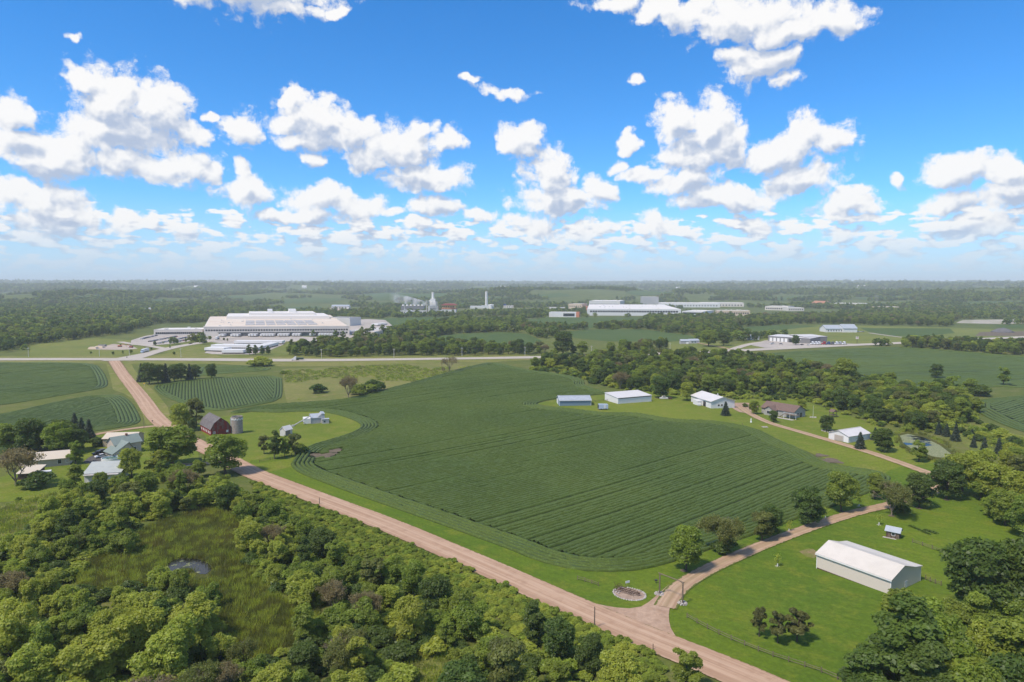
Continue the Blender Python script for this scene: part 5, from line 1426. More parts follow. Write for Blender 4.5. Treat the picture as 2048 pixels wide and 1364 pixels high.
p = G(810, 634)
t = thing('wind_turbine', 'small white wind turbine in front of the power station', 'wind turbine', p)
MB().tube((0, 0, -1), (0, 0, 17), 0.75, 0.45, 10).build('mast', PLAIN, t)
MB().box(-0.9, 0.9, -1.6, 1.6, 17.02, 18.4).build('nacelle', PLAIN, t)
for k in range(3):
    a = R(100 + 120 * k)
    bl = MB(); e = Vector((math.cos(a), 0, math.sin(a))); s_ = Vector((-e.z, 0, e.x))
    c0 = Vector((0, -1.9, 17.7)); 
    bl.extrude([c0 + s_ * 0.5, c0 - s_ * 0.5, c0 + e * 10 - s_ * 0.1, c0 + e * 10 + s_ * 0.15], (0, 0.25, 0)); bl.build('blade', PLAIN, t)

def steam(name, label, px, v, parts, dens):
    """soft white plume: a closed volume with patchy density"""
    m = bpy.data.materials.new(name); m.use_nodes = True
    nt = m.node_tree; nt.nodes.clear()
    pos = N(nt, 'ShaderNodeNewGeometry').outputs['Position']
    n1 = N(nt, 'ShaderNodeTexNoise', {'Vector': pos, 'Scale': 0.055, 'Detail': 5.0}).outputs[0]
    ox = N(nt, 'ShaderNodeSeparateXYZ', {0: N(nt, 'ShaderNodeTexCoord').outputs['Object']}).outputs[0]
    thin = M(nt, 'ADD', M(nt, 'MULTIPLY', sstep(nt, ox, -75.0, 10.0), 0.9), 0.1)
    pv = N(nt, 'ShaderNodeVolumePrincipled', {'Color': (0.9, 0.88, 0.86, 1), 'Density': M(nt, 'MULTIPLY', M(nt, 'MULTIPLY', sstep(nt, n1, 0.40, 0.68), thin), dens)})
    out = N(nt, 'ShaderNodeOutputMaterial'); nt.links.new(pv.outputs[0], out.inputs['Volume'])
    bm = bmesh.new(); c = G(px, v)
    for (x, y, z, r1, r2) in parts:
        mtx = Matrix.Translation((x, y, z)) @ Matrix.Diagonal((r1, r1, r2, 1))
        bmesh.ops.create_icosphere(bm, subdivisions=2, radius=1, matrix=mtx)
    me = bpy.data.meshes.new(name); bm.to_mesh(me); bm.free()
    me.materials.append(m)
    o = add(name, me, None, c); stuff(o); o['label'] = label
    rm = o.modifiers.new('merge', 'REMESH'); rm.mode = 'VOXEL'; rm.voxel_size = 2.0
steam('steam_plume', 'white steam drifting left from the cooling fans', 830, 621, [(x, 10 + 3 * math.sin(x), 20 + 0.20 * (24 - x), 9 + 0.09 * (24 - x), 8 + 0.09 * (24 - x)) for x in range(24, -66, -5)], 0.16)
steam('smoke_puff', 'thin white smoke rising behind the far trees on the right', 1753, 607, [(2 * math.sin(k), 0, 5 + 6 * k, 5 + k, 6) for k in range(5)], 0.02)

# ------------------------------------------------------------------ big white factory and other works on the right
flat_block('white_factory', 'very long white factory with many small dark windows along its front', 'factory', (1174,631), (1362,632), 420, 15, PLAIN, WHITEROOF2, windows=(34, 8.0, 5.0, 4.0), pads=22)
t, L, o, rz = flat_block('factory_wing', 'white factory wing with regular windows at the right end of the long factory', 'factory', (1364,633), (1407,634), 90, 12, PLAIN, WHITEROOF2, windows=(12, 6.5, 4, 3.4), pads=5)
flat_block('rear_factory', 'grey-walled factory block behind the left part of the long white factory', 'factory', (1178,615), (1240,615.5), 150, 21, STEEL, WHITEROOF2, windows=(16, 4, 5, 8), pads=8)
flat_block('high_bay_store', 'windowless grey high-bay store block rising above the white factory', 'store', (1285,613.5), (1317,613.5), 60, 33, C_('grey_panels', (0.40, 0.39, 0.38), rough=0.7), WHITEROOF2)
flat_block('rear_hall', 'white flat hall behind the right part of the long factory', 'hall', (1318,614.5), (1440,615), 120, 13, PLAIN, WHITEROOF2, windows=(20, 4, 3, 4), pads=8)
flat_block('far_hall', 'pale curved-front hall beyond the factory wing', 'hall', (1400,613), (1488,613.5), 90, 12, FACADE, WHITEROOF2, windows=(14, 3, 4, 4), pads=4)
t, L, o, rz = flat_block('tan_works', 'tan works building with a row of windows right of the factory wing', 'works', (1434,631.5), (1500,632), 40, 12, SAND, WHITEROOF2, windows=(14, 5, 3, 3), pads=5)
t, L, o, rz = flat_block('showroom', 'low white showroom with dark glass panels and an orange end wall', 'showroom', (1098,634), (1152,634.5), 30, 10.5, PLAIN, WHITEROOF2, windows=(8, 2, 5, 6.5, 0.55, 0.93))
MB().box(L + 0.02, L + 7, 0, 22, -1, 11.5).build('end_wall', ORANGE, t)
t, L, o, rz = flat_block('cream_works', 'cream block with a pink lower wing behind the showroom', 'works', (1137,620), (1164,620.5), 40, 18, SAND, WHITEROOF2, windows=(6, 10, 3, 3))
MB().box(L + 0.02, L + 14, 2, 30, -1, 11).build('side_wing', ORANGE, t)
flat_block('flat_store', 'low pale store left of the cream block', 'store', (1100,621), (1134,621), 30, 8, FACADE, WHITEROOF2, windows=(8, 2, 2.5, 3))
flat_block('mall_block', 'cluster of pale flat shop buildings among the far trees', 'shop', (1530,620), (1575,621), 60, 11, FACADE, WHITEROOF2, windows=(10, 3, 4, 4), pads=6)
flat_block('shop_annex', 'pale shop annexe right of the far shop cluster', 'shop', (1576,622), (1608,622), 40, 9, FACADE, WHITEROOF2, pads=3, windows=(7, 3, 3, 3))
o, rz, L = site((1622,612), (1648,613))
hall('red_roof_hall', 'large building with a terracotta hipped roof among the far trees', 'hall', None, None, 40, [(0, 9), (0.5, 18), (1, 9)], SAND, C_('terracotta', (0.40, 0.18, 0.11), rough=0.9), at_=(o, rz, L), over=1.5)
flat_block('long_white_store', 'long white store with a flat roof right of the terracotta roof', 'store', (1668,613), (1732,614), 60, 11, FACADE, WHITEROOF2, windows=(16, 3, 3, 4), pads=4)
flat_block('roadside_shops', 'strip of tan shops half hidden by trees on the far right', 'shop', (1752,619), (1800,619), 30, 8, SAND, WHITEROOF2, windows=(12, 2, 3, 3))
for i, (u, v) in enumerate(((1812,617),(1830,616),(1848,618),(1868,617),(1885,616),(1905,619))):
    o, rz, L = site((u, v), (u + 9, v))
    hall('far_house', ['white','cream','grey','pale','tan','last white'][i] + ' house, ' + ['first','second','third','fourth','fifth','sixth'][i] + ' from the left in the far right row', 'house', None, None, 12, [(0, 5), (0.5, 9), (1, 5)], [PLAIN, TAN, GREYWALL, FACADE, SAND, PLAIN][i], [GREY_ROOF, BROWNROOF, SHINGLE][i % 3], at_=(o, rz, L), over=0.6)
o, rz, L = site((663,617.5), (698,617.5))
hall('far_steel_shed', 'long grey steel shed on a bare yard beyond the warehouse', 'shed', None, None, 22, [(0, 8), (0.5, 12), (1, 8)], STEEL, GREY_ROOF, at_=(o, rz, L), over=0.5, fits=[('door', 'front', 5 + k * 9, 5, 0.1, 5.5, GREYWALL, {'out': 0.15}) for k in range(5)])
patch('shed_yard', W2([(648,622),(660,616),(700,616),(718,620),(700,624),(660,624)]), ground_mat('pad', []), 0.14, grid=30, edge=15)
o, rz, L = site((297,627), (307,626))
hall('far_white_barn', 'lone white-roofed barn in the dense woods left of the warehouse', 'barn', None, None, 16, [(0, 9), (0.5, 14), (1, 9)], PLAIN, WHITE_ROOF, at_=(o, rz, L + 3), over=0.5)
flat_block('forest_store', 'tan flat building half hidden in the woods left of the warehouse', 'store', (341,626), (356,626), 15, 9, SAND, WHITEROOF2, windows=(4, 3, 2, 3))
for i, (u, v, w_) in enumerate(((1716,577.5,16),(1000,577.5,10),(604,577.5,9),(1352,580.5,9),(388,578,8),(36,582,10))):
    p = G(u, v); L = w_ / 1365 * p.y
    hall('distant_farm', ['long white-roofed farm on the far hill at the right', 'tiny pale farm on the far hill above the stack', 'tiny pale farm on the far hill at the left of centre', 'tiny white farm on the far slope above the factory', 'tiny white farm on the left horizon', 'tiny pale farm near the left edge of the horizon'][i], 'farm', None, None, L * 0.3, [(0, 12), (0.5, 22), (1, 12)], PLAIN, WHITE_ROOF, at_=(Vector((p.x, p.y, p.z + 4)), 0.0, L), over=1)

# ------------------------------------------------------------------ middle-distance businesses on the right
patch('truck_lot', W2([(1500,690),(1530,681),(1545,680),(1660,686),(1715,688),(1690,691),(1600,694),(1530,696)]), LOT, 0.20, grid=15, edge=8)
o, rz, L = site((1536,682), (1620,687.5))
t, _ = hall('truck_garage', 'long grey truck garage with a white roof and open bays beside the highway', 'garage', None, None, 26, [(0, 6.4), (1, 7.4)], GREYWALL, WHITE_ROOF, at_=(o, rz, L), over=0.4,
    fits=[('bay_door', 'front', 2.2 + k * 5.0, 3.6, 0.05, 4.6, TRIM, {'out': 0.12}) for k in range(5)] + [('bay_door', 'front', 28, 7.0, 0.05, 4.8, DARKW, {'out': 0.12}), ('window', 'front', 37, 2, 3.4, 1.6, TRIM), ('window', 'front', 41, 2, 3.4, 1.6, TRIM)])
o, rz, L = site((1609,686), (1654,685))
hall('parts_store', 'square grey block with a white roof edge at the right end of the truck garage', 'store', None, None, 30, [(0, 7.5), (1, 8.2)], GREYWALL, WHITE_ROOF, at_=(o, rz, L), over=0.3, fits=[('door', 'right', 8, 4, 0.05, 4, TRIM, {'out': 0.1})])
for i, (u, c, l) in enumerate(((1627,'white','white'),(1634,'white','second white'),(1640,'white','third white'),(1650,'red','bright red'),(1659,'blue','dark blue'),(1667,'grey','grey'),(1675,'white','cream'),(1682,'silver','silver'),(1690,'white','last white'))):
    t = thing('truck_tractor', l + ' truck tractor parked in the line outside the parts store', 'truck', G(u, 689.5, 0.2), R(200), 'trucks lined up by the parts store')
    semi_cab(t, 0, CARP[c])
for i, (u, v) in enumerate(((1543,689),(1546,687.5),(1562,689),(1604,690.5),(1616,691))):
    car(G(u, v, 0.2), R(30 + 60 * i), ['white', 'silver', 'grey', 'black', 'white'][i], ['white car by the bay doors of the truck garage', 'silver car by the bay doors of the truck garage', 'grey car at the lone tree in the truck lot', 'black car at the front edge of the truck lot', 'small white car at the front edge of the truck lot'][i])
o, rz, L = site((1652,664.5), (1684,664.5))
t, _ = hall('white_chapel', 'long white building with grey hipped roofs alone in the pasture', 'chapel', None, None, 22, [(0, 5.5), (0.5, 10.5), (1, 5.5)], PLAIN, GREY_ROOF, at_=(o, rz, L), over=0.8, fits=[('window', 'front', 3 + 4 * k, 1.4, 1.5, 2.2, GLASS) for k in range(7)])
MB().extrude([(L + 0.02, -4, -0.5), (L + 0.02, 18, -0.5), (L + 0.02, 18, 6), (L + 0.02, 7, 11.5), (L + 0.02, -4, 6)], (21, 0, 0)).build('nave', PLAIN, t)
b = MB()
for y0, y1, z0, z1 in ((-4.8, 7, 5.8, 11.7), (18.8, 7, 5.8, 11.7)): b.extrude([(L - 0.6, y0, z0), (L - 0.6, y1, z1), (L - 0.6, y1, z1 + 0.3), (L - 0.6, y0, z0 + 0.3)], (22.2, 0, 0))
b.build('nave_roof', GREY_ROOF, t)
for i, (u, c) in enumerate(((1714,'silver'),(1718,'white'),(1722,'white'),(1726,'silver'))):
    car(G(u, 664.5, 0.2), 0.5, c, ['silver car nearest the white chapel', 'white car in the middle of the chapel car line', 'white car beside the last chapel car', 'silver car at the far right end of the chapel line'][i])
o, rz, L = site((1362,688), (1379,688))
t, _ = hall('lane_garage', 'small grey garage with a light door by the highway house', 'garage', None, None, 9, [(0, 3.6), (0.5, 5.4), (1, 3.6)], GALV, GREY_ROOF, at_=(o, rz, L), over=0.4, fits=[('garage_door', 'front', L * 0.6, 3.2, 0.05, 2.6, TRIM, {'out': 0.1})])
o, rz, L = site((1381,687), (1399,686.5))
hall('lane_house', 'low white house with a grey roof next to the small garage', 'house', None, None, 9, [(0, 3.4), (0.5, 5.2), (1, 3.4)], PLAIN, GREY_ROOF, at_=(o, rz, L), over=0.5, fits=[('window', 'front', 2, 1.4, 1.0, 1.3, GLASS), ('window', 'front', 6, 1.4, 1.0, 1.3, GLASS)])
o, rz, L = site((1484,678), (1500,680))
hall('depot', 'pale metal depot partly hidden by dark trees beside the business road', 'depot', None, None, 14, [(0, 4.5), (0.5, 6.5), (1, 4.5)], PLAIN, WHITE_ROOF, at_=(o, rz, L), over=0.4, fits=[('bay_door', 'front', 2, 3.5, 0.05, 3.4, DARKW, {'out': 0.1})])
p = G(2005, 664)
tag(MB().rev([(17, -1), (11, 3), (5, 5.6), (1, 6.3)], 22, (0, 0, 0)).build('gravel_heap', C_('dark_gravel', (0.12, 0.115, 0.12), rough=1, noise=(0.3, (0.17, 0.16, 0.16), 0.7), bump=(0.5, 0.8)), None, p, smooth=True), 'dark grey gravel heap at the edge of the quarry yard', 'heap')
p = G(1714, 687)
t = thing('pylon_sign', 'tall red and white roadside sign post by the truck lot', 'sign', p)
MB().tube((0, 0, -0.5), (0, 0, 9), 0.25, 0.2).build('post', RUST, t)
MB().box(-1.6, 1.6, -0.25, 0.25, 5.6, 8.2).build('sign_panel', TRIM, t)
MB().box(-1.3, 1.3, -0.30, -0.26, 6.6, 7.4).build('sign_band', REDROOF, t)

# ------------------------------------------------------------------ small things near the junction
def rock_mesh(name, seed, r):
    bm = bmesh.new(); bmesh.ops.create_icosphere(bm, subdivisions=1, radius=r)
    rr = np.random.default_rng(seed)
    for v in bm.verts: v.co *= rr.uniform(0.75, 1.2); v.co.z *= 0.75
    me = bpy.data.meshes.new(name); bm.to_mesh(me); bm.free(); me.materials.append(ROCK); return me
ROCKS = [rock_mesh('stone', s, 0.36) for s in range(4)]
def stones(t, pts, smin=0.7, smax=1.3):
    for i, p in enumerate(pts):
        o = add('stone', ROCKS[i % 4], t, p); s = random.uniform(smin, smax); o.scale = (s, s, s); o.rotation_euler = (0, 0, random.uniform(0, 6))
def post(b, p, w, h): b.box(p[0] - w, p[0] + w, p[1] - w, p[1] + w, p[2] - 0.4, p[2] + h)

g0, g1 = G(1319, 1189), G(1365, 1208)
t = thing('gate_arch', 'tall dark timber entrance arch standing across the gravel driveway', 'gate', g0)
e = g1 - g0; Lg = math.hypot(e.x, e.y)
b0, b1 = G(1319, 1189), G(1365, 1208)
for q in (Vector((0, 0, 0)), e):
    MB().tube(q + Vector((0, 0, -0.5)), q + Vector((0, 0, 5.0)), 0.19, 0.15, 10).build('post', WOOD, t)
dr = Vector((e.x, e.y, 0)).normalized()
MB().tube(-dr * 0.4 + Vector((0, 0, 5.08)), e + dr * 0.4 + Vector((0, 0, 5.08)), 0.11, 0.11, 8).build('crossbeam', WOOD, t)
MB().tube(Vector((0, 0, 4.6)), dr * 0.7 + Vector((0, 0, 5.0)), 0.06).tube(e + Vector((0, 0, 4.6)), e - dr * 0.7 + Vector((0, 0, 5.0)), 0.06).build('brace', WOOD, t)
for g, lab in ((g0, 'ring of pale stones round the left post of the entrance arch'), (g1, 'ring of pale stones round the right post of the entrance arch')):
    t = thing('stone_ring', lab, 'stone ring', g, 0)
    pts = []
    for r_, n in ((0.55, 6), (0.95, 10), (0.75, 7)):
        for k in range(n):
            a = 2 * math.pi * k / n + r_; pts.append((r_ * math.cos(a), r_ * math.sin(a), 0.16 if r_ != 0.75 else 0.38))
    stones(t, pts, 0.6, 1.0)

# stone-edged bed with the old plough
c = G(1259, 1189)
ax = G(1290, 1196) - G(1231, 1181); ra = math.hypot(ax.x, ax.y) / 2; rot = math.atan2(ax.y, ax.x); rb = 3.1
pts = [(ra * math.cos(a) * math.cos(rot) - rb * math.sin(a) * math.sin(rot), ra * math.cos(a) * math.sin(rot) + rb * math.sin(a) * math.cos(rot)) for a in np.linspace(0, 2 * math.pi, 40, endpoint=False)]
patch('gravel_bed', [Vector((c.x + x, c.y + y)) for x, y in pts], ground_mat('bed_gravel', [(0.33, 0.24, 0.18), (0.40, 0.30, 0.23), (0.24, 0.17, 0.12)], scales=(0.5, 1.5, 4), bump=0.3), 0.12, grid=2, edge=1, open_=False)
t = thing('stone_border', 'oval border of pale stones round the bed with the old plough', 'stone border', c)
stones(t, [(x * 1.02, y * 1.02, 0.12) for x, y in pts] + [(-ra * 0.8, 0.9, 0.2), (-ra * 0.7, 0.2, 0.25), (-ra * .6, 1.3, .2)], 0.6, 1.1)
t = thing('old_plough', 'rusty antique horse-drawn plough displayed on the stone-edged bed', 'plough', Vector((c.x - 0.2, c.y + 0.5, c.z + 0.12)), rot)
MB().tube((-3.4, 0.2, 0.75), (3.0, -0.2, 0.7), 0.10).tube((-3.2, 0.9, 0.8), (2.2, 0.6, 0.65), 0.08).tube((-3.0, -0.7, 0.7), (2.6, -0.8, 0.65), 0.08).tube((-2, -0.8, 0.72), (-2, 1.0, 0.76), 0.07).tube((0.4, -0.9, 0.7), (0.4, 0.8, 0.7), 0.07).build('beam', RUST, t)
for x, y, r_ in ((-2.6, -0.9, 0.65), (-2.6, 1.0, 0.65), (2.5, 0.0, 0.42)):
    w = MB(); n = 14
    for k in range(n):
        a0, a1 = 2 * math.pi * k / n, 2 * math.pi * (k + 1) / n
        w.tube((x + r_ * math.cos(a0), y, r_ + r_ * math.sin(a0)), (x + r_ * math.cos(a1), y, r_ + r_ * math.sin(a1)), 0.05, n=5)
        if k % 2 == 0: w.tube((x, y, r_), (x + r_ * math.cos(a0), y, r_ + r_ * math.sin(a0)), 0.025, n=4)
    w.build('wheel', RUST, t)
for k in range(9):
    x = -1.8 + k * 0.45; y = 0.5 - 0.12 * k
    MB().tube((x, y, 0.7), (x - 0.3, y - 0.5, 0.35), 0.05, n=5).tube((x - 0.3, y - 0.5, 0.35), (x + 0.1, y - 0.75, 0.0), 0.05, 0.03, n=5).build('tine', RUST, t)
MB().tube((2.8, 0, 0.8), (3.5, 0.4, 1.5), 0.05).tube((-3.2, 0.2, 0.8), (-3.9, 0.6, 1.6), 0.05).build('handle', RUST, t)
p = G(1255, 1174)
t = thing('notice_board', 'small white notice on two legs behind the plough bed', 'sign', p, 0.4)
MB().box(-0.55, 0.55, -0.04, 0.04, 1.0, 1.5).build('panel', TRIM, t)
for x in (-0.45, 0.45): MB().box(x - .04, x + .04, 0.05, 0.12, -0.3, 1.4).build('leg', WOOD, t)
p = G(1312, 1167)
tag(MB().tube((0, 0, -0.2), (0, 0, 0.7), 0.08).box(-0.35, 0.35, -0.2, 0.2, 0.71, 1.0).build('lamp_post', DARKM, None, p), 'short dark lawn lamp left of the entrance arch', 'lamp')

def rail_fence(px, label, step=3.0, h=1.15, rails=(0.45, 0.9), m=WOOD, name='rail_fence', pw=0.065):
    P = resample(W2(px), step, closed=False)
    a = at(*P[0])
    t = thing(name, label, 'fence', a)
    loc = [at(*q) - a for q in P]
    for q in loc:
        b = MB(); post(b, q, pw, h); b.build('post', m, t)
    for q0, q1 in zip(loc[:-1], loc[1:]):
        for z in rails:
            o_ = Vector((0, 0, z + random.uniform(-.05, .05)))
            MB().tube(q0 + o_, q1 + o_, 0.055, 0.05, 5).build('rail', m, t)
    return t
rail_fence([(1155,1160),(1178,1166),(1197,1173)], 'short weathered split-rail fence on the verge near the plough bed')
rail_fence([(1374,1236),(1410,1256),(1452,1277),(1536,1311),(1640,1345),(1690,1366),(1740,1390)], 'long weathered split-rail fence along the lower edge of the lawn', h=1.2)
rail_fence([(1825,1086),(1850,1094),(1884,1106)], 'brown rail fence behind the cream pole shed', h=1.3)
rail_fence([(1851,1160),(1866,1167),(1882,1172)], 'brown rail fence joining the end wall of the cream pole shed', h=1.3)
rail_fence([(1183,805),(1200,803),(1213,802),(1222,801)], 'thin wire fence between the blue shed and the white shed', m=DARKM, pw=0.05, rails=(0.5, 1.0))
rail_fence([(519,925),(545,919),(580,912),(600,906)], 'dark wire fence under the scrappy trees on the farm lawn', m=WOOD, pw=0.07, step=5.0)

def pole(u, v, h, label, name='utility_pole', arm=True, m=WOOD, r=0.16, group=None, cat='pole'):
    p = G(u, v); t = thing(name, label, cat, p, random.uniform(-0.2, 0.2), group)
    MB().tube((0, 0, -0.5), (0, 0, h), r, r * 0.75, 8).build('shaft', m, t)
    if arm:
        MB().box(-1.2, 1.2, -0.07, 0.07, h - 0.7, h - 0.5).build('crossarm', m, t)
        for x in (-1.0, 0.0, 1.0): MB().tube((x, 0, h - 0.5), (x, 0, h - 0.25), 0.05, 0.04, 6).build('insulator', PLAIN, t)
    return t, p
pole(639, 1009, 2.3, 'short dark post at the edge of the gravel road above the wood', 'marker_post', arm=False, r=0.14)
pole(1189, 1257, 4.7, 'grey wooden pole standing in the bushes by the junction', 'wooden_pole', arm=False, r=0.15)
pole(1306, 1301, 1.4, 'short leaning dark post at the lower edge of the junction', 'marker_post', arm=False, r=0.10)
pole(1485, 1042 - 190, 1.5, 'dark post on the lawn edge near the workshop drive', 'marker_post', arm=False, r=0.15)
pole(288, 858, 6.0, 'slim grey pole on the bend of the gravel road', 'utility_pole', arm=False, r=0.10)
hp = []
for i, (u, v, h) in enumerate(((57,714,9.5),(199,713,8),(362,715,9),(643,717,9),(788,716,9),(924,713,9),(1050,711,9),(1183,709,9),(1340,700,8))):
    lab = ['grey highway pole nearest the left edge beside the woods', 'grey pole on the grass left of the road junction', 'grey pole in front of the trailer lot lawn', 'grey pole right of the dump truck', 'grey pole against the dark trees, between the two beyond the truck', 'grey pole behind the bare highway tree', 'grey pole right of the bare highway tree', 'grey pole in front of the olive wood on the highway', 'grey pole near the small garage at the highway bend'][i]
    t, p = pole(u, v, h, lab, m=STEEL, r=0.2, group='utility poles along the highway')
    hp.append((p, h))
wires = MB()
for (p, h), (q, k) in zip(hp[3:7], hp[4:8]):
    for off in (-1.0, 0, 1.0):
        pr = None
        for s in range(7):
            f = s / 6; w = p.lerp(q, f) + Vector((0, off, h + (k - h) * f - 0.3 - 4 * 1.2 * f * (1 - f)))
            if pr is not None: wires.tube(pr, w, 0.035, n=3, cap=False)
            pr = w
tag(wires.build('power_line', DARKM, None), 'thin power line strung between the highway poles', 'power line')
t, p = pole(259, 713, 11, 'tall pale street lamp at the highway junction', 'street_lamp', arm=False, m=STEEL, r=0.14, cat='lamp')
MB().box(0, 2.2, -0.1, 0.1, 10.9, 11.05).build('lamp_arm', STEEL, t)
MB().box(2.0, 2.8, -0.2, 0.2, 10.75, 10.95).build('lamp_head', PLAIN, t)
def road_sign(u, v, m, label, shape='diamond', h=2.2):
    p = G(u, v); t = thing('road_sign', label, 'sign', p)
    MB().box(-.04, .04, -.04, .04, -0.3, h).build('post', STEEL, t)
    q = [(-.5, -0.08, h), (0, -0.08, h - .5), (.5, -0.08, h), (0, -0.08, h + .5)] if shape == 'diamond' else [(-.35, -0.08, h - .3), (.35, -0.08, h - .3), (.35, -0.08, h + .5), (-.35, -0.08, h + .5)]
    MB().extrude([(x * 1.6, y, z) for x, y, z in q], (0, 0.03, 0)).build('plate', m, t)
road_sign(289, 773, C_('sign_yellow', (0.65, 0.38, 0.02)), 'yellow diamond road sign beside the gravel road by the dark spruces')
road_sign(254, 719, DARKM, 'dark stop-sign back at the mouth of the gravel road', 'square')
p = G(305, 846)
t = thing('mailbox', 'black mailbox on a post by the bend of the gravel road', 'mailbox', p)
MB().box(-.06, .06, -.06, .06, -0.2, 1.0).build('post', WOOD, t); MB().extrude([(-.2, -.35, 1.01), (.2, -.35, 1.01), (.2, -.35, 1.3), (0, -.35, 1.42), (-.2, -.35, 1.3)], (0, .7, 0)).build('box', DARKM, t)

# garden things at the homestead
p = G(1206, 819)
t = thing('livestock_trailer', 'small pale blue box trailer standing on the grass below the blue shed', 'trailer', p, 0.15)
MB().extrude([(-2.8, -1.2, 0.6), (2.6, -1.2, 0.6), (2.6, -1.2, 3.0), (-2.5, -1.2, 3.2)], (0, 2.4, 0)).build('box_body', C_('pale_blue_paint', ()), t)
MB().box(0.2, 1.2, -1.27, -1.2, 0.8, 2.7).build('door', PLAIN, t)
MB().box(-2.85, -2.8, -1.0, 1.0, 0.7, 2.9).build('front_panel', DARKM, t)
for x in (-1.4, 1.4):
    for y in (-1.1, 1.1): MB().tube((x, y - .12, .38), (x, y + .12, .38), .38, n=12).build('wheel', TYRE, t)
def junk(u, v, label, seed):
    p = G(u, v); t = thing('scrap_pile', label, 'scrap pile', p); r = random.Random(seed)
    MB().extrude([(-2.4, -1, .3), (-2.4, -1, 1.0), (-1.2, -1, 1.2), (-.6, -1, 1.9), (1, -1, 1.9), (1.4, -1, 1.1), (2.6, -1, 1.0), (2.6, -1, .3)], (0, 1.9, 0)).build('old_car', STEEL, t)
    MB().extrude([(-.9, -1.03, 1.25), (-.5, -1.03, 1.8), (.9, -1.03, 1.8), (1.2, -1.03, 1.2)], (0, 0.03, 0)).build('car_window', GLASS, t)
    for k in range(5):
        x, y, a = r.uniform(-5, 5), r.uniform(1.2, 3.5), r.uniform(0, 3)
        MB().tube((x, y, .15), (x + 2.2 * math.cos(a), y + 2.2 * math.sin(a), r.uniform(.2, .8)), .12).build('log', WOOD, t)
    MB().box(3.2, 5.0, -1, 0.8, 0, 1.0).build('crate', [PLAIN, RUST][seed % 2], t)
junk(1327, 798, 'rusting car and scrap on the grass between the white shed and the workshop', 3)
junk(1265, 778, 'scrap and logs at the edge of the trees behind the white shed', 4)
p = G(1626, 835)
t = thing('flag_pole', 'thin white flagpole in a ring of stones on the lawn', 'flagpole', p)
MB().tube((0, 0, 0), (0, 0, 6.5), 0.07, 0.04, 8).build('shaft', TRIM, t)
stones(t, [(1.5 * math.cos(a), 1.2 * math.sin(a), 0.15) for a in np.linspace(0, 6.1, 14)])
p = G(1666, 834)
t = thing('play_set', 'small wooden play tower on the lawn above the round tree', 'play set', p, 0.4)
for x in (-1.2, 1.2):
    for y in (-1.2, 1.2): MB().box(x - .1, x + .1, y - .1, y + .1, -0.3, 3.0).build('post', WOOD, t)
MB().box(-1.4, 1.4, -1.4, 1.4, 1.2, 1.4).build('platform', WOOD, t)
MB().extrude([(-1.7, -1.6, 3.0), (1.7, -1.6, 3.0), (0, -1.6, 4.2)], (0, 3.2, 0)).build('roof', BROWNROOF, t)
MB().extrude([(1.4, -0.4, 1.3), (1.4, -0.4, 1.4), (4.0, -0.4, 0.1), (4.0, -0.4, 0)], (0, 0.8, 0)).build('slide', TRIM, t)
t = thing('stone_border', 'ring of pale rocks round the foot of the lawn tree near the white garage', 'stone border', G(1655, 862))
stones(t, [(2.6 * math.cos(a), 2.2 * math.sin(a), 0.2) for a in np.linspace(0, 6.1, 18)], 0.8, 1.5)
p = G(1502, 845)
t = thing('garden_statue', 'white garden ornament on the grass by the drive', 'ornament', p)
MB().rev([(0.5, 0), (0.45, 0.5), (0.2, 0.7), (0.3, 1.3), (0.15, 1.8), (0.22, 2.1), (0.02, 2.3)], 12).build('figure', TRIM, t)
t = thing('rock_pile', 'pile of pale boulders beside the long drive', 'rocks', G(1530, 855))
stones(t, [(random.uniform(-1.4, 1.4), random.uniform(-.9, .9), 0.25) for _ in range(12)], 0.9, 1.6)
def mulch(u, v, r_):
    c = G(u, v)
    patch('mulch_ring', [Vector((c.x + r_ * math.cos(a), c.y + r_ * math.sin(a))) for a in np.linspace(0, 2 * math.pi, 12, endpoint=False)], BARE, 0.13, grid=1.5, edge=0.8, open_=False)
for u, v in ((1368,1142),(1449,1107),(1612,1052),(1685,1024),(1783,1032),(1838,1017),(1525,1082),(1893,1000)): mulch(u, v, 1.0)
# saplings with white trunk guards and pale mulch
for i, (u, v, lab) in enumerate(((1578,1063,'staked sapling at the field edge between the olive tree and the big round tree'),(1651,1037,'staked sapling between the two dark trees on the driveway verge'),(1718,1013,'staked sapling nearest the field corner on the driveway verge'),(1758,1050,'staked sapling on the lawn left of the little wooden shed'),(1555,1133,'staked sapling on the lawn at the left end of the cream pole shed'))):
    p = G(u, v); t = thing('sapling', lab, 'sapling', p, i, 'saplings planted along the driveway')
    MB().tube((0, 0, -0.2), (0, 0, 2.6), 0.05, 0.025, 6).build('stem', BARK, t)
    MB().tube((0, 0, 0.0), (0, 0, 0.8), 0.13, 0.13, 8).build('trunk_guard', TRIM, t)
    r = np.random.default_rng(50 + i); n = 160
    P = np.column_stack([r.normal(0, .38, n), r.normal(0, .38, n), r.uniform(1.3, 3.3, n)])
    add('crown', scatter_leaves('sapling_crown', P, r.normal(0, 1, (n, 3)), 0.16, r.uniform(0, 1, n), LEAF['willow'], r), t)
    stones(t, [(0.5 * math.cos(a), 0.5 * math.sin(a), 0.02) for a in np.linspace(0, 6, 7)], 0.4, 0.6)
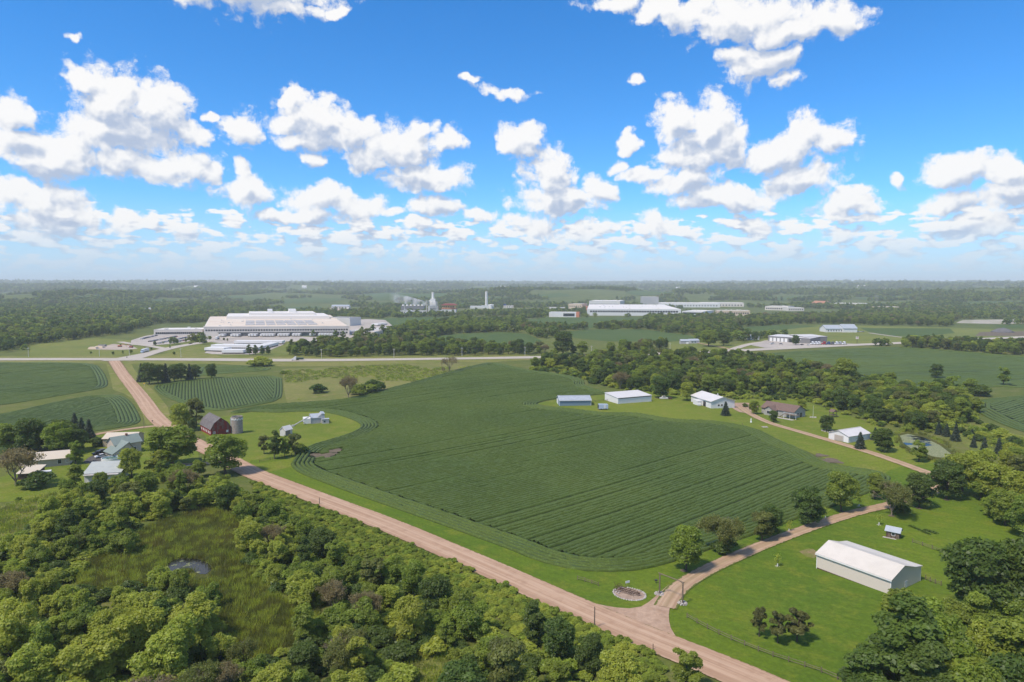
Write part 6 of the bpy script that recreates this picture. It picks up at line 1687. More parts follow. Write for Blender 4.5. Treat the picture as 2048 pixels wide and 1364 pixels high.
# dark rows of young plants on the lawn
for (u0, v0, u1, v1), lab in (((1818,1052,1860,1070), 'long low row of dark young plants on the lawn'), ((1850,1061,1874,1068), 'shorter low row of dark young plants on the lawn')):
    a, b_ = G(u0, v0), G(u1, v1); n = 700; r = np.random.default_rng(u1)
    f = r.uniform(0, 1, n); P = np.column_stack([(b_.x - a.x) * f + r.normal(0, .25, n), (b_.y - a.y) * f + r.normal(0, .25, n), (b_.z - a.z) * f + r.uniform(0.05, 0.5, n)])
    o = add('plant_row', scatter_leaves('plant_row', P, np.tile([0, 0, 1.0], (n, 1)), 0.17, r.uniform(0, 1, n), LEAF['dark'], r), None, a); tag(o, lab, 'plant row')

# ------------------------------------------------------------------ single trees seen in the photo: base u, v, top v
def lone(key, u, v, top, label, name='tree', wide=1.0, group=None):
    p = G(u, v); dist = math.hypot(p.x, p.y)
    h = (v - top) * dist * math.cos(math.atan2(abs(p.x), p.y)) / F_PX
    t = tree(key, p, h, label, name, group, wide=wide)
    return t
lone('round_mid', 1372, 1141, 1040, 'big round green tree beside the entrance arch', wide=0.92)
lone('thin_olive', 1447, 1107, 1012, 'thinning grey-brown tree right of the entrance arch', wide=1.0)
lone('bush_dark', 1449, 1106, 1070, 'dark green bush growing round the foot of the thinning grey-brown tree', 'shrub')
lone('open_olive', 1524, 1082, 1018, 'small brownish tree beside a darker one on the field edge', wide=1.0)
lone('round_dark', 1543, 1074, 1004, 'dark round tree touching the small brownish tree', wide=0.9)
lone('round_dark2', 1614, 1050, 965, 'dark round tree, the first on the driveway after the field-edge pair', wide=0.95)
lone('round_mid2', 1683, 1023, 937, 'tall rounded tree on the driveway verge before the field corner', wide=0.92)
lone('tall_mid', 1749, 998, 942, 'smaller upright tree behind the thin olive driveway tree', wide=1.25)
lone('thin_olive', 1783, 1032, 948, 'thin olive-brown tree where the driveway meets the lawn')
lone('bush_dark', 1796, 1026, 995, 'dark bush at the foot of the thin olive-brown driveway tree', 'shrub')
lone('round_dark', 1838, 1016, 940, 'dark wide tree right of the driveway bend', wide=1.0)
lone('round_dark2', 1893, 998, 912, 'tall dark tree at the top of the driveway loop', wide=0.95)
lone('pine', 1518, 1274, 1205, 'left pine of the three on the lawn, standing slightly apart', 'pine_tree', wide=0.72)
lone('pine', 1555, 1287, 1214, 'middle pine of the three standing on the lawn', 'pine_tree', wide=0.78)
lone('pine', 1594, 1284, 1208, 'right pine of the three on the lawn, the widest', 'pine_tree', wide=1.05)
# right bottom wood
for key, u, v, top, wd, lab in (
    ('round_dark', 1950, 1240, 1062, 1.0, 'huge dark tree right of the cream pole shed'), ('round_dark2', 2040, 1245, 1050, 0.9, 'dark tree at the right edge beside the huge one'),
    ('tall_dark', 1795, 1425, 1175, 1.25, 'tall dark airy tree with a pale stem in front of the cream pole shed'), ('tall_dark', 1735, 1455, 1290, 1.4, 'dark airy tree at the lower left corner of the right wood'),
    ('round_mid', 1880, 1420, 1205, 0.75, 'mid green tree behind the yellow-topped one'), ('round_yellow', 1968, 1390, 1226, 0.8, 'bright yellow-green tree in the right wood'),
    ('tall_mid', 2035, 1420, 1215, 1.2, 'mid green tree at the right edge below the yellow one'), ('tall_dark', 1860, 1480, 1270, 1.2, 'dark tree with a pale stem at the bottom of the right wood'),
    ('round_mid2', 1945, 1500, 1300, 0.8, 'round tree at the bottom right of the right wood'), ('round_dark', 2030, 1510, 1290, 0.8, 'dark round tree in the bottom right corner'),
    ('round_mid2', 1905, 1290, 1190, 0.9, 'smaller green tree under the huge dark tree'), ('bush_mid', 1800, 1222, 1168, 1.0, 'leafy top poking up before the gable of the cream pole shed'),
    ('tall_mid', 1850, 1330, 1180, 1.1, 'green tree at the shed corner in the right wood'), ('round_dark2', 1780, 1520, 1350, 1.0, 'dark tree at the bottom edge of the right wood')):
    lone(key, u, v, top, lab, wide=wd)
for key, u, v, top, wd, lab in (
    ('round_yellow', 1925, 985, 893, 1.0, 'yellow-green tree at the left end of the bright row below the lily pond'), ('round_yellow', 1985, 1000, 915, 1.1, 'broad yellow-green tree in the middle of the bright row'),
    ('round_yellow', 2040, 1025, 935, 1.0, 'yellow-green tree at the right edge of the picture'), ('round_mid', 2010, 1050, 970, 1.0, 'green tree under the broad yellow-green one'),
    ('round_mid2', 2050, 1075, 985, 1.0, 'green tree hanging over the right edge of the lawn'), ('open_mid', 1960, 1000, 935, 1.0, 'green gappy tree between two bright ones'),
    ('round_yellow', 1960, 960, 890, 1.0, 'yellow-green tree behind the bright row'), ('open_olive', 2035, 965, 905, 1.0, 'dull olive tree behind the bright row at the right edge')):
    lone(key, u, v, top, lab, wide=wd)
for key, u, v, top, wd, lab, nm in (
    ('round_dark', 1765, 903, 853, 1.15, 'dark round tree beside the white garage', 'tree'), ('open_mid', 1838, 923, 879, 1.1, 'blue-green tree on the lawn in front of the lily pond', 'tree'),
    ('spruce', 1720, 898, 861, 1.25, 'blue-green spruce in front of the white garage', 'spruce_tree'), ('spruce2', 1750, 880, 853, 1.2, 'spruce half hidden behind the round tree by the garage', 'spruce_tree'),
    ('round_dark2', 1653, 862, 826, 1.0, 'round dark tree with rocks at its foot on the lawn', 'tree'), ('round_yellow', 1603, 821, 795, 0.95, 'small bright green tree right of the ranch house', 'tree'),
    ('round_dark', 1547, 845, 819, 0.9, 'small dark tree in front of the ranch house', 'tree'), ('spruce2', 1451, 831, 801, 1.25, 'dark spruce beside the workshop gable', 'spruce_tree'),
    ('round_mid', 1508, 828, 798, 0.9, 'round tree at the parking court', 'tree'), ('round_yellow', 1374, 801, 760, 0.95, 'yellow-green tree behind the scrap between the sheds', 'tree'),
    ('round_dark', 1322, 796, 749, 1.1, 'dark tree behind the white shed', 'tree'),
    ('spruce', 1877, 869, 840, 1.1, 'left spruce of the row behind the lily pond', 'spruce_tree'), ('spruce2', 1893, 873, 845, 1.1, 'second spruce from the left behind the lily pond', 'spruce_tree'), ('spruce', 1911, 882, 843, 1.0, 'tallest spruce behind the lily pond', 'spruce_tree'),
    ('spruce2', 1944, 870, 856, 1.2, 'small spruce standing a little behind the pond row', 'spruce_tree'), ('spruce', 1947, 895, 869, 1.1, 'blue spruce near the yellow-green trees', 'spruce_tree'), ('spruce2', 1968, 912, 872, 1.0, 'blue spruce behind the bright row', 'spruce_tree'), ('spruce', 1997, 911, 872, 1.0, 'rightmost dark spruce behind the bright row', 'spruce_tree'),
    ('bush_dark', 1490, 814, 806, 1.2, 'round dark shrub at the house corner', 'shrub'),
    ('round_dark', 1872, 756, 725, 1.1, 'lone round tree in the big right soybean field', 'tree'), ('open_mid', 2006, 770, 732, 0.9, 'lone tree near the right edge in the soybean field', 'tree'),
    ('round_mid', 1690, 772, 711, 1.05, 'large dark-topped tree rising above the belt', 'tree'), ('open_mid', 1905, 795, 749, 1.0, 'loose grey-green tree at the field corner', 'tree'), ('bush_dark', 1960, 792, 768, 1.4, 'low dark shrub at the point of the field corner', 'shrub'),
    ('round_mid2', 1940, 790, 755, 1.0, 'green tree next to the loose grey-green one', 'tree'), ('round_yellow', 1872, 800, 775, 1.0, 'small yellowish tree at the field corner', 'tree')):
    lone(key, u, v, top, lab, nm, wide=wd)
# left farm
for key, u, v, top, wd, lab, nm in (
    ('round_mid', 345, 931, 842, 1.45, 'very large spreading tree in front of the red barn', 'tree'), ('round_mid2', 452, 948, 862, 1.22, 'large upright tree by the bend of the gravel road', 'tree'),
    ('round_yellow', 362, 860, 800, 0.9, 'yellowish tree beside the gravel road above the barn', 'tree'), ('open_olive', 393, 850, 794, 0.95, 'tall olive tree behind the red barn', 'tree'), ('round_dark', 385, 862, 833, 0.9, 'small dark tree at the barn corner', 'tree'),
    ('round_dark', 62, 908, 829, 1.0, 'big dark maple at the left edge of the farm garden', 'tree'), ('round_mid', 118, 910, 838, 1.05, 'big green maple in the farm garden', 'tree'), ('round_dark2', 155, 905, 852, 0.95, 'dark maple next to the spruces', 'tree'), ('round_mid2', 18, 905, 842, 1.0, 'green tree on the left edge of the picture', 'tree'),
    ('spruce', 150, 862, 822, 1.1, 'left spruce of three above the farm garden', 'spruce_tree'), ('spruce2', 164, 872, 832, 1.1, 'middle spruce of three above the farm garden', 'spruce_tree'), ('spruce', 179, 882, 834, 1.1, 'right spruce of three above the farm garden, the tallest', 'spruce_tree'),
    ('bush_dark', 195, 893, 872, 1.2, 'dark shrub below the three spruces', 'shrub'), ('open_mid', 152, 928, 880, 0.9, 'green tree right of the long tan building', 'tree'), ('tall_mid', 152, 975, 925, 1.3, 'green tree left of the low white barn', 'tree'),
    ('bare2', 32, 972, 884, 1.15, 'bare grey tree over the low open shed', 'tree'), ('round_yellow', 263, 955, 889, 0.85, 'yellow-green tree hiding the farmhouse corner', 'tree'), ('open_yellow', 312, 950, 900, 1.1, 'golden-green tree below the very large spreading tree', 'tree'), ('bush_dark', 75, 975, 940, 1.3, 'dark bushes beside the camper', 'shrub'),
    ('bush_mid', 37, 1000, 992, 1.0, 'tiny bush on the garden lawn edge', 'shrub'), ('bush_mid', 230, 868, 862, 1.5, 'low shrub behind the tan garage', 'shrub'),
    ('open_olive', 528, 908, 868, 0.8, 'leftmost scrappy tree on the farm lawn', 'tree'), ('tall_dark', 549, 918, 860, 0.9, 'tallest scrappy tree on the farm lawn', 'tree'), ('open_mid', 570, 914, 870, 0.8, 'scrappy tree in the middle of the farm lawn clump', 'tree'), ('open_olive', 590, 910, 864, 0.8, 'scrappy tree at the right of the farm lawn clump', 'tree'), ('bush_mid', 600, 904, 884, 1.2, 'bush at the right end of the farm lawn clump', 'shrub'),
    ('bare2', 697, 797, 745, 0.85, 'half-dead tree with pale split trunks on the meadow', 'tree'), ('bush_dark', 636, 786, 766, 1.35, 'round dark bush alone on the meadow', 'shrub'), ('bush_mid', 724, 788, 762, 1.3, 'round bush right of the half-dead tree', 'shrub'), ('bush_dark', 748, 782, 758, 1.4, 'darker bush at the right of the half-dead tree', 'shrub'),
    ('bare', 899, 742, 704, 1.1, 'bare brown tree standing by the highway', 'tree'), ('bare', 886, 749, 728, 0.4, 'broken dead stem below the bare highway tree', 'tree'),
    ('bush_willow', 518, 733, 708, 1.25, 'round olive bush at the highway edge', 'shrub'), ('round_dark', 423, 757, 725, 0.95, 'lone dark tree right of the spruce row', 'tree'), ('bush_mid', 567, 748, 739, 1.2, 'small bush at the meadow corner', 'shrub'),
    ('round_dark', 1126, 709, 659, 1.1, 'large dark tree north of the highway', 'tree'), ('round_mid', 1417, 693, 657, 1.3, 'large round tree beside the highway house', 'tree'), ('round_dark', 1447, 691, 660, 1.1, 'dark round tree behind the large one at the highway house', 'tree'), ('round_dark', 1509, 682, 661, 1.0, 'dark tree in front of the depot', 'tree'), ('round_dark2', 1591, 690, 668, 0.95, 'lone round tree in front of the truck garage', 'tree')):
    lone(key, u, v, top, lab, nm, wide=wd)
for i, (u, v, tp) in enumerate(((283,764,724),(299,768,722),(316,766,726),(332,765,724),(349,763,726),(362,762,724),(379,760,725),(391,758,727))):
    lone('round_dark' if i % 3 else 'spruce', u, v, tp, ['dark tree at the left end of the dense dark row', 'tallest dark tree in the dense row by the gravel road', 'dark tree third from the left in the dense row', 'dark tree fourth from the left in the dense row', 'dark tree fourth from the right in the dense row', 'dark tree third from the right in the dense row', 'dark tree next to the right end of the dense row', 'dark tree at the right end of the dense row'][i], 'windbreak_tree', wide=0.95, group='dense dark row of trees beside the gravel road')
for i, (u, v, tp) in enumerate(((499,710,689),(511,710,690),(525,710,691),(537,709,692))):
    lone('tall_dark', u, v, tp, ['left young tree of four before the trailer lot', 'second young tree from the left before the trailer lot', 'third young tree from the left before the trailer lot', 'right young tree of four before the trailer lot'][i], 'young_tree', wide=1.2, group='four young trees before the trailer lot')
LT = ((182,708),(226,709.5),(246,708),(262,707),(303,700),(340,697),(348,710),(310,691),(326,688),(341,688),(355,687),(372,685),(383,683),(396,682),(404,680),(420,680),(448,681),(455,683))
for i, (u, v) in enumerate(LT):
    lone(['round_mid', 'round_dark', 'tall_mid'][i % 3], u, v, v - 6 - (i % 4), ordinal(sorted(q[0] for q in LT).index(u), len(LT)) + ' of the small planted trees round the factory road', 'lawn_tree', group='small trees on the factory lawns')

# ------------------------------------------------------------------ woods
BIG = [np.array(b) for b in OPEN + BLOCK]
BB = [(b[:, 0].min(), b[:, 1].min(), b[:, 0].max(), b[:, 1].max()) for b in BIG]
def blocked(X, Y):
    r = np.zeros(X.shape, bool)
    for b, (x0, y0, x1, y1) in zip(BIG, BB):
        k = (X > x0) & (X < x1) & (Y > y0) & (Y < y1) & ~r
        if k.any(): r[k] |= inside(b, X[k], Y[k])
    return r
def fill(px, spacing, r, jitter=0.42, extra=()):
    poly = np.array([tuple(p) for p in W2(px)])
    lo, hi = poly.min(0), poly.max(0)
    gx, gy = np.meshgrid(np.arange(lo[0], hi[0], spacing), np.arange(lo[1], hi[1], spacing))
    gx = gx + (np.arange(gx.shape[0]) % 2)[:, None] * spacing / 2
    X = gx.ravel() + r.uniform(-jitter, jitter, gx.size) * spacing; Y = gy.ravel() + r.uniform(-jitter, jitter, gx.size) * spacing
    k = inside(poly, X, Y); X, Y = X[k], Y[k]
    k = ~blocked(X, Y)
    for e in extra: k &= ~inside(np.array([tuple(p) for p in W2(e)]), X, Y)
    return X[k], Y[k]
LONE = np.array(TREES)
def clear_of_lone(X, Y, f=0.8):
    k = np.ones(X.shape, bool)
    for x, y, r_ in LONE: k &= np.hypot(X - x, Y - y) > r_ * f + 1.5
    return k
MARSH_PX = [(480,1030),(474,1080),(505,1140),(545,1195),(640,1225),(625,1270),(520,1320),(440,1290),(420,1210),(330,1175),(190,1195),(140,1155),(200,1105),(330,1040),(420,1018)]
CLEAR_PX = [(790,1330),(830,1300),(880,1305),(930,1340),(960,1400),(840,1400)]
r = np.random.default_rng(11)
cand = []          # x, y, height, key, wood
KIND_WORDS = {'round_dark': 'dark round', 'round_dark2': 'dark broad', 'round_mid': 'green round', 'round_mid2': 'green broad', 'billow_willow': 'bright billowing', 'billow_willow2': 'bright many-domed', 'billow_mid': 'green billowing', 'billow_mid2': 'green many-domed', 'tall_mid': 'tall green', 'tall_dark': 'tall dark', 'open_olive': 'olive gappy', 'open_mid': 'green gappy', 'round_yellow': 'yellow-green', 'open_yellow': 'yellowish gappy', 'bare': 'bare grey-brown', 'bare2': 'nearly leafless', 'thin_olive': 'thin brownish', 'bush_mid': 'low green'}
def wood(px, spacing, keys, wts, h0, h1, where, extra=(), f=0.8):
    X, Y = fill(px, spacing, r, extra=extra)
    k = clear_of_lone(X, Y, f); X, Y = X[k], Y[k]
    kk = r.choice(keys, len(X), p=np.array(wts) / sum(wts))
    for x, y, key in zip(X, Y, kk): cand.append((x, y, r.uniform(h0, h1), str(key), where))
# hand-placed trees of the lower left wood
NEAR = [('billow_willow',270,1330,1190,1.0),('billow_willow2',372,1300,1158,0.95),('billow_willow',335,1370,1215,1.0),('billow_willow2',170,1375,1222,1.1),('billow_willow',80,1395,1262,1.0),('billow_willow2',108,1235,1160,0.9),
 ('round_yellow',100,1205,1138,0.9),('bare2',735,1250,1170,1.0),('round_yellow',820,1290,1182,0.85),('open_yellow',715,1360,1262,1.0),('round_yellow',690,1325,1238,0.9),('billow_mid',600,1180,1100,1.0),('billow_mid2',660,1200,1115,0.9),
 ('billow_willow',560,1130,1068,0.9),('billow_willow2',520,1120,1060,0.9),('round_yellow',490,1080,1040,0.9),('billow_mid',250,1110,1040,1.0),('billow_mid2',190,1105,1050,1.0),('billow_willow',225,1065,1010,1.0),('round_yellow',325,1040,990,0.9),
 ('billow_mid',940,1275,1170,0.9),('round_dark',870,1240,1140,0.9),('billow_willow2',35,1120,1050,1.0),('bare2',20,1210,1130,1.1),('billow_mid2',130,1120,1050,1.0),('billow_mid',545,1040,978,0.95),('billow_mid2',600,1070,1010,0.9),
 ('open_mid',1370,1375,1290,1.15),('round_dark',1120,1325,1225,0.9),('tall_dark',1070,1290,1195,1.0),('round_dark2',1180,1345,1255,0.9),('open_olive',1010,1400,1265,0.9),('thin_olive',400,1420,1310,1.0),('bare',300,1440,1320,1.0),('billow_willow',20,1330,1180,0.9)]
n0 = len(TREES)
for key, u, v, tp, wd in NEAR:
    if key == 'open_mid' and u > 1300: lab = 'leafy tree overhanging the gravel road below the junction'
    else: lab = None
    p = G(u, v); h = (v - tp) * p.y / F_PX
    cand.append((p.x, p.y, h, key, lab or 'lower left wood', wd)); TREES.append((p.x, p.y, 2.6 * h / 10))
LONE = np.array(TREES)
wood([(-80,1140),(40,1085),(130,1015),(240,1000),(330,985),(420,968),(470,972),(530,1015),(640,1092),(780,1158),(1000,1258),(1180,1335),(1290,1420),(1330,1530),(-200,1530)], 7.6,
     ['billow_mid', 'billow_mid2', 'round_dark', 'round_mid', 'tall_dark', 'open_olive', 'billow_willow', 'billow_willow2', 'round_yellow', 'bare2', 'tall_mid', 'open_mid', 'thin_olive'], [5, 5, 2, 3, 1.5, 2, 5, 5, 1.6, 1.2, 2, 2, 0.8], 4.5, 10.0, 'lower left wood', extra=[MARSH_PX, CLEAR_PX], f=0.75)
wood([(1058,738),(1150,741),(1205,768),(1240,778),(1300,784),(1400,782),(1470,795),(1530,792),(1610,797),(1670,820),(1750,845),(1820,862),(1900,852),(1960,840),(1950,815),(1900,795),(1830,790),(1780,770),(1720,765),(1640,748),(1560,735),(1480,722),(1420,718),(1330,716),(1200,722),(1080,726)], 9.5,
     ['round_dark', 'round_dark2', 'round_mid', 'open_olive', 'tall_dark', 'tall_mid', 'bare2', 'thin_olive', 'open_mid', 'round_mid2', 'round_yellow', 'billow_willow'], [5, 5, 4, 2, 3, 3, 0.8, 1, 2, 3, 0.7, 0.7], 7.5, 13.5, 'tree belt behind the homestead', f=0.6)
wood([(1780,845),(1850,852),(1900,848),(1950,835),(1955,820),(1900,800),(1840,792),(1760,790),(1700,790),(1720,820)], 8,
     ['billow_willow', 'billow_willow2', 'round_yellow', 'round_mid', 'billow_mid', 'open_olive'], [3, 3, 2, 2, 2, 2], 8, 12, 'yellow-green end of the tree belt', f=0.5)
wood([(1740,1400),(1830,1320),(1900,1250),(2060,1250),(2120,1500),(1740,1560)], 8, ['round_dark', 'tall_dark', 'round_mid', 'tall_mid', 'round_dark2'], [3, 3, 2, 2, 2], 8, 13, 'lower right wood', f=0.8)
wood([(1980,1060),(2030,1075),(2120,1090),(2120,930),(2050,925),(2000,950)], 8, ['round_mid', 'round_yellow', 'open_olive', 'billow_mid'], [3, 1, 2, 2], 7, 11, 'wood right of the lawn', f=0.8)
wood([(-60,900),(60,912),(140,915),(150,880),(100,850),(20,835),(-60,840)], 9, ['round_dark', 'round_mid', 'round_dark2'], [2, 2, 2], 10, 14, 'maples of the farm garden', f=0.7)
wood([(125,992),(175,976),(245,972),(300,955),(420,948),(425,968),(330,985),(240,1000),(130,1015)], 6.5, ['open_mid', 'round_mid', 'billow_mid', 'open_yellow'], [2, 2, 2, 1], 5, 7, 'garden edge', f=0.7)
wood([(1800,694),(1830,699),(1900,704),(2060,714),(2200,724),(2200,710),(2060,697),(1900,690),(1810,687)], 10, ['round_dark', 'round_mid', 'open_olive', 'billow_willow', 'round_mid2', 'tall_dark'], [3, 3, 2, 2, 2, 2], 9, 14, 'hedgerow across the right fields', f=0.6)
wood([(560,716),(590,702),(650,692),(720,695),(790,686),(800,665),(900,668),(868,676),(870,692),(960,699),(1060,702),(1120,707),(1210,709),(1260,700),(1330,690),(1335,697),(1300,706),(1240,711),(1040,709),(940,711),(800,714),(680,716)], 11,
     ['round_dark', 'round_mid', 'tall_dark', 'open_olive', 'bare2', 'round_mid2', 'thin_olive'], [4, 4, 3, 2, 1, 3, 1], 8, 15, 'wood north of the highway', f=0.6)
wood([(800,662),(850,645),(930,641),(1000,652),(1010,662),(960,668),(900,668),(860,672)], 12, ['round_dark', 'round_mid', 'round_mid2', 'tall_mid'], [3, 3, 3, 2], 11, 16, 'wood before the power station', f=0.6)
wood([(-300,708),(0,702),(50,692),(110,684),(180,675),(262,668),(262,658),(180,660),(60,672),(-300,690)], 12, ['round_dark', 'round_mid', 'round_mid2', 'tall_dark', 'open_olive'], [4, 3, 3, 2, 2], 9, 15, 'edge of the big woods on the left', f=0.6)
for px, w in (([(1015,655),(1080,658),(1170,660),(1168,652),(1100,648),(1040,640)], 'belt between the far crops'), ([(1195,658),(1285,657),(1285,650),(1200,651)], 'belt between the far crops'), ([(1060,676),(1090,672),(1120,668),(1060,656),(1030,652)], 'belt between the far crops'),
              ([(1285,655),(1400,672),(1440,668),(1480,655),(1480,645),(1400,635),(1290,640)], 'grey wood below the long white factory'), ([(1480,655),(1560,649),(1650,648),(1760,651),(1900,653),(1915,640),(1900,632),(1700,632),(1500,635)], 'long far wood behind the chapel')):
    wood(px, 13, ['round_dark', 'round_mid', 'round_mid2', 'open_olive', 'bare2', 'tall_dark'], [3, 3, 3, 2, 1, 2], 9, 14, w, f=0.6)

def in_view(x, y, h):
    c = math.cos(PITCH); s = math.sin(PITCH)
    for z in (float(height(x, y)), float(height(x, y)) + h):
        dz = z - CAM_H; dep = y * c - dz * s
        if dep <= 1: continue
        u = 1024 + F_PX * x / dep; v = 682 - F_PX * (dz * c + y * s) / dep
        if -40 < u < 2088 and 540 < v < 1364 + 20: return True
    return False
cand = [q for q in cand if in_view(q[0], q[1], q[2])]
hand = [q for q in cand if len(q) > 5]
rest = sorted([q for q in cand if len(q) == 5], key=lambda q: -q[2] / math.hypot(q[0], q[1]))
NSINGLE = 125
def to_px(x, y, z):
    c, s = math.cos(PITCH), math.sin(PITCH); dz = z - CAM_H; dep = y * c - dz * s
    return 1024 + F_PX * x / dep, 682 - F_PX * (dz * c + y * s) / dep
def zone(where, x, y):
    u, v = to_px(x, y, float(height(x, y)))
    if where != 'lower left wood': return 'in the ' + where
    if v > 1400: return 'along the bottom edge of the picture'
    if u < 130: return 'at the left edge of the lower left wood'
    if v < 1040 and u < 480: return 'between the garden and the marsh'
    if u < 330: return 'on the left bank of the marsh' if v < 1200 else 'below the marsh pond'
    if u < 620: return 'on the right bank of the marsh' if v < 1230 else 'at the lower end of the marsh'
    if u > 1000: return 'in the wood below the junction'
    return 'between the marsh and the gravel road'
sel = []
for q in hand + rest[:NSINGLE]:
    lab = q[4] if q[4].startswith('leafy') else KIND_WORDS[q[3]] + ' tree ' + zone('lower left wood' if q[4].startswith('leafy') else q[4], q[0], q[1])
    sel.append((q, lab, to_px(q[0], q[1], 0)[0]))
names = {}
for q, lab, u in sel: names.setdefault(lab, []).append(u)
for q, lab, u in sel:
    x, y, h, key, where = q[:5]
    us = sorted(names[lab])
    if len(us) > 1: lab = ordinal(us.index(u), len(us)) + ' ' + lab
    tree(key, at(x, y), h, lab, 'woodland_tree', None if where.startswith('leafy') else 'trees of the ' + where, wide=q[5] if len(q) > 5 else r.uniform(0.75, 1.2))
# the other trees of the woods, one object per wood
left = rest[NSINGLE:]
print('wood candidates', len(cand), 'left for masses', len(left), 'lone', n0)
WHOLE = {}
def whole(key):
    if key not in WHOLE:
        a, b = PROTO[key]
        o1 = bpy.data.objects.new('t', a); o2 = bpy.data.objects.new('t', b)
        bm = bmesh.new(); bm.from_mesh(a); n = len(bm.faces); bm.from_mesh(b)
        bm.faces.ensure_lookup_table()
        for f in list(bm.faces)[n:]: f.material_index = 1
        me = bpy.data.meshes.new(key + '_whole'); bm.to_mesh(me); bm.free()
        me.materials.append(a.materials[0]); me.materials.append(b.materials[0])
        bpy.data.objects.remove(o1); bpy.data.objects.remove(o2)
        WHOLE[key] = me
    return WHOLE[key]
bywood = {}
for q in left: bywood.setdefault(q[4], []).append(q)
for where, qs in bywood.items():
    keys = sorted({q[3] for q in qs})
    coll = library('wood_kinds', [whole(k) for k in keys])
    base = {'tall': 12.6, 'bare': 9.0, 'thin': 9.5}
    o = instancer('woodland', [(q[0], q[1], float(height(q[0], q[1]))) for q in qs], [q[2] / base.get(q[3][:4], 10.2) for q in qs], coll)
    o.data.attributes['pick'].data.foreach_set('value', np.array([keys.index(q[3]) for q in qs], np.int32))
    o['label'] = 'remaining trees of the ' + where

# far woods: low clumps of foliage
FAR = []
for i, (kind, leaf) in enumerate((('round', 'dark'), ('round', 'mid'), ('tall', 'dark'), ('round', 'dark'), ('open', 'olive'), ('billow', 'mid'))):
    FAR.append(make_proto('far_tree%d' % i, kind, leaf, 420, 0.95, 100 + i)[0])
farlib = library('far_kinds', FAR)
def vnoise(X, Y, s, seed):
    return np.array([mnoise.noise((x * s, y * s, seed)) for x, y in zip(X, Y)])
def far_mass(name, d0, d1, spacing, h0, h1, cover, seed, extent=0.72):
    rr = np.random.default_rng(seed)
    n = int(extent * (d1 ** 2 - d0 ** 2) / spacing ** 2)
    D = np.sqrt(rr.uniform(d0 ** 2, d1 ** 2, n)); A = rr.uniform(-extent, extent, n)
    X, Y = D * np.sin(A), D * np.cos(A)
    k = ~blocked(X, Y); X, Y, D = X[k], Y[k], D[k]
    v = vnoise(X, Y, 0.0022, seed) + 0.5 * vnoise(X, Y, 0.007, seed + 3)
    k = v > cover; X, Y, D = X[k], Y[k], D[k]
    H = rr.uniform(h0, h1, len(X)) / 10.2
    print(name, len(X))
    instancer(name, np.column_stack([X, Y, height(X, Y)]), np.stack([H * 1.25, H * 1.25, H], 1) * np.ones((1, 3)), farlib)
far_mass('distant_woods', 900, 2300, 15, 7, 13, -0.06, 5)
far_mass('distant_woods', 2300, 4600, 17, 10, 17, 0.02, 6)
far_mass('distant_woods', 4600, 8200, 34, 18, 30, 0.0, 8)
far_mass('distant_woods', 8200, 13500, 62, 30, 46, -0.12, 9)
# big woods on the left, dense
LEFTWOOD = [(-300,690),(60,674),(180,662),(262,660),(300,655),(310,648),(400,646),(440,632),(400,612),(200,600),(-300,600)]
X, Y = fill(LEFTWOOD, 13, np.random.default_rng(3))
H = rng.uniform(10, 17, len(X)) / 10.2
instancer('big_woods', np.column_stack([X, Y, height(X, Y)]), np.stack([H * 1.15, H * 1.15, H], 1), farlib)

# ------------------------------------------------------------------ low growth
def strip_fill(poly_px, spacing, seed): return fill(poly_px, spacing, np.random.default_rng(seed))
blib = library('bush_kinds', ['bush_mid', 'bush_dark', 'bush_willow'])
wlib = library('weed_kinds', ['bush_mid', 'bush_willow', 'bush_mid'])
X, Y = strip_fill([(500,962),(560,985),(640,1018),(768,1070),(900,1126),(1024,1182),(1124,1226),(1215,1262),(1290,1300),(1330,1340),(1290,1420),(1180,1335),(1000,1258),(780,1158),(640,1092),(530,1015)], 1.7, 31)
edge = rng.uniform(0.35, 0.8, len(X))
instancer('roadside_weeds', np.column_stack([X, Y, height(X, Y)]), np.stack([edge, edge, edge * rng.uniform(0.5, 0.9, len(X))], 1), wlib)
X, Y = fill([(-80,1140),(40,1085),(130,1015),(420,968),(530,1015),(1000,1258),(1330,1420),(1330,1530),(-200,1530)], 4.2, np.random.default_rng(33), extra=[MARSH_PX, CLEAR_PX])
s_ = rng.uniform(0.5, 1.3, len(X)); instancer('undergrowth', np.column_stack([X, Y, height(X, Y)]), np.stack([s_ * 1.2, s_ * 1.2, s_], 1), blib)
X, Y = fill([(1740,1400),(1830,1300),(1900,1230),(2060,1200),(2120,1500),(1740,1560)], 4.2, np.random.default_rng(34))
s_ = rng.uniform(0.5, 1.2, len(X)); instancer('undergrowth', np.column_stack([X, Y, height(X, Y)]), np.stack([s_ * 1.2, s_ * 1.2, s_], 1), blib)
X, Y = fill([(1058,742),(1200,772),(1300,788),(1470,800),(1610,802),(1670,824),(1750,850),(1820,866),(1900,870),(1990,890),(2060,930),(2060,900),(1960,845),(1900,795),(1640,748),(1330,716),(1080,726)], 6, np.random.default_rng(35))
k = clear_of_lone(X, Y, 0.2); X, Y = X[k], Y[k]
s_ = rng.uniform(0.5, 1.5, len(X)); instancer('undergrowth', np.column_stack([X, Y, height(X, Y)]), np.stack([s_ * 1.2, s_ * 1.2, s_], 1), blib)
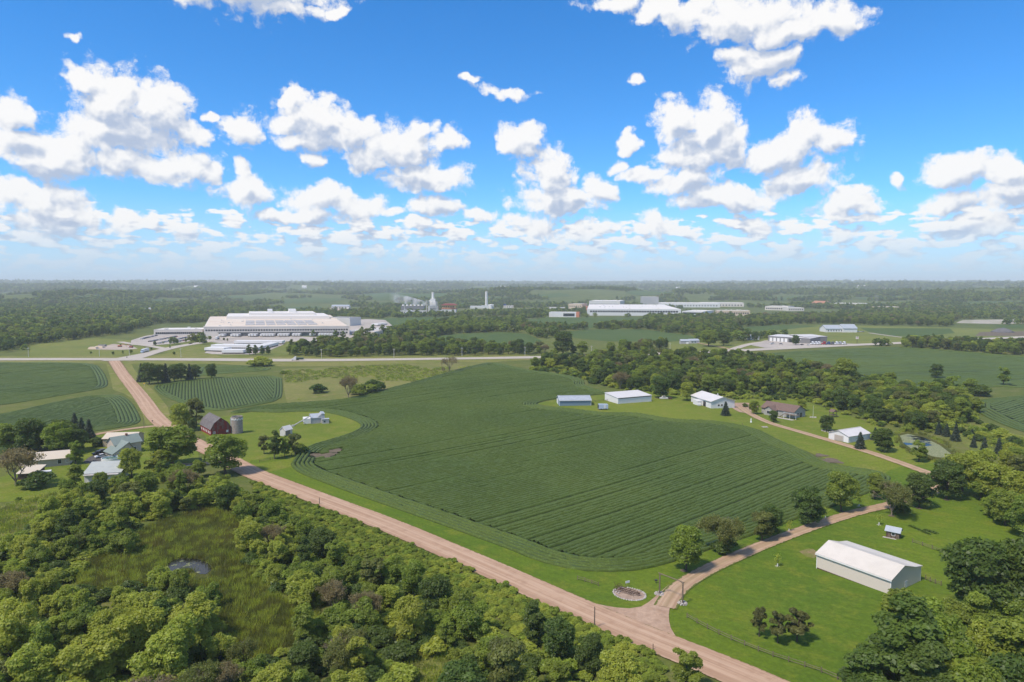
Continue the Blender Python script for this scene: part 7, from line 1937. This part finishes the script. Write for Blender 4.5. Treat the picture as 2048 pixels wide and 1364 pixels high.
# reeds of the marsh and tufts of the meadow
def tuft(name, n, h, w, leaf, seed):
    rr = np.random.default_rng(seed); V = []; 
    for i in range(n):
        x, y = rr.normal(0, w, 2); a = rr.uniform(0, 6.28); l = h * rr.uniform(0.6, 1.15); b = rr.normal(0, 0.28, 2) * l
        c_, s2 = math.cos(a) * 0.05, math.sin(a) * 0.05
        V += [(x - c_, y - s2, 0), (x + c_, y + s2, 0), (x + b[0] + c_ * .4, y + b[1] + s2 * .4, l), (x + b[0] - c_ * .4, y + b[1] - s2 * .4, l)]
    me = np_mesh(name, V, np.arange(4 * n).reshape(-1, 4), LEAF[leaf])
    a_ = me.attributes.new('tint', 'FLOAT', 'POINT'); a_.data.foreach_set('value', np.repeat(rr.uniform(0, 1, n), 4).astype(np.float32))
    return me
reeds = library('reed_kinds', [tuft('reed', 70, 1.5, 0.55, 'reed', 1), tuft('reed', 70, 1.3, 0.6, 'reed', 2), tuft('reed', 70, 1.6, 0.55, 'willow', 3), tuft('reed', 70, 1.3, 0.6, 'olive', 4)])
POND_PX = [(316,1148),(328,1130),(348,1119),(372,1116),(400,1118),(422,1129),(428,1142),(414,1166),(388,1162),(382,1142),(370,1140),(363,1152),(360,1172),(322,1174)]
X, Y = fill(MARSH_PX, 1.15, np.random.default_rng(41), extra=[POND_PX])
s_ = rng.uniform(0.6, 1.15, len(X)); instancer('marsh_reeds', np.column_stack([X, Y, height(X, Y)]), s_, reeds)
X, Y = fill([(1788,868),(1815,860),(1850,868),(1890,884),(1920,908),(1910,928),(1870,926),(1820,908),(1795,892)], 2.2, np.random.default_rng(42), extra=[[(1798,874),(1816,868),(1850,876),(1880,891),(1902,908),(1896,919),(1868,916),(1826,902),(1804,888)]])
instancer('pond_reeds', np.column_stack([X, Y, height(X, Y)]), rng.uniform(0.6, 1.0, len(X)), reeds)
OPENBAK = BIG; BIG = [np.array(b) for b in BLOCK]; BB = [(b[:, 0].min(), b[:, 1].min(), b[:, 0].max(), b[:, 1].max()) for b in BIG]
mt = library('meadow_kinds', [tuft('grass', 40, 0.7, 0.5, 'willow', 11), tuft('grass', 40, 0.6, 0.6, 'olive', 12), tuft('grass', 40, 0.8, 0.45, 'mid', 13)])
X, Y = fill([(568,740),(700,734),(930,727),(960,729),(900,746),(830,764),(770,776),(710,793),(640,801),(578,805)], 3.4, np.random.default_rng(43))
k = (vnoise(X, Y, 0.012, 4) + 0.6 * vnoise(X, Y, 0.06, 9)) > 0.0; X, Y = X[k], Y[k]
instancer('meadow_tufts', np.column_stack([X, Y, height(X, Y)]), rng.uniform(0.8, 2.2, len(X)), mt)
X, Y = fill([(-60,1040),(10,1010),(110,985),(120,1020),(60,1060),(20,1110),(-60,1130)], 1.6, np.random.default_rng(44))
instancer('meadow_tufts', np.column_stack([X, Y, height(X, Y)]), rng.uniform(0.6, 1.6, len(X)), mt)
X, Y = fill(CLEAR_PX, 1.3, np.random.default_rng(45)); instancer('meadow_tufts', np.column_stack([X, Y, height(X, Y)]), rng.uniform(0.6, 1.5, len(X)), mt)
X, Y = fill([(1930,850),(1990,862),(2060,880),(2060,925),(1985,905)], 2.6, np.random.default_rng(46)); instancer('meadow_tufts', np.column_stack([X, Y, height(X, Y)]), rng.uniform(0.8, 1.8, len(X)), mt)

# ------------------------------------------------------------------ haze
def haze():
    m = bpy.data.materials.new('haze'); m.use_nodes = True
    nt = m.node_tree; nt.nodes.clear()
    pv = N(nt, 'ShaderNodeVolumePrincipled', {'Color': (0.90, 0.955, 1.0, 1), 'Density': HAZE, 'Anisotropy': 0.0})
    out = N(nt, 'ShaderNodeOutputMaterial'); nt.links.new(pv.outputs[0], out.inputs['Volume'])
    o = MB().box(-19000, 19000, -19000, 19000, -11.6, 240).build('haze', m); stuff(o)
HAZE = 0.0001
haze()
sc = scene.cycles
sc.max_bounces = 6; sc.diffuse_bounces = 4; sc.glossy_bounces = 2; sc.transmission_bounces = 3; sc.volume_bounces = 2; sc.transparent_max_bounces = 6
sc.use_denoising = True
scene.view_layers[0].cycles.denoising_store_passes = False
sc.sample_clamp_indirect = 4.0
